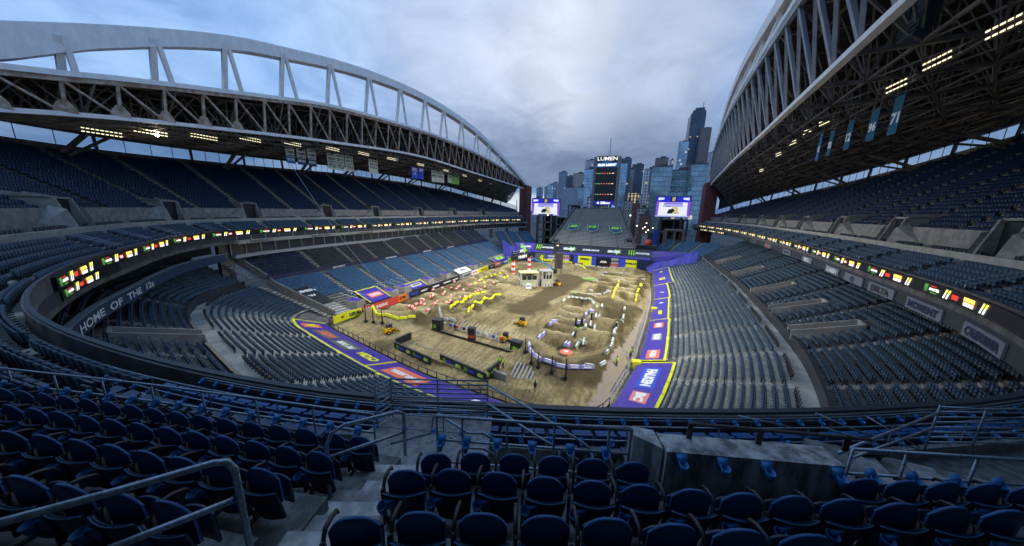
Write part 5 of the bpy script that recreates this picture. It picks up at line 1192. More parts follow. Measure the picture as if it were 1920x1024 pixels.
# ---- open concrete parking structures left and right of the bleachers
def frame_block(px0,px1,py0,Y,depth,floors,label,m=COND,nm='parking_garage'):
    a,b=GY(px0,py0,Y),GY(px1,py0,Y); z=a[2]; t=thing(nm,label,'building',((a[0]+b[0])/2,Y,0)); mb=MB(); x0,x1=a[0],b[0]
    for k in range(floors+1): mb.box(((x0+x1)/2,Y+depth/2,z*(k/floors)),(x1-x0,depth,.7))
    n=max(2,int((x1-x0)/6))
    for k in range(n+1): mb.box((x0+(x1-x0)*k/n,Y+.4,z/2),(.8,.8,z-.2)); mb.box((x0+(x1-x0)*k/n,Y+depth-.4,z/2),(.8,.8,z-.2))
    mb.build('frame',m,t); MB().box(((x0+x1)/2,Y+depth-.2,z/2),(x1-x0-.5,.3,z-.5)).build('back_wall',BLK,t); return t
frame_block(1010,1034,402,172,12,5,'open concrete stair tower beneath the left video screen')
frame_block(1036,1066,408,196,16,4,'dark open garage with lit decks right of the left stair tower',DSTEEL)
frame_block(1066,1082,385,215,14,6,'dark building behind the left edge of the bleachers',DSTEEL)
frame_block(1240,1290,412,185,14,3,'dark concrete block beneath the right video screen')
frame_block(1250,1282,432,165,10,2,'low concrete gate block at the right end of the bleachers')
# ================================================================== skyline
def facade(name,wall,glass,sx,sz,fx=.75,fz=.6,rough=.15,lit=0.0,litc=(1,.75,.4),metal=.0):
    if name in MATS: return MATS[name]
    m=D.materials.new(name); m.use_nodes=True; X=NX(m.node_tree); b=m.node_tree.nodes['Principled BSDF']; tc=X.N('ShaderNodeTexCoord'); sp_=X.N('ShaderNodeSeparateXYZ'); X.L(tc.outputs['Object'],sp_.inputs[0])
    hx=X.m('ADD',sp_.outputs[0],sp_.outputs[1]); u=X.m('FRACT',X.m('DIVIDE',hx,sx)); v=X.m('FRACT',X.m('DIVIDE',sp_.outputs[2],sz))
    w=X.m('MULTIPLY',X.m('LESS_THAN',u,fx),X.m('LESS_THAN',v,fz))
    cell=X.N('ShaderNodeCombineXYZ'); X.L(X.m('FLOOR',X.m('DIVIDE',hx,sx)),cell.inputs[0]); X.L(X.m('FLOOR',X.m('DIVIDE',sp_.outputs[2],sz)),cell.inputs[1]); wn=X.N('ShaderNodeTexWhiteNoise'); X.L(cell.outputs[0],wn.inputs[0])
    no=X.N('ShaderNodeTexNoise'); no.inputs['Scale'].default_value=.035; no.inputs['Detail'].default_value=3; X.L(tc.outputs['Object'],no.inputs['Vector'])
    g=X.mix(X.m('ADD',X.m('MULTIPLY',wn.outputs[0],.5),X.m('MULTIPLY',X.mr(no.outputs['Fac'],.4,.6),.5)),tuple(q*.8+.02 for q in glass),tuple(min(1,q*2.0+.03) for q in glass))
    X.L(X.mix(w,wall,g),b.inputs['Base Color']); X.L(X.m('ADD',X.m('MULTIPLY',w,rough-.7),.7),b.inputs['Roughness']); X.L(X.m('MULTIPLY',w,metal),b.inputs['Metallic'])
    if lit:
        b.inputs['Emission Color'].default_value=(*litc,1); X.L(X.m('MULTIPLY',X.m('MULTIPLY',w,X.m('GREATER_THAN',wn.outputs[0],1-lit)),.55),b.inputs['Emission Strength'])
    MATS[name]=m; return m
FG=facade('facade_blue_glass',(.13,.17,.22),(.17,.25,.32),3,4,.94,.88,.08,.02,metal=.35)
FT=facade('facade_teal_glass',(.13,.17,.19),(.14,.20,.23),3,4,.94,.86,.08,.015,metal=.45)
FD=facade('facade_dark',(.02,.03,.05),(.02,.04,.075),3,4,.9,.7,.2,.01)
FBR=facade('facade_brown',(.15,.115,.11),(.04,.045,.06),4,4,.7,.5,.3)
FBE=facade('facade_beige',(.30,.28,.25),(.05,.07,.09),3.2,3.6,.55,.6,.3,.01)
FW=facade('facade_white_grid',(.42,.44,.48),(.03,.05,.08),3.4,3.6,.6,.6,.3,.02)
FGR=facade('facade_grey_blue',(.18,.22,.28),(.09,.14,.20),3.2,3.6,.7,.6,.25,.01)
FLT=facade('facade_lit',(.22,.17,.12),(.3,.2,.1),4,4,.5,.7,.4,.75,(1,.72,.4))
FBK=facade('facade_brick',(.12,.05,.04),(.03,.035,.04),3.2,3.6,.45,.5,.4,.05)
def tower(px0,px1,py,Y,m,label,depth=None,roof='flat',steps=(),mx=None,tilt=0):
    a=GY(px0,py,Y); b=GY(px1,py,Y); z=a[2]*.5+b[2]*.5; w=b[0]-a[0]; depth=depth or w*.9; xc_=(a[0]+b[0])/2
    t=thing('city_building',label,'building',(xc_,Y,0)); mb=MB()
    if roof=='slope': mb.hexa([(a[0],Y,-.3),(b[0],Y,-.3),(b[0],Y+depth,-.3),(a[0],Y+depth,-.3),(a[0],Y,z*(1-tilt)),(b[0],Y,z),(b[0],Y+depth,z),(a[0],Y+depth,z*(1-tilt))])
    else: mb.box((xc_,Y+depth/2,z/2-.15),(w,depth,z+.3))
    mb.build('wall',m,t)
    r=MB(); r.box((xc_,Y+depth/2,z+.5 if roof!='slope' else z*.5),(w*.99,depth*.99,1.2) if roof!='slope' else (.1,.1,.1)); r.box((xc_+w*.1,Y+depth/2,z+2.2 if roof!='slope' else z*.4),(w*.4,depth*.4,3.2) if roof!='slope' else (.1,.1,.1)); r.build('roof_plant',mx or DSTEEL,t)
    for (q0,q1,qy) in steps:
        c,d=GY(q0,qy,Y+2),GY(q1,qy,Y+2); mb=MB().box(((c[0]+d[0])/2,Y+2+depth/2,c[2]/2),(d[0]-c[0],depth*.8,c[2])); mb.build('upper_tier',m,t)
    return t
T_=[(1006,1016,353,900,FGR,'small grey block at the far left of the skyline',None),(1021,1029,351,1000,FGR,'narrow grey tower near the left of the skyline',None),(1028,1036,347,820,FG,'slim blue tower left of the twin glass towers',None),(1036,1045,343,860,FGR,'slim grey blue tower with stepped top at left',None),
 (1048,1062,323,760,FGR,'tall grey tower with rounded top at left of the skyline',None),(1062,1075,331,700,FD,'dark tower with pale left edge beside the beige block',None),(1075,1096,326,560,FBE,'beige concrete tower with small windows left of the scoreboard',None),
 (1098,1116,301,640,FW,'grey tower rising behind the blue glass block at left',None),(1096,1115,318,420,FG,'bright blue glass tower immediately left of the scoreboard',None),(1160,1177,307,400,FG,'bright blue glass tower immediately right of the scoreboard',None),
 (1164,1185,298,520,FD,'black tower behind the blue glass right of the scoreboard',None),(1176,1190,318,560,FBE,'pale narrow tower between the black and navy towers',None),(1186,1208,309,600,FD,'navy glass tower with square top right of the scoreboard',None),
 (1178,1199,362,420,FLT,'low building with warm lit windows below the navy tower',None),(1198,1212,366,460,FW,'small grey block right of the warm lit building',None),(1208,1224,341,700,FGR,'hazy grey tower far behind, right of the navy tower',None),
 (1209,1232,318,430,FW,'white gridded tower left of the teal glass block',None),(1230,1254,297,520,FBR,'brown topped dark block above the teal glass building',None),(1256,1264,301,640,FW,'pale block just right of the brown top',None),
 (1223,1262,313,300,FT,'broad teal glass office block, left wing, behind the right screen',30),(1262,1298,320,312,FT,'recessed middle of the teal glass office block with green lattice',24),(1297,1330,309,300,FT,'teal glass office block, right wing, beside the brick pier',30),
 (1274,1292,266,760,FG,'blue glass tower with faceted crown left of the tallest tower',None),(1286,1320,310,650,FBR,'low brown base in front of the tallest tower',60),(1330,1345,286,800,FW,'pale striped tower beside the right arch',None),
 (1000,1012,372,600,FGR,'dull low block behind the left screen',None),(1056,1078,352,500,FGR,'low grey glass block below the tall left towers',None),(1084,1096,352,360,FG,'small glass block in front of the beige tower',None)]
for q in T_: tower(q[0],q[1],q[2],q[3],q[4],q[5],q[6])
# tallest dark tower with notched crown
t=thing('city_building','tallest black tower with stepped crown at the right of the skyline','building',(0,900,0)); mb=MB(); 
for (p0,p1,py) in ((1297,1325,213),(1301,1325.5,206),(1306,1323,201)):
    a,b=GY(p0,py,880),GY(p1,py,880); t.location=((a[0]+b[0])/2,880,0)
    mb.box(((a[0]+b[0])/2,905,a[2]/2),(b[0]-a[0],40+(py-200)*.4,a[2]))
mb.build('wall',FD,t); p=GY(1319,200,905); MB().beam(p,p+[0,0,9],1.2).build('roof_aerial',DSTEEL,t)
tower(1317,1335,240,840,FBR,'brown striped tower leaning against the tallest black tower',26)
p=GY(1145,270,700); t=thing('radio_mast','thin dark mast standing behind the scoreboard','mast',(p[0],700,0)); MB().beam((p[0],700,p[2]-60),(p[0],700,p[2]+12),1.0).beam((p[0],700,0),(p[0],700,p[2]-60),2.4).build('mast_pole',DSTEEL,t)
# crown facets and lattice fronts
for (p0,p1,py0,py1,Y,l) in ((1262,1297,322,332,299,'upper'),(1262,1297,345,356,299,'lower')):
    a,b=GY(p0,py1,Y),GY(p1,py0,Y); t=thing('facade_lattice','green steel lattice on the middle of the teal glass block, %s band'%l,'lattice',(a[0],Y,a[2])); mb=MB(); n=5
    for k in range(n):
        x0=a[0]+(b[0]-a[0])*k/n; x1=a[0]+(b[0]-a[0])*(k+1)/n; mb.beam((x0,Y,a[2]),((x0+x1)/2,Y,b[2]),.5); mb.beam(((x0+x1)/2,Y,b[2]),(x1,Y,a[2]),.5)
    mb.beam((a[0],Y,a[2]),(b[0],Y,a[2]),.6); mb.beam((a[0],Y,b[2]),(b[0],Y,b[2]),.6); mb.build('lattice_bars',mat('teal_steel',(.05,.16,.16),.5),t)
# low blocks and streets
low=[(1110,1122,386,300,FBR),(1186,1200,383,330,FBK),(1196,1216,392,300,FBE),(1200,1222,404,262,FBK),(1216,1232,398,350,FGR),(1172,1186,378,360,FBE),(1222,1240,376,330,FBK),(1100,1112,372,340,FW),(1086,1100,396,270,FBK)]
for i,(p0,p1,py,Y,m) in enumerate(low): tower(p0,p1,py,Y,m,['small brown block behind the left shoulder of the bleachers','red brick block at the right shoulder of the bleachers','beige low block amid the streets right of the bleachers','low brick row beside the street right of the bleachers','grey low block beyond the bare trees','beige block right behind the scoreboard foot','brick warehouse beneath the white gridded tower','white small block left of the scoreboard foot','low brick shed left of the bleachers'][i],14)
RDM=mat('asphalt',(.05,.05,.052),.85,var=.2); me=D.meshes.new('road'); a,b,c,d=[G(*p,-.38) for p in ((1212,478),(1236,478),(1202,402),(1196,402))]; me.from_pydata([tuple(a),tuple(b),tuple(c),tuple(d)],[],[(0,1,2,3)]); me.materials.append(RDM); tag(link('road',me),kind='structure')
LH=mat('street_light_lit',(1,.9,.7),.5,emit=(1,.78,.5),es=14)
for i,(px,py,l) in enumerate(((1192,424,'nearest the bleachers'),(1203,429,'second along the road'),(1207,426,'beside two others on the road'),(1210,419,'farther up the road'),(1213,432,'near the green hoarding'),(1209,436,'lowest of the group'),(1218,412,'highest of the group'),(1222,428,'rightmost of the group'))):
    p=GY(px,py,230+i*6); t=thing('street_lamp','lit street lamp right of the bleachers, '+l,'street lamp',(p[0],p[1],0),0,'street lamps by the road right of the bleachers')
    MB().tube([(p[0],p[1],-.4),(p[0],p[1],p[2]+.3),(p[0]+.8,p[1],p[2]+.4)],.09,5).build('post',DSTEEL,t); MB().box((p[0]+.8,p[1],p[2]+.2),(.7,.4,.25)).build('lamp_head',LH,t)
p=GY(1088,428+9-9,200)
for i,(px,py,Y) in enumerate(((1027,403.5,171),(1182,404,180))): 
    p=GY(px,py,Y); t=thing('security_light','small white light '+('under the left video screen' if i==0 else 'on the right shoulder of the bleachers'),'light',p); MB().lathe(p,[(.02,-.3),(.3,-.1),(.3,.1),(.02,.3)],8).build('bulb',mat('light_white',(1,1,1),.5,emit=(1,1,1),es=8),t)
    MB().beam(p,(p[0],p[1]+1.5,p[2]),.15).build('bracket',DSTEEL,t)
p=GY(1216,455,158); t=thing('advertising_balloon','round red balloon right of the far ribbon screen','balloon',p); 
ML=MB().lathe(p,[(.02,-1.6),(.9,-1.35),(1.5,-.6),(1.65,0),(1.5,.7),(.9,1.35),(.02,1.6)],18); ML.build('envelope',RED,t,True); MB().tube([p-[0,0,1.6],(p[0],p[1],0)],.06,4).build('tether',DSTEEL,t)
for i,(p0,p1,py,Y,m,l) in enumerate(((1204,1214,441,165,GRYV,'pale grey cabin behind the red balloon'),(1214,1240,436,205,mat('hoarding_green',(.02,.07,.05),.7),'dark green hoarding beyond the red balloon'),(1228,1236,432,190,CYB,'blue lit panel near the green hoarding'),(1192,1232,460,156,DSTEEL,'low dark shed between the bleachers and right corner seats'))):
    a,b=GY(p0,py,Y),GY(p1,py,Y); t=thing('service_block',l,'block',((a[0]+b[0])/2,Y,0)); mb=MB(); mb.box(((a[0]+b[0])/2,Y+2,a[2]/2-.2),(b[0]-a[0],4,a[2]+.4)); mb.build('wall',m,t); MB().box(((a[0]+b[0])/2,Y+2,a[2]+.12),(b[0]-a[0]+.4,4.4,.2)).build('roof',COND,t)
# trees without leaves between the buildings
TW=mat('bare_twigs',(.05,.04,.035),.9)
def bare_tree(p,h,label,seed):
    r=random.Random(seed); t=thing('bare_tree',label,'tree',p); mb=MB(); tw=MB()
    def br(a,d,L,rad,k):
        b=a+d*L; (mb if k<2 else tw).tube([a,b],rad,4,cap=False,rr=[rad,rad*.6])
        if k>=5: return
        for _ in range(3 if k<4 else 2):
            nd=_n(d+np.array([r.uniform(-.8,.8),r.uniform(-.8,.8),r.uniform(-.1,.5)])); br(b,nd,L*.68,rad*.55,k+1)
    br(np.array(p,float),np.array([0,0,1.]),h*.3,h*.022,0); mb.build('trunk',TW,t); tw.build('crown',TW,t)
for i,(px,py,Y,h) in enumerate(((1183,430,240,11),(1190,422,262,12),(1197,415,285,12),(1188,412,300,12),(1200,407,330,13),(1214,405,320,12),(1205,440,215,8),(1180,418,255,11),(1193,401,350,13))):
    q=GY(px,py,Y); bare_tree((q[0],Y,-.3),h+q[2]*.3,['nearest','second','third','fourth','fifth','sixth','lowest','leftmost','farthest'][i]+' bare brown tree along the road right of the bleachers',i)
HL=mat('far_hills',(.05,.07,.09),.9)
me=D.meshes.new('hills'); vs=[]; n=60
for i in range(n+1):
    x_=-2200+4400*i/n; vs+= [(x_,2600,-1),(x_,2700,22+14*math.sin(i*.7)+8*math.sin(i*1.9)),(x_,3300,-1)]
fs=[]
for i in range(n): fs+=[(3*i,3*i+3,3*i+4,3*i+1),(3*i+1,3*i+4,3*i+5,3*i+2)]
me.from_pydata(vs,[],fs); me.materials.append(HL); tag(link('hills',me),kind='structure')
# ================================================================== foreground block of the middle deck
FG_=thing('seating_terrace','concrete terrace with stairs in the foreground carrying the nearest seats','terrace',(0,3,19))
NAVF=mat('seat_shell',(.0025,.015,.044),.4,var=.25,scale=14,spec=.35); NAVD=mat('seat_shell_dark',(.002,.007,.018),.42); RIM=mat('seat_rim',(.04,.15,.30),.3); CUPB=mat('cup_blue',(.035,.20,.46),.4)
FCON=mat('foreground_concrete',(.14,.143,.138),.88,var=.35,scale=5,bump=.35,det=8); FCONL=mat('foreground_concrete_pale',(.27,.27,.26),.88,var=.25,scale=6,bump=.3,det=8)
RAILM=mat('rail_paint',(.27,.34,.40),.38,.5,var=.25,scale=20); RUST=mat('rail_brown',(.08,.06,.055),.6)
# OBJRAND: every seat has weathered a little differently
for m_,lo_,hi_ in ((NAVF,(.008,.065,.20),(.018,.10,.26)),(NAVD,(.003,.014,.040),(.006,.024,.060))):
    X_=NX(m_.node_tree); b_=m_.node_tree.nodes['Principled BSDF']; oi=X_.N('ShaderNodeObjectInfo'); tc_=X_.N('ShaderNodeTexCoord'); n_=X_.N('ShaderNodeTexNoise'); n_.inputs['Scale'].default_value=9; n_.inputs['Detail'].default_value=6; X_.L(tc_.outputs['Object'],n_.inputs['Vector'])
    c_=X_.mix(oi.outputs['Random'],lo_,hi_); c_=X_.mix(X_.m('MULTIPLY',X_.mr(n_.outputs['Fac'],.5,.72),.22),c_,(.06,.08,.10)); X_.L(c_,b_.inputs['Base Color']); X_.L(X_.m('ADD',.34,X_.m('MULTIPLY',n_.outputs['Fac'],.25)),b_.inputs['Roughness'])
# ---- detailed folding seat (local: +y faces the field)
def seat_proto():
    t=thing('stadium_seat','','seat',(0,0,0))
    def shell(name,w0,w1,z0,z1,y0,y1,bow,m,cr=.12,th=.028,nx_=9,nz=8):
        mb=MB(); F1=[];B1=[]
        for j in range(nz+1):
            v=j/nz
            for i in range(nx_+1):
                u=i/nx_*2-1; z=z0+(z1-z0)*v; w=(w0+(w1-w0)*v)/2; x_=u*w
                zc=z-(cr*(abs(u)**2.6)*(max(0.0,v-.45)/.55)**1.3); y=y0+(y1-y0)*v-bow*(1-u*u)
                F1.append((x_,y,zc)); B1.append((x_*.985,y+th,zc-.0))
        n=nx_+1; vs=F1+B1; o=len(F1); fs=[]
        for j in range(nz):
            for i in range(nx_):
                a=j*n+i; fs.append((a,a+1,a+n+1,a+n)); fs.append((o+a+n,o+a+n+1,o+a+1,o+a))
        for i in range(nx_): a=nz*n+i; fs.append((a,a+1,o+a+1,o+a)); fs.append((o+i,o+i+1,i+1,i))
        for j in range(nz): a=j*n; fs.append((a+n,a,o+a,o+a+n)) ; a=j*n+nx_; fs.append((a,a+n,o+a+n,o+a))
        mb.add(vs,fs); return mb.build(name,m,t,True)
    shell('backrest',.42,.43,.36,.85,-.13,-.15,.045,NAVF,cr=.17,nx_=12)
    lo=shell('lower_shell',.38,.48,.10,.595,-.12,-.235,.045,NAVD,cr=.0)
    mb=MB(); mb.tube([(u*.241,-.238-.045*(1-u*u),.60-.012*(1-u*u)) for u in np.linspace(-1,1,11)],.0075,6); mb.build('rim',RIM,lo,True)
    shell('folded_seat_pan',.36,.38,.16,.56,.02,.0,-.02,NAVD,cr=.05,nx_=5,nz=4)
    mb=MB(); c=(-.225,-.315,.40); n=14
    ring=lambda r,z,dy:[(c[0]+r*math.cos(2*math.pi*k/n),c[1]+dy+r*1.08*math.sin(2*math.pi*k/n),c[2]+z-.25*(r*math.sin(2*math.pi*k/n))*-1) for k in range(n)]
    R_=[ring(.034,-.01,.03),ring(.05,.07,.01),ring(.058,.125,0),ring(.050,.128,0),ring(.04,.05,.01)]
    vs=[p for r in R_ for p in r]; fs=[(i*n+k,i*n+(k+1)%n,(i+1)*n+(k+1)%n,(i+1)*n+k) for i in range(4) for k in range(n)]+[tuple(range(n))[::-1],tuple(4*n+k for k in range(n))]
    mb.add(vs,fs); mb.hexa([(c[0]+.03,c[1]+.02,c[2]+.04),(c[0]+.14,c[1]+.045,c[2]+.02),(c[0]+.14,c[1]+.07,c[2]+.02),(c[0]+.0,c[1]+.07,c[2]+.04),(c[0]+.03,c[1]+.0,c[2]+.13),(c[0]+.14,c[1]+.02,c[2]+.165),(c[0]+.14,c[1]+.05,c[2]+.165),(c[0]+.0,c[1]+.05,c[2]+.13)])
    mb.build('cup_holder',NAVF,t,True)
    mb=MB(); mb.tube([(-.262,-.17,.42),(-.264,-.15,.58),(-.264,-.08,.655),(-.264,.03,.64),(-.264,.12,.60),(-.262,.15,.54)],.02,7,rr=[.016,.018,.022,.024,.022,.014]); mb.hexa([(-.278,-.2,.1),(-.25,-.2,.1),(-.25,-.12,.1),(-.278,-.12,.1),(-.278,-.2,.6),(-.25,-.2,.6),(-.25,-.12,.6),(-.278,-.12,.6)])
    mb.build('armrest',RUB,t,True)
    mb=MB(); mb.box((-.245,-.1,.06),(.035,.06,.16)); mb.box((-.245,-.15,.012),(.06,.2,.02)); mb.build('foot_bracket',DSTEEL,t)
    return t
SP0=seat_proto(); first=[True]
def end_arm(t):
    mb=MB(); mb.tube([(.262,-.17,.42),(.264,-.15,.58),(.264,-.08,.655),(.264,.03,.64),(.264,.12,.60),(.262,.14,.46),(.262,.08,.2)],.02,7); mb.build('armrest',RUB,t,True)
SPROW=[]
def place_row(pix,ztop,p_start,p_end,rowname,side,sp=.525,endarm=True):
    P=np.array([G(px,py,ztop)[:2] for px,py in pix]); P=smooth(P,5) if len(P)>2 else P
    d=np.linalg.norm(np.diff(P,axis=0),axis=1); s=np.concatenate([[0],np.cumsum(d)]); n=int(s[-1]/sp)
    out=[]
    for k in range(n):
        q=(k+.5)*s[-1]/n; p=np.array([np.interp(q,s,P[:,0]),np.interp(q,s,P[:,1])]); q1=min(q+.3,s[-1]); q0=max(q-.3,0)
        dd=np.array([np.interp(q1,s,P[:,0])-np.interp(q0,s,P[:,0]),np.interp(q1,s,P[:,1])-np.interp(q0,s,P[:,1])]); dd/=np.linalg.norm(dd); f=np.array([-dd[1],dd[0]])
        pos=p+f*.2; out.append((pos,math.atan2(f[1],f[0])-math.pi/2,k,n))
    for pos,rz,k,n in out:
        idx=(n-1-k) if side=='left' else k
        od=['end','second','third','fourth','fifth','sixth','seventh','eighth','ninth','tenth','eleventh','twelfth','thirteenth','fourteenth','fifteenth','sixteenth','seventeenth','eighteenth','nineteenth','twentieth'][min(idx,19)]
        lab='dark blue folding seat, %s from the stairs in %s'%(od,rowname)
        if first[0]: o=SP0; first[0]=False; o.location=(pos[0],pos[1],ztop-.84); o.rotation_euler=(0,0,rz); o['label']=lab; o['group']='foreground folding seats'
        else: o=dup(SP0,(pos[0],pos[1],ztop-.84),rz+random.uniform(-.015,.015),lab,'foreground folding seats')
        if idx==0 and side=='left' : end_arm(o)
    SPROW.append((P,ztop-.84,side)); return P
for ch in SP0.children: KC.setdefault(ch.name,list(ch.children))
KC[SP0.name]=list(SP0.children)
A_=place_row([(590,985),(751,968),(866,968),(978,973),(1118,977),(1250,988),(1400,1000),(1600,1016)],21.42,0,0,'the nearest right hand row','right')
B_=place_row([(712,888),(850,884),(1012,898),(1185,912),(1368,928),(1550,938),(1740,952),(1960,966)],21.02,0,0,'the second right hand row','right')
C_=place_row([(777,856),(885,852),(1025,858),(1130,865),(1232,874)],20.64,0,0,'the short row behind the cup rail','right')
R_=place_row([(1592,900),(1700,905),(1850,910),(1990,918)],20.62,0,0,'the row right of the parapet','right')
L1_=place_row([(-120,885),(-10,893),(105,913),(205,928),(350,955)],21.44,0,0,'the nearest left hand row','left')
L2_=place_row([(-90,800),(10,812),(165,832),(335,862),(520,888)],21.0,0,0,'the second left hand row','left')
L3_=place_row([(-60,752),(15,762),(233,793),(430,823),(622,856)],20.5,0,0,'the third left hand row','left')
L4_=place_row([(-60,722),(10,731),(213,757),(400,785),(545,803),(700,825)],20.12,0,0,'the fourth left hand row','left')
# ---- treads under each row
def pline_at(P,off):
    t=np.gradient(P,axis=0); t/=np.linalg.norm(t,axis=1)[:,None]; return P+np.stack([-t[:,1],t[:,0]],1)*off
def tread(P,z,f0_,b0,ext0=.0,ext1=.0,name='tread',m=FCON):
    P=P.copy(); d=P[1]-P[0]; P[0]-=d/np.linalg.norm(d)*ext0; d=P[-1]-P[-2]; P[-1]+=d/np.linalg.norm(d)*ext1
    a=pline_at(P,f0_); b=pline_at(P,-b0); mb=MB()
    for i in range(len(P)-1):
        mb.hexa([(*b[i],z-1.6),(*b[i+1],z-1.6),(*a[i+1],z-1.6),(*a[i],z-1.6),(*b[i],z),(*b[i+1],z),(*a[i+1],z),(*a[i],z)])
    return mb.build(name,m,FG_)
tread(A_,20.58,.44,1.6,.12,1.0); tread(B_,20.18,.62,.42,.12,1.5); tread(C_,19.80,.5,.45,.1,.05); tread(R_,19.78,.5,.45,.1,1)
tread(L1_,20.60,.42,1.7,1.5,.1); tread(L2_,20.16,.48,.46,1.5,.15); tread(L3_,19.66,.46,.44,2,.15); tread(L4_,19.28,.55,.38,2,.15)
# ---- stairs
top=np.array([-2.35,1.05]); bot=np.array([-3.55,4.05]); ns=10; dv_=_n(bot-top); lt=np.array([-dv_[1],dv_[0]])
mb=MB(); st_=MB()
for k in range(ns):
    z=20.62-.165*k; c=top+(bot-top)*(k+.5)/ns; L=np.linalg.norm(bot-top)/ns; wl_=1.25+.04*k
    mb.box((c[0],c[1],z-.8),(wl_*1.05,L*1.0,1.6),0 if k%2 else 1,ax=(np.array([lt[0],lt[1],0]),np.array([dv_[0],dv_[1],0]),np.array([0,0,1.])))
mb.box((-1.95,.0,19.8),(2.4,2.3,1.64),0,rz=math.atan2(lt[1],lt[0]))
mb.build('stairs',[FCONL,mat('stair_concrete',(.46,.46,.44),.88,var=.25,scale=6,bump=.3,det=8)],FG_)
mb=MB(); land=[(-5.15,4.35),(-5.0,5.1),(-2.70,5.95),(-2.25,4.75),(-2.75,3.7),(-4.6,3.55)]; mb.prism(land,17.2,18.98); mb.build('landing',FCONL,FG_)
mb=MB(); c=bot; mb.box((c[0]+.05,c[1]-.02,18.995),(1.7,.07,.015),0,ax=(np.array([lt[0],lt[1],0]),np.array([dv_[0],dv_[1],0]),np.array([0,0,1.]))); mb.build('painted_edge',mat('worn_yellow',(.30,.27,.06),.8,var=.5,scale=20),FG_)
# lower floor between the terrace and the parapet
mb=MB(); strip(mb,DK,f0,f1,.42,18.12,1.25,18.12,1); strip(mb,DK,f0,f1,1.25,18.45,3.6,18.45,1); strip(mb,DK,f0,f1,1.25,18.12,1.25,18.45,1); mb.build('lower_floor',FCON,FG_)
mb=MB(); wallstrip(mb,DK,f0,f1,1.2,.12,18.1,18.72,1.0); mb.build('kerb_wall',FCONL,FG_)
# rear: riser under row C / rail and sloping blocks
def blk(poly,z0,z1,m=FCONL,name='plinth'): MB().prism(poly,z0,z1).build(name,m,FG_)
blk([(-2.05,4.25),(-1.3,4.5),(-1.1,4.1),(-1.85,3.85)],18.4,19.25); blk([(-1.3,4.5),(-.7,4.72),(-.5,4.3),(-1.1,4.1)],18.4,18.95)
# ---- concrete parapet with cup holders
pp=thing('concrete_parapet','low concrete parapet wall with four blue cup holders right of centre','wall',(2,4.6,20)); n0,n1=np.array([.80,4.18]),np.array([3.05,4.83]); dd=_n(n1-n0); ff=np.array([-dd[1],dd[0]])
mb=MB(); q=[n0,n1,n1+ff*.42,n0+ff*.42]; q2=[n0-ff*.0+dd*.02,n1,n1+ff*.36,n0+ff*.36]
mb.hexa([(*v,18.0) for v in q]+[(*v,20.72) for v in q2]); w0=n0+ff*.30-dd*.36; mb.hexa([(*(n0-dd*.02+ff*.05),18),(*(n0-dd*.02+ff*.42),18),(*(w0+ff*.2),18),(*w0,18),(*(n0-dd*.02+ff*.05),20.72),(*(n0-dd*.02+ff*.42),20.72),(*(w0+ff*.2),20.70),(*(w0+dd*.02),20.70)])
pass
mb.build('wall_body',mat('stained_concrete',(.36,.355,.34),.9,var=.55,scale=4,bump=.3,stretch=(1,1,.25),det=8),pp)
mb=MB(); zr=20.97; r0,r1=n0+ff*.3+dd*.45,n1+ff*.3+dd*.55; mb.tube([(*r0,zr),(*r1,zr-.03)],.026,8)
for q_ in(.0,.40,.88): c=r0+(r1-r0)*q_; mb.box((*c,zr-.12),(.07,.03,.26))
mb.build('rail',RUST,pp)
def cupgeo():
    mb=MB(); n=14; c=(0,-.10,-.03)
    R=[(.036,-.085),(.048,-.02),(.062,.045),(.052,.047),(.04,-.02)]
    vs=[(c[0]+r*math.cos(2*math.pi*k/n),c[1]+r*1.1*math.sin(2*math.pi*k/n),c[2]+z-.35*(r*math.sin(2*math.pi*k/n))*-1) for r,z in R for k in range(n)]
    mb.add(vs,[(i*n+k,i*n+(k+1)%n,(i+1)*n+(k+1)%n,(i+1)*n+k) for i in range(4) for k in range(n)]+[tuple(range(n))[::-1],tuple(4*n+k for k in range(n))])
    mb.hexa([(-.05,-.07,-.07),(.05,-.07,-.07),(.05,0,-.09),(-.05,0,-.09),(-.065,-.06,.03),(.065,-.06,.03),(.075,0,.09),(-.075,0,.09)]); return mb
_cm=cupgeo(); CUPME=D.meshes.new('cup_holder'); CUPME.from_pydata(_cm.v,[],_cm.f); CUPME.materials.append(CUPB); CUPME.polygons.foreach_set('use_smooth',[True]*len(_cm.f))
def cup(parent,p,rz):
    o=D.objects.new('cup_holder',CUPME); COL.objects.link(o); o.parent=parent; o.location=Vector([float(v) for v in p])-parent.location; o.rotation_euler=(0,0,rz); return o
rzp=math.atan2(dd[1],dd[0])
for px,py in ((1270,850),(1345,857),(1425,864),(1555,876)):
    g=G(px,py,20.62); u=np.dot(g[:2]-n0,dd); cup(pp,(*(n0+dd*u-ff*.005),20.62),rzp)
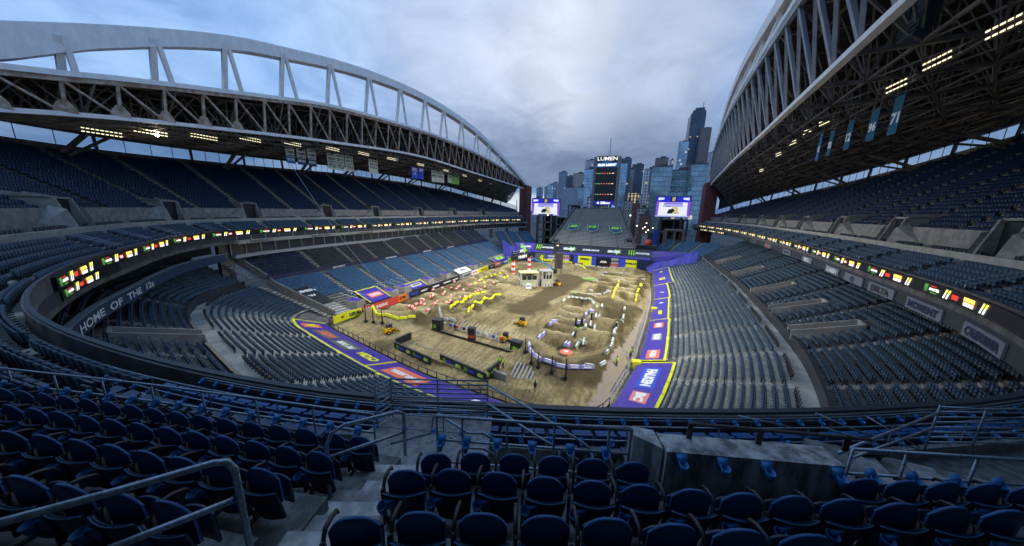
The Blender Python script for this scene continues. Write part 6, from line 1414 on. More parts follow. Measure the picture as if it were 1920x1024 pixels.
# ---- rails
def rail_thing(label,segs,cups=(),m=RAILM,r=.024,brace=()):
    c=np.array(segs[0][0]); t=thing('handrail',label,'railing',c)
    for i,s_ in enumerate(segs): MB().tube(s_,r if len(s_)>2 or i==0 else r*.85,8).build('rail_tube',m,t,True)
    for b in brace: MB().tube(b,r*.8,8).build('rail_post',m,t,True)
    for p,rz in cups: cup(t,p,rz)
    return t
a0_,a1_=np.array([-2.6,3.56]),np.array([.37,4.46]); da=_n(a1_-a0_); rza=math.atan2(da[1],da[0]); Z3=lambda p,z:(p[0],p[1],z)
cups=[]
for px,py in ((832,813),(878,815),(935,817),(998,822),(1067,826),(1131,831)):
    g=G(px,py,20.32); u=np.dot(g[:2]-a0_,da); cups.append(((*(a0_+da*u),20.30),rza))
rail_thing('rail with six blue cup holders in front of the short seat row',[[Z3(a0_,20.72),Z3(a1_,20.72)],[Z3(a0_,20.28),Z3(a1_,20.28)],[Z3(a0_,19.86),Z3(a1_,19.86)]],cups,brace=[[Z3(a0_+da*q,19.8),Z3(a0_+da*q,20.72)] for q in (0,.42,1.15,1.9,2.75,3.08)])
# left long rail with cups
LL=[G(px,py,20.02) for px,py in ((-90,678),(0,690),(255,718),(410,738),(560,758),(700,777))]; LLs=smooth(np.array(LL),4); s_l=np.concatenate([[0],np.cumsum(np.linalg.norm(np.diff(LLs[:,:2],axis=0),axis=1))])
low_=[p-[0,0,.42] for p in LLs]; cups=[]
for k in range(18):
    q=s_l[-1]-.35-k*.62; p=np.array([np.interp(q,s_l,LLs[:,i]) for i in(0,1)]); p1=np.array([np.interp(q+.2,s_l,LLs[:,i]) for i in(0,1)]); d_=_n(p1-p); cups.append(((*p,19.62),math.atan2(d_[1],d_[0])))
pts=[]
for k in range(9):
    q=s_l[-1]-k*1.35; p=np.array([np.interp(q,s_l,LLs[:,i]) for i in(0,1)]); pts.append([Z3(p,18.6),Z3(p,20.02)])
rail_thing('long rail with a row of blue cup holders crossing the left foreground',[list(LLs),low_],cups,brace=pts)
# stair handrails
hl=[(-3.50,2.35,19.85),(-3.50,2.35,20.55),(-3.47,2.44,20.72),(-3.35,2.68,20.74),(-3.22,3.48,20.62),(-3.20,3.5,20.55),(-3.20,3.5,19.2)]
P_=[G(620,945,19.72),G(612,835,20.48),G(622,812,20.62),G(645,797,20.70),G(745,772,20.62),G(757,776,20.55),G(760,853,19.75)]
rail_thing('curved tubular handrail beside the stairs on their left side, upper section',[[tuple(p) for p in P_],[tuple(P_[1]-[0,0,.22]),tuple(P_[5]-[0,0,.35])]],r=.03)
P_=[G(-260,1046,21.85),G(0,980,21.82),G(240,915,21.78),G(400,868,21.72),G(425,866,21.7),G(440,880,21.6),G(470,1030,20.7),G(478,1060,20.5)]
P2=[G(180,1040,21.38),G(300,992,21.35),G(438,938,21.3)]
rail_thing('thick grey handrail crossing the bottom left corner, nearest of all',[[tuple(p) for p in P_],[tuple(p) for p in P2]],r=.03)
# landing guard
gz=20.0; g0,g1,g2_,g3=np.array([-5.05,4.62]),np.array([-4.95,5.02]),np.array([-3.90,5.42]),np.array([-2.78,5.85])
segs=[[Z3(g1,gz),Z3(g2_,gz),Z3(g3,gz)],[Z3(g0,gz),Z3(g1,gz)]]
for k in range(1,9): 
    z=gz-k*.118; segs.append([Z3(g1,z),Z3(g3,z)]); segs.append([Z3(g0,z),Z3(g1,z)])
rail_thing('many barred guard rail round the stair landing at centre left',segs,brace=[[Z3(g,18.9),Z3(g,gz+.03)] for g in (g0,g1,g2_,g3)],r=.022)
mb=[[G(912,720,20.0),G(1000,770,19.75),G(1100,835,19.45),G(1118,855,19.3)],[G(912,755,19.75),G(1010,820,19.4),G(1085,862,19.2)]]
rail_thing('pair of sloping tubes running down from the landing guard to the right',[[tuple(p) for p in s_] for s_ in mb])
mb=[[G(700,800,20.0),G(703,775,20.28),G(720,768,20.3),G(820,770,20.15),G(880,812,19.9),G(905,812,19.85),G(925,818,19.8),G(980,850,19.5)],[G(703,810,20.0),G(812,815,19.8),G(860,838,19.6),G(905,840,19.55),G(940,858,19.4)]]
P_=[G(835,800,19.9),G(812,778,20.05),G(825,778,20.1),G(885,812,19.85),G(925,812,19.8),G(960,835,19.6)]
rail_thing('bent stair rail behind the cup holder rail, right of the stairs',[[tuple(G(733,862-30,19.9)),tuple(G(808,812,20.0)),tuple(G(812,782,20.22)),tuple(G(822,776,20.26)),tuple(G(878,812,20.0)),tuple(G(905,812,19.95)),tuple(G(950,838,19.7))],[tuple(G(845,820,19.9)),tuple(G(880,840,19.7)),tuple(G(905,841,19.65)),tuple(G(935,856,19.5))]][0:1]+[[tuple(G(845,820,19.9)),tuple(G(880,840,19.7)),tuple(G(905,841,19.65)),tuple(G(935,856,19.5))]])
# right hand rails
b0_,b1_=np.array([3.40,5.35]),np.array([7.2,6.55]); db=_n(b1_-b0_); rzb=math.atan2(db[1],db[0])
cups=[((*(b0_+db*(.30+.58*k)),20.28),rzb+.1) for k in range(6)]
rail_thing('long rail with blue cup holders at the right edge beyond the concrete parapet',[[Z3(b0_,20.68),Z3(b1_,20.68)],[Z3(b0_,20.26),Z3(b1_,20.26)]],cups,brace=[[Z3(b0_+db*q,19.6),Z3(b0_+db*q,20.68)] for q in (.0,.75,1.7,2.7,3.7)])
gA,gB,gC=G(1762,763,20.1),G(1850,768,20.1),G(1990,766,20.1); segs=[[tuple(gA),tuple(gB),tuple(gC)]]
for k in range(1,8): segs.append([tuple(gA-[0,0,.125*k]),tuple(gC-[0,0,.125*k])])
rail_thing('many barred guard rail at the right edge of the frame',segs,brace=[[tuple(g-[0,0,1.1]),tuple(g+[0,0,.03])] for g in (gA,gB,gC)],r=.022)
rail_thing('pair of tubes rising from the parapet to the right guard rail',[[tuple(G(1572,850,20.45)),tuple(G(1640,822,20.35)),tuple(G(1758,775,20.1))],[tuple(G(1600,858,20.2)),tuple(G(1748,803,19.85))]])
rail_thing('thin crossed stair rails beyond the concrete parapet at right',[[tuple(G(1385,780,20.0)),tuple(G(1480,800,19.9))],[tuple(G(1530,775,19.6)),tuple(G(1600,805,19.4)),tuple(G(1730,845,19.2))],[tuple(G(1540,800,19.5)),tuple(G(1700,850,19.1))],[tuple(G(1625,781,19.5)),tuple(G(1725,840,19.2))],[tuple(G(1560,815,19.5)),tuple(G(1640,835,19.3))]],r=.016)
# sloping concrete flanks right of the parapet
t=thing('stair_flank','stepped grey concrete stair flanks beyond the right cup rail','stairs',(6,7,19)); mb=MB()
for k in range(6):
    c=np.array([4.3,6.3])+db*k*.62+np.array([-db[1],db[0]])*.25; mb.box((c[0],c[1],19.35-.12*k-.6),(.60,1.9,1.2),k%2,rz=rzb-.35)
mb.build('steps',[FCON,FCONL],t)
# front and second rails with cup holders
def curve_rail(o,ztop,zcup,zb,a0,a1,label,sp=.6):
    A=DK.seg(a0,a1,.5); t=thing('handrail',label,'railing',(*DK.at(a0,o),ztop)); MB().tube([(*DK.at(a,o),ztop) for a in A],.018,6).build('rail_tube',RAILM,t,True); MB().tube([(*DK.at(a,o),zcup) for a in A],.016,6).build('rail_tube',RAILM,t,True)
    for a in DK.seg(a0,a1,2.0): p=DK.at(a,o); MB().tube([(*p,zb),(*p,ztop)],.016,6).build('rail_post',RAILM,t)
    for a in DK.seg(a0,a1,sp)[:-1]:
        p=DK.at(a,o+.02); nn=-DK.nrm(a); cup(t,(*p,zcup),math.atan2(nn[1],nn[0])-math.pi/2).scale=(.78,.78,.78)
curve_rail(.50,19.0,18.92,18.1,DK.find(-11,4.6),f1,'front rail of tiny blue cup holders just behind the deck edge',.55)
curve_rail(1.26,19.35,18.98,18.7,DK.find(-14,4.5),f1,'second rail with blue cup holders behind the front row',.66)
# loose folding chairs on the lower floor
def chair_proto():
    t=thing('folding_chair','','chair',(0,0,0)); MC=mat('chair_black',(.012,.014,.022),.35); MP=mat('chair_pad',(.03,.06,.13),.5)
    MB().hexa([(-.22,-.02,.42),(.22,-.02,.42),(.22,.38,.44),(-.22,.38,.44),(-.22,-.02,.47),(.22,-.02,.47),(.22,.38,.49),(-.22,.38,.49)]).build('seat_pad',MP,t)
    MB().hexa([(-.23,-.10,.52),(.23,-.10,.52),(.23,-.06,.52),(-.23,-.06,.52),(-.21,-.2,.86),(.21,-.2,.86),(.21,-.16,.86),(-.21,-.16,.86)]).build('backrest',MC,t)
    for s_ in(-1,1):
        MB().tube([(s_*.24,-.22,.9),(s_*.24,0,.44),(s_*.24,.3,.0)],.012,5).build('leg',MC,t); MB().tube([(s_*.24,.3,.44),(s_*.24,-.12,.0)],.012,5).build('leg',MC,t)
    return t
CH=chair_proto(); KC[CH.name]=list(CH.children)
for ch in CH.children: KC[ch.name]=[]
u_=[DK.find(x_,y_) for x_,y_ in ((-13,4.5),(-6.3,5.7),(-1.6,7.0),(4.6,9.5))]
cn=0
for (q0,q1,sd) in ((u_[0],u_[1],'left'),(u_[2],u_[3],'right')):
    n=int((q1-q0)/.62)
    for k in range(n):
        if sd=='right' and k in(4,): continue
        a=q0+(k+.5)*(q1-q0)/n; p=DK.at(a,1.78); nn=-DK.nrm(a); rz=math.atan2(nn[1],nn[0])-math.pi/2+random.uniform(-.08,.08)
        lab='black folding chair on the lower floor, number %s from the landing, %s side'%(['one','two','three','four','five','six','seven','eight','nine','ten','eleven','twelve'][min(11,(n-1-k) if sd=='left' else k)],sd)
        if cn==0: CH.location=(p[0],p[1],18.45); CH.rotation_euler=(0,0,rz); CH['label']=lab; CH['group']='folding chairs on the lower floor'
        else: dup(CH,(p[0],p[1],18.45),rz,lab,'folding chairs on the lower floor')
        cn+=1
# front row seats and remaining individual seats (share one simple mesh)
V0,F0,M0=seat_geo(True); me=D.meshes.new('stadium_seat'); me.from_pydata([tuple(v) for v in V0],[],[tuple(int(i) for i in f) for f in F0]); me.materials.append(NAVF); me.materials.append(RUB); me.polygons.foreach_set('material_index',M0.astype(np.int32))
me2=me.copy(); me2.materials.clear(); me2.materials.append(BLACK); me2.materials.append(RUB)
me3=me.copy(); me3.materials.clear(); me3.materials.append(BLUE); me3.materials.append(RUB)
me5=me.copy(); me5.materials.clear(); me5.materials.append(DECKS); me5.materials.append(RUB)
me4=me.copy(); me4.materials.clear(); me4.materials.append(CLSM[3]); me4.materials.append(RUB)
for a in DK.seg(DK.find(-12,4.5),f1,.54)[:-1]:
    if len([1])==0: break
    p=DK.at(a,.88); nn=-DK.nrm(a); o=link('stadium_seat',me); o.location=(p[0],p[1],18.12); o.rotation_euler=(0,0,math.atan2(nn[1],nn[0])-math.pi/2); tag(o,'dark blue seat in the single front row just behind the near deck edge','seat','front row seats at the near deck edge')
for i in near:
    s=S[i]; o=link('stadium_seat',{0:me3,1:me,2:me2,3:me4,5:me5}[int(s[4])]); o.location=(s[0],s[1],s[2]); o.rotation_euler=(0,0,s[3]-math.pi/2)
    if s[2]<16: tag(o,'slate seat in the lower stand nearest below the deck edge','seat','nearest lower stand seats')
    elif s[0]<0: tag(o,('blue' if s[4]!=2 else 'black')+' seat in the curving middle deck rows at the left edge','seat','middle deck seats at the left edge'+(' in blue' if s[4]!=2 else ' in black'))
    else: tag(o,('blue' if s[4]!=2 else 'black')+' seat in the curving middle deck rows at the right edge','seat','middle deck seats at the right edge'+(' in blue' if s[4]!=2 else ' in black'))

# ---- unseen block and overhang added behind the nearest seats to shade the foreground
t=thing('unseen_shade_stand','unseen dark block and overhang added behind the nearest seats to shade them','stand',(0,-4,18)); mb=MB()
mb.prism([(-26,-3.5),(-12,-3.2),(0,-3.4),(8,-.5),(15,6.5),(22,9),(24,2),(12,-12),(-26,-14)],16,32); mb.build('rear_wall',COND,t)
MB().prism([(-24,-3.4),(-20,.0),(-8,.2),(0,.9),(5.5,3.4),(11.5,9.3),(15,6.6),(8,-.4),(0,-3.3),(-12,-3.1)],28.6,29.3).build('shade_canopy',COND,t)
# ================================================================== machines, start gate and gear on the dirt
def UP(o,p,rz): o.location=tuple(float(v) for v in p); o.rotation_euler=(0,0,rz); return o
MY=mat('machine_yellow',(.78,.42,.01),.45,var=.1,scale=4); TYR=mat('tyre',(.015,.015,.016),.8); GLD=mat('dark_glass',(.02,.03,.035),.12)
def loader(label):
    t=thing('skid_steer_loader',label,'loader',(0,0,0),0,'yellow skid steer loaders on the dirt')
    MB().hexa([(-1.3,-.65,.35),(1.0,-.65,.35),(1.0,.65,.35),(-1.3,.65,.35),(-1.35,-.6,1.25),(.7,-.55,.95),(.7,.55,.95),(-1.35,.6,1.25)]).build('body',MY,t)
    c=MB().hexa([(-.75,-.5,1.0),(.55,-.5,.95),(.55,.5,.95),(-.75,.5,1.0),(-.65,-.48,2.1),(.4,-.48,2.1),(.4,.48,2.1),(-.65,.48,2.1)]).build('cab',GLD,t); MB().box((-.12,0,2.13),(1.2,1.05,.08)).build('cab_roof',DKB,c)
    for s_ in(-1,1):
        MB().tube([(-1.2,s_*.78,1.45),(-.2,s_*.8,1.5),(1.1,s_*.78,.75),(1.55,s_*.72,.35)],.11,6).build('lift_arm',MY,t)
        for x_ in(-.75,.5):
            w=MB(); n=14; vs=[(x_+.42*math.cos(2*math.pi*k/n),s_*(.72+d),.42+.42*math.sin(2*math.pi*k/n)) for d in(0,.28) for k in range(n)]; w.add(vs,[(k,(k+1)%n,n+(k+1)%n,n+k) for k in range(n)]+[tuple(range(n)),tuple(range(n,2*n))]); wh=w.build('wheel',TYR,t)
            MB().box((x_,s_*1.005,.42),(.3,.02,.3)).build('hub',MY,wh)
    MB().hexa([(1.5,-.95,.05),(2.3,-.95,.02),(2.3,.95,.02),(1.5,.95,.05),(1.45,-.95,.75),(1.6,-.95,.7),(1.6,.95,.7),(1.45,.95,.75)]).build('bucket',mat('bucket_steel',(.25,.16,.04),.5),t); return t
for (px,py,rz,l) in ((731,624,1.25,'yellow skid steer loader standing left of the start gate'),(949,640,.1,'yellow skid steer loader right of the start gate, nearest the camera of the central two'),(978,610,2.9,'yellow skid steer loader in the middle of the dirt, beyond the near one'),(1045,535,2.6,'yellow loader beside the container tower in the far middle')):
    UP(loader(l),GD(px,py),rz).scale=(.82,.82,.82)
# blue boom lift
def boomlift():
    t=thing('boom_lift','blue articulated boom lift beside the container tower','lift',(0,0,0)); BB=mat('lift_blue',(.02,.22,.50),.4)
    MB().hexa([(-1.6,-1.1,.4),(1.6,-1.1,.4),(1.6,1.1,.4),(-1.6,1.1,.4),(-1.6,-1.0,1.1),(1.5,-1.0,1.1),(1.5,1.0,1.1),(-1.6,1.0,1.1)]).build('chassis',mat('lift_grey',(.25,.28,.3),.5),t)
    MB().box((-.2,0,1.6),(2.6,1.6,1.0)).build('turret',BB,t); MB().beam((1,0,1.8),(2.0,0,4.6),.45).build('lower_boom',BB,t); MB().beam((2.0,0,4.6),(-5.0,0,7.6),.34).build('upper_boom',BB,t)
    b=MB(); b.box((-5.4,0,7.0),(.9,1.6,.08)); 
    for a in(-.4,.4):
        for c in(-.75,.75): b.beam((-5.4+a,c,7),(-5.4+a,c,8.1),.05)
    for c in(-.75,.75): b.beam((-5.8,c,8.1),(-5.0,c,8.1),.05)
    b.beam((-5.8,-.75,8.1),(-5.8,.75,8.1),.05); b.beam((-5.0,-.75,7.55),(-5.0,.75,7.55),.05); b.build('basket',STEEL,t)
    for x_ in(-1.1,1.1):
        for y in(-1.05,1.05):
            w=MB(); n=12; vs=[(x_+.5*math.cos(2*math.pi*k/n),y+d,.5+.5*math.sin(2*math.pi*k/n)) for d in(-.18,.18) for k in range(n)]; w.add(vs,[(k,(k+1)%n,n+(k+1)%n,n+k) for k in range(n)]+[tuple(range(n)),tuple(range(n,2*n))]).build('wheel',TYR,t)
    return t
UP(boomlift(),GD(1023,524),.25)
# two storey container tower with yellow roof
t=thing('mechanics_tower','two storey white framed tower with yellow roof in the middle of the dirt','tower',(0,0,0)); Y_=mat('pale_yellow_roof',(.75,.72,.30),.6); BE=mat('beige_panel',(.48,.46,.38),.6)
for i,(cx,w,h) in enumerate(((0,5.6,5.0),(6.0,3.4,5.4))):
    fr=MB()
    for x_ in(-w/2,w/2):
        for y in(-1.5,1.5): fr.beam((cx+x_,y,0),(cx+x_,y,h),.28)
    for z in(.15,h/2,h-.1):
        for y in(-1.5,1.5): fr.beam((cx-w/2,y,z),(cx+w/2,y,z),.28)
        for x_ in(-w/2,w/2): fr.beam((cx+x_,-1.5,z),(cx+x_,1.5,z),.28)
    fr.build('frame',BE,t)
    p=MB()
    for k in range(3): 
        x0=cx-w/2+.3+k*(w-.4)/3
        p.box((x0+(w-.6)/6,-1.42,h*.66),((w-1.0)/3.6,.06,h*.26),1); p.box((x0+(w-.6)/6,-1.42,h*.25),((w-1.0)/3.4,.06,h*.36),0)
    p.box((cx,1.4,h/2),(w-.4,.08,h-.5),0); p.box((cx-w/2+.08,0,h*.25),(.06,2.6,h*.4),2)
    p.build('panels',[BE,GLD,GR2],t); MB().box((cx,0,h+.08),(w+.5,3.5,.16)).build('roof',Y_ if i==0 else GRYV,t)
mb=MB(); put_text(mb,'SX',(0,-1.5,1.3),np.array([1.,0,0]),np.array([0,0,1.]),2.4,1.3,0,.03,.08); mb.build('lettering',GRN,t)
UP(t,GD(990,536)+[0,0,-.3],.55)
t=thing('standing_board','white advertising board leaning by the tower, nearer one','board',(0,0,0)); MB().hexa([(-.9,-.3,0),(.9,-.3,0),(.9,.3,0),(-.9,.3,0),(-.8,-.05,1.7),(.8,-.05,1.7),(.8,.05,1.7),(-.8,.05,1.7)]).build('panel',WHT,t); mb=MB(); put_text(mb,'MOTO',(0,-.2,.85),np.array([1.,0,0]),np.array([0,.14,.99]),1.3,.5,0,.03,.06); mb.build('lettering',CYB,t); UP(t,GD(991,541),.4)
t=thing('standing_board','white advertising board by the tower, farther one','board',(0,0,0)); MB().hexa([(-1.6,-.3,0),(1.6,-.3,0),(1.6,.3,0),(-1.6,.3,0),(-1.5,-.05,1.3),(1.5,-.05,1.3),(1.5,.05,1.3),(-1.5,.05,1.3)]).build('panel',WHT,t); MB().box((0,-.2,.3),(3.0,.05,.12)).build('stripe',CYB,t); UP(t,GD(1005,533),.6)
# finish arch
t=thing('finish_arch','finish arch with red and white legs and black banner reading FINISH','arch',(0,0,0)); a,b=GD(962,513),GD(992,507); a[2]=0;b[2]=0; L=np.linalg.norm(b-a)
for x_ in(0,L):
    mb=MB()
    for k in range(6): mb.box((x_,0,.5+k),(1.0,1.0,.98),k%2)
    mb.build('leg',[WHT,RED],t); MB().box((x_,0,6.6),(1.5,1.3,1.4)).build('corner_block',DKB,t)
MB().box((L/2,0,6.5),(L-1.2,.7,1.7)).build('crossbeam',DKB,t)
mb=MB(); put_text(mb,'FINISH',(L/2,-.36,6.5),np.array([1.,0,0]),np.array([0,0,1.]),L*.62,1.2,0,.03,.08); mb.build('lettering',WHT,t)
mb=MB()
for z in(8.2,9.0): mb.beam((0,0,z),(L,0,z),.14)
for k in range(7): mb.beam((L*k/6,0,8.2),(L*k/6,0,9.0),.08)
mb.build('top_truss',STEEL,t); MB().plate((L*.62,-.2,8.9),(1,0,0),(0,0,1),[(math.cos(q*math.pi/5+.3)*(1.7 if q%2 else .8),math.sin(q*math.pi/5+.3)*(1.7 if q%2 else .8)) for q in range(10)],.15).build('star_emblem',GRN,t)
mb=MB(); put_text(mb,'SMX',(L*.42,-.45,8.9),np.array([1.,0,0]),np.array([0,0,1.]),2.6,1.2,0,.03,.08); mb.build('top_lettering',WHT,t)
MB().box((L*.5,.1,10.7),(1.5,.4,1.6)).build('top_sign',GRN,t)
UP(t,a,math.atan2(b[1]-a[1],b[0]-a[0]))
# dark wrapped column
g=GD(1047,510); t=thing('wrapped_column','tall dark brown wrapped column standing on the far dirt','column',tuple(g)); h=GX(1047,474,g[0])[2]; z_t=GY(1047,474,g[1])[2]
MB().prism([(g[0]-1.4,g[1]-1.2),(g[0]+1.4,g[1]-1.2),(g[0]+1.4,g[1]+1.2),(g[0]-1.4,g[1]+1.2)],1.6,z_t).build('cloth_wrap',mat('dark_brown_cloth',(.055,.04,.04),.8,var=.2,scale=1,stretch=(1,1,.2)),t)
mb=MB()
for x_ in(-1.2,1.2):
    for y in(-1,1): mb.beam((g[0]+x_,g[1]+y,g[2]-.2),(g[0]+x_,g[1]+y,1.7),.14)
mb.beam((g[0]-1.2,g[1]-1,.6),(g[0]+1.2,g[1]-1,.6),.1); mb.build('legs',DSTEEL,t)
g=GD(1039,513); t=thing('loudspeaker_cart','grey box on wheels at the foot of the wrapped column','box',tuple(g)); MB().box((g[0],g[1],g[2]+1.1),(2.2,1.3,1.7)).build('cabinet',mat('cab_grey',(.06,.065,.07),.6),t); MB().box((g[0],g[1]-.66,g[2]+1.1),(1.8,.05,1.3)).build('front_grille',DKB,t)
# start gate: seen from behind, two bays
A0,A1,B0,B1=[GD(*p)*[1,1,0] for p in ((740,652),(808,686),(826,679),(912,716))]
GT=mat('gate_metal',(.42,.42,.40),.5); FLR=mat('start_floor',(.33,.285,.17),.9,var=.3,scale=3,stretch=(8,1,1))
dx=_n(B1-A0); dy=np.array([-dx[1],dx[0],0]); 
def wpt(p,u,v,z=0.0): return p+dx*u+dy*v+np.array([0,0,z])
gate=thing('start_gate','long starting gate with row of small white gate arms in the near left dirt','start gate',tuple(A0)); Lg=np.linalg.norm(B1-A0); dep=11.0
mb=MB(); mb.hexa([wpt(A0,0,.3,-.3),wpt(A0,Lg,.3,-.3),wpt(A0,Lg,dep,-.3),wpt(A0,0,dep,-.3),wpt(A0,0,.3,.42),wpt(A0,Lg,.3,.42),wpt(A0,Lg,dep,.42),wpt(A0,0,dep,.42)]); mb.build('start_floor',dm,gate)
mb=MB()
for k in range(22):
    u=.8+k*(Lg-1.6)/21; mb.box(wpt(A0,u,dep*.45,.43),(.06,dep*.5,.03),0,ax=(dx,dy,np.array([0,0,1.]))); mb.box(wpt(A0,u,dep*.22,.46),(.25,.5,.05),0,ax=(dx,dy,np.array([0,0,1.])))
mb.build('lane_markers',mat('lane_marker',(.20,.17,.11),.8),gate)
mb=MB()
for k in range(22):
    u=.8+k*(Lg-1.6)/21; mb.box(wpt(A0,u+.4,dep*.25,.46),(.16,.22,.05),0,ax=(dx,dy,np.array([0,0,1.])))
mb.build('gate_pads',GRYV,gate)
mb=MB().beam(wpt(A0,.2,dep*.78,.7),wpt(A0,Lg-.2,dep*.78,.7),.16,.35); mb.build('gate_backboard',DKB,gate)
cols=[WHT,CYB,RED,DKB,YEL,GRYV]
for k in range(22):
    u=.6+k*(Lg-1.2)/21; mb=MB(); 
    for s_ in(-.33,.33): mb.beam(wpt(A0,u+s_,dep+.6,.4),wpt(A0,u+s_,dep+1.2,1.15),.08)
    mb.beam(wpt(A0,u-.33,dep+1.2,1.15),wpt(A0,u+.33,dep+1.2,1.15),.08); mb.beam(wpt(A0,u,dep+.6,.45),wpt(A0,u+.1,dep+3.1,1.7),.06); o=mb.build('gate_arm',GT,gate)
    if k%2==0: MB().box(wpt(A0,u,dep+.8,.95),(.6,.2,.5),ax=(dx,dy,np.array([0,0,1.]))).build('arm_pad',cols[(k//2)%6],o)
def board(p0,p1,h,label,texts,m=DKB,th=.16,z0=0.0,name='gate_board'):
    p0=np.array(p0,float);p1=np.array(p1,float); c=(p0+p1)/2; d=_n((p1-p0)*[1,1,0]); L=np.linalg.norm(p1-p0); t=thing(name,label,'board',tuple(c)); nrm=np.cross(d,np.array([0,0,1.]))
    MB().box(c+[0,0,h/2+z0],(L,th,h),ax=(d,-nrm,np.array([0,0,1.]))).build('panel',m,t); MB().box(c+[0,0,h+z0+.04],(L+.1,th+.1,.08),ax=(d,-nrm,np.array([0,0,1.]))).build('top_cap',DSTEEL,t)
    for i,(s_,u,w,hh,mm) in enumerate(texts):
        q=p0+(p1-p0)*u+nrm*(th/2)+[0,0,h/2+z0]; mb=MB()
        if s_=='claw': put_claw(mb,q,d,np.array([0,0,1.]),hh,0,.03); mb.build('emblem',mm,t)
        elif s_=='star': mb.plate(q,d,(0,0,1),[(math.cos(k*math.pi/5)*(w/2 if k%2 else w/4),math.sin(k*math.pi/5)*(hh/2 if k%2 else hh/4)) for k in range(10)],.04); mb.build('emblem',mm,t)
        else: put_text(mb,s_,q,d,np.array([0,0,1.]),w,hh,0,.03,.08); mb.build('lettering',mm,t)
    return t
lay=[('claw',.10,1,.7,GRN),('ENERGY',.22,1.6,.5,CYB),('star',.42,1.3,.75,GRN),('SMX',.42,1.1,.5,WHT),('claw',.58,1,.7,GRN),('ENERGY',.70,1.6,.5,CYB),('star',.89,1.3,.75,GRN),('SMX',.89,1.1,.5,WHT)]
board(A0,A1,1.25,'black back board of the left starting bay with green marks',lay); board(B0,B1,1.25,'black back board of the right starting bay with green marks',lay)
board(wpt(A0,.1,3.6),wpt(A0,.0,.3),1.7,'short black end board at the left of the starting gate',[('claw',.3,.8,.8,GRN)])
board(wpt(A0,Lg,.3),wpt(A0,Lg,3.4),1.7,'short black end board at the right of the starting gate',[('star',.5,1.4,.9,GRN)])
board(wpt(A0,.1,dep-1.6),wpt(A0,1.9,dep-1.2),2.6,'grey and black sign block at the back left of the starting gate',[('claw',.3,.8,.8,GRN)],th=1.3)
um=np.linalg.norm((A1+B0)/2-A0); board(wpt(A0,um-.3,dep-2.2),wpt(A0,um+.9,dep-1.9),3.0,'tall sign block in the middle of the starting gate with red panel',[('RAM',.5,1.2,.6,RED)],th=.9,m=DKB)
board(wpt(A0,Lg-1.6,dep-1.2),wpt(A0,Lg+.3,dep-1.2),2.3,'black sign block at the back right of the starting gate',[('star',.5,1.4,.9,GRN)],th=1.0)
g=GD(935,709); t=thing('ramp_rack','grey steel rack with row of leaning white slats right of the start gate','rack',tuple(g)); mb=MB(); mb.box((g[0],g[1],g[2]+.6),(2.8,.5,1.0),rz=-.2); mb.build('steel_box',mat('rack_grey',(.22,.22,.21),.7),t)
for k in range(6): q=wpt(g,1.1+k*.62,1.4,0); MB().beam(q,q+dy*2.4+[0,0,1.3],.22,.08).build('slat',GRYV,t)
# black flame poles along the near bank and left corner
for i,(px,py,pt) in enumerate(((985,663,632),(996,683,645),(1009,692,658),(1034,703,665),(1060,712,668),(686,604,571),(700,606,580),(717,608,578))):
    g=GD(px,py); d=np.hypot(g[0],g[1]); h=(py-pt)*d/560*1.05; t=thing('black_pole','slim black pole '+(['leftmost','second from left','third from left','fourth from left','rightmost'][i]+' of five along the near bank' if i<5 else ['nearest the red banner','in the middle of three','rightmost of three'][i-5]+' at the left corner bank'),'pole',tuple(g),0,'black poles round the dirt banks')
    MB().tube([g,g+[0,0,h*.4],g+[0,0,h]],.12,6,rr=[.16,.11,.07]).build('pole_shaft',DKB,t); MB().box(g+[0,0,.25],(.5,.5,.5)).build('base_box',DKB,t)
g=GD(1061,669); t=thing('round_sign','round orange red sign on the near bank','sign',tuple(g)); MB().lathe(g+[0,0,.9],[(.02,.02),(1.05,0),(1.05,.12),(.02,.14)],24).build('disc',CORAL,t); MB().beam(g,g+[0,0,.9],.12).build('stem',DKB,t); mb=MB(); put_text(mb,'W',g+[0,0,1.06],np.array([.93,.36,0]),np.array([-.36,.93,0]),.9,.8,0,0.0,.1); mb.build('lettering',WHT,t)
g=GD(1090,622); t=thing('camera_platform','small black camera platform between the near rhythm lanes','platform',tuple(g)); mb=MB(); mb.box(g+[0,0,1.0],(1.6,1.4,1.6)); mb.build('black_box',DKB,t); mb=MB(); mb.beam(g+[0,0,1.8],g+[0,0,3.0],.5); mb.build('camera_body',DKB,t); MB().box(g+[-.1,-.75,1.1],(.9,.06,.9)).build('green_panel',GRN,t)
g=GD(981,481+90); 
for px,py,l in ((1079,617,'short black post left of the camera platform'),(1108,610,'short black post behind the camera platform'),(1155,622,'short black post beside the large jumps at right')):
    g=GD(px,py); t=thing('marker_post',l,'post',tuple(g)); MB().beam(g,g+[0,0,1.9],.35).build('post_body',DKB,t); MB().box(g+[0,0,1.95],(.42,.42,.1)).build('cap',GRYV,t)
g=GD(1105,528); t=thing('green_tent','small lime green covered table on the far right lanes','table',tuple(g)); MB().box(g+[0,0,.9],(3.6,1.6,.5)).build('cloth_top',mat('dull_lime',(.20,.42,.08),.7),t); mb=MB()
for a in(-1.6,1.6):
    for b in(-.6,.6): mb.beam(g+[a,b,-.1],g+[a,b,.7],.12)
mb.build('legs',DSTEEL,t)
for i,(px,py,mm,l) in enumerate(((1129,584+0,WHT,0),)): pass
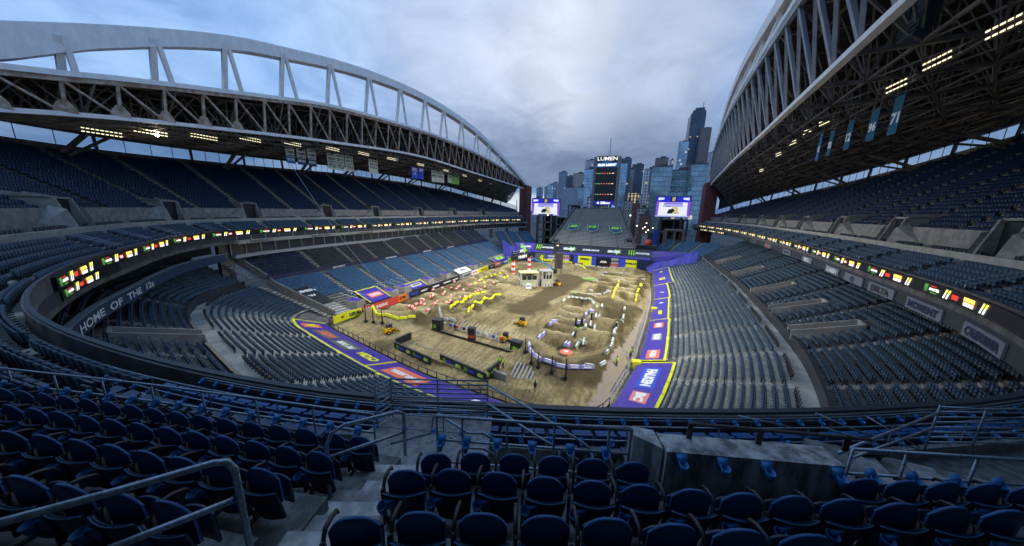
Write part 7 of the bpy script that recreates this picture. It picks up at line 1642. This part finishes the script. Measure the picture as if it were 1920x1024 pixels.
# hazard cushions
for px,py,l,c_ in ((1227,581,'yellow box pad on the right wall halfway along','SX'),(1193,683,'yellow box pad at the corner of the near right cover','SX')):
    g=G(px,py,1.2); t=thing('wall_pad',l,'pad',tuple(g)); MB().box(g,(1.2,1.0,1.2),rz=.3).build('cushion',YEL,t); mb=MB(); put_text(mb,c_,g+[-.64,-.2,0],np.array([-.3,-.95,0]),np.array([0,0,1.]),.9,.7,0,.02,.1); mb.build('lettering',DKB,t)
# rail fence at near right wall
t=thing('barrier_fence','black railing along the near edge of the dirt under the purple covers','fence',(-20,31,1)); mb=MB(); A=LOW.seg(LOW.find(-54.3,39.2),LOW.find(.3,34.6),1.8); 
for z in(1.0,1.9,): mb.tube([(*LOW.at(a,-.5),z) for a in A],.06,5)
for a in A: mb.beam((*LOW.at(a,-.5),0),(*LOW.at(a,-.5),2.0),.1)
mb.build('rails',DSTEEL,t); mb=MB(); wallstrip(mb,LOW,A[0],A[-1],-.42,.06,.05,1.2,2); mb.build('dark_panels',DKB,t)
t=thing('barrier_fence','pale railing along the foot of the right wall','fence',(6,60,1)); mb=MB(); A=LOW.seg(LOW.find(1.6,38.5),LOW.find(9,93),2.2)
for z in(.6,1.25): mb.tube([(*LOW.at(a,-.9),z) for a in A],.06,5)
for a in A: mb.beam((*LOW.at(a,-.9),0),(*LOW.at(a,-.9),1.3),.08)
mb.build('rails',GRYV,t)
# ------------------------------------------------------------------ people
def person(p,rz,vest,trs,label,pose='stand',hair=(.03,.02,.015)):
    t=thing('person',label,'person',(0,0,0)); SK=mat('skin',(.42,.25,.17),.6)
    J=[(0,0,.95),(0,0,1.18),(0,.01,1.42),(0,.02,1.52),(0,.03,1.62),(0,.03,1.74)]; Rr=[.135,.13,.15,.06,.085,.07]; E_=[(0,1),(1,2),(2,3),(3,4),(4,5)]
    for s_ in(-1,1):
        b=len(J); sw=.10*s_ if pose=='walk' else .0
        J+=[(s_*.09,0,.9),(s_*.11,.04+sw,.5),(s_*.12,-.02+sw*2,.09),(s_*.13,.12+sw*2,.04)]; Rr+=[.1,.07,.05,.045]; E_+=[(0,b),(b,b+1),(b+1,b+2),(b+2,b+3)]
        c=len(J); fw=.22 if pose=='reach' else .05
        J+=[(s_*.19,0,1.40),(s_*.24,.02,1.13),(s_*.24,.05+fw,.92),(s_*.235,.09+fw*1.2,.84)]; Rr+=[.062,.05,.036,.03]; E_+=[(2,c),(c,c+1),(c+1,c+2),(c+2,c+3)]
        for k in range(5): 
            f=len(J); off=(k-2)*.017; J+=[(s_*.235+off,.11+fw*1.2,.78),(s_*.23+off,.12+fw*1.2,.745-.006*(2-abs(k-2)))]; Rr+=[.009,.007]; E_+=[(c+3,f),(f,f+1)]
    me=D.meshes.new('body'); me.from_pydata(J,E_,[]); me.materials.append(trs); o=link('body',me,t); sk=o.modifiers.new('skin','SKIN'); 
    for i,v in enumerate(me.skin_vertices[0].data if me.skin_vertices else []): v.radius=(Rr[i],Rr[i])
    if not me.skin_vertices:
        pass
    sb_=o.modifiers.new('sub','SUBSURF'); sb_.levels=1; sb_.render_levels=1
    MB().lathe((0,.04,1.665),[(.02,-.115),(.06,-.09),(.082,-.02),(.085,.04),(.06,.1),(.02,.12)],10).build('head',SK,t,True)
    MB().lathe((0,.02,1.70),[(.092,-.02),(.094,.04),(.066,.095),(.02,.11)],10).build('hair',mat('hair_%d'%int(hair[0]*1000),hair,.8),t,True)
    MB().lathe((0,0,1.0),[(.17,-.06),(.185,.1),(.2,.32),(.19,.42),(.10,.48)],12).build('vest',vest,t,True)
    t.location=tuple(float(v) for v in p); t.rotation_euler=(0,0,rz); return t
HV=mat('hi_vis_vest',(.55,.85,.02),.6,emit=None); HO=mat('orange_vest',(.85,.25,.03),.6); TD=mat('dark_trousers',(.03,.035,.05),.8); TB=mat('khaki_trousers',(.14,.12,.09),.8); JB=mat('black_jacket',(.02,.02,.022),.7)
for px,py,v,tr,l,po,rz in ((1156,688,HV,TB,'person in a yellow vest standing on the pale path at right','stand',1),(1183,668,HV,TD,'person in a yellow vest leaning at the right wall','reach',-1),(915,716,HV,TD,'person in a yellow vest at the near corner of the start gate','stand',2.5),(937,688,HV,TD,'person in a yellow vest behind the start gate, left of a pair','reach',.5),(943,690,HV,TD,'person in a yellow vest behind the start gate, right of a pair','stand',3),(1003,735,JB,TD,'person in black standing low on the dirt near the guard rail','stand',0),(978,508,HV,TD,'person in a yellow vest under the finish arch','walk',0),(1117,490+7,RED,TD,'person in a red top by the black screen at the far wall','stand',0),(1079,556,HV,TD,'person in a yellow vest by the white crossing line','stand',0),(853,622,JB,TD,'person in dark clothes at the middle of the start gate','stand',1),(1181,676,JB,TB,'person in dark clothes beside the right wall','walk',2),(969,507,HV,TB,'person in a yellow vest left of the finish arch legs','stand',1)):
    person(GD(px,py),rz,v,tr,l,po)

t=thing('suspended_cable','thin grey cable slanting down in front of the left seats','cable',(-70,60,20)); c0_,c1_=GX(540,300,-80),G(725,545,1.5)
MB().tube([c0_+(c1_-c0_)*k/12-[0,0,2.2*math.sin(math.pi*k/12)] for k in range(13)],.05,5).build('cable_line',STEEL,t)
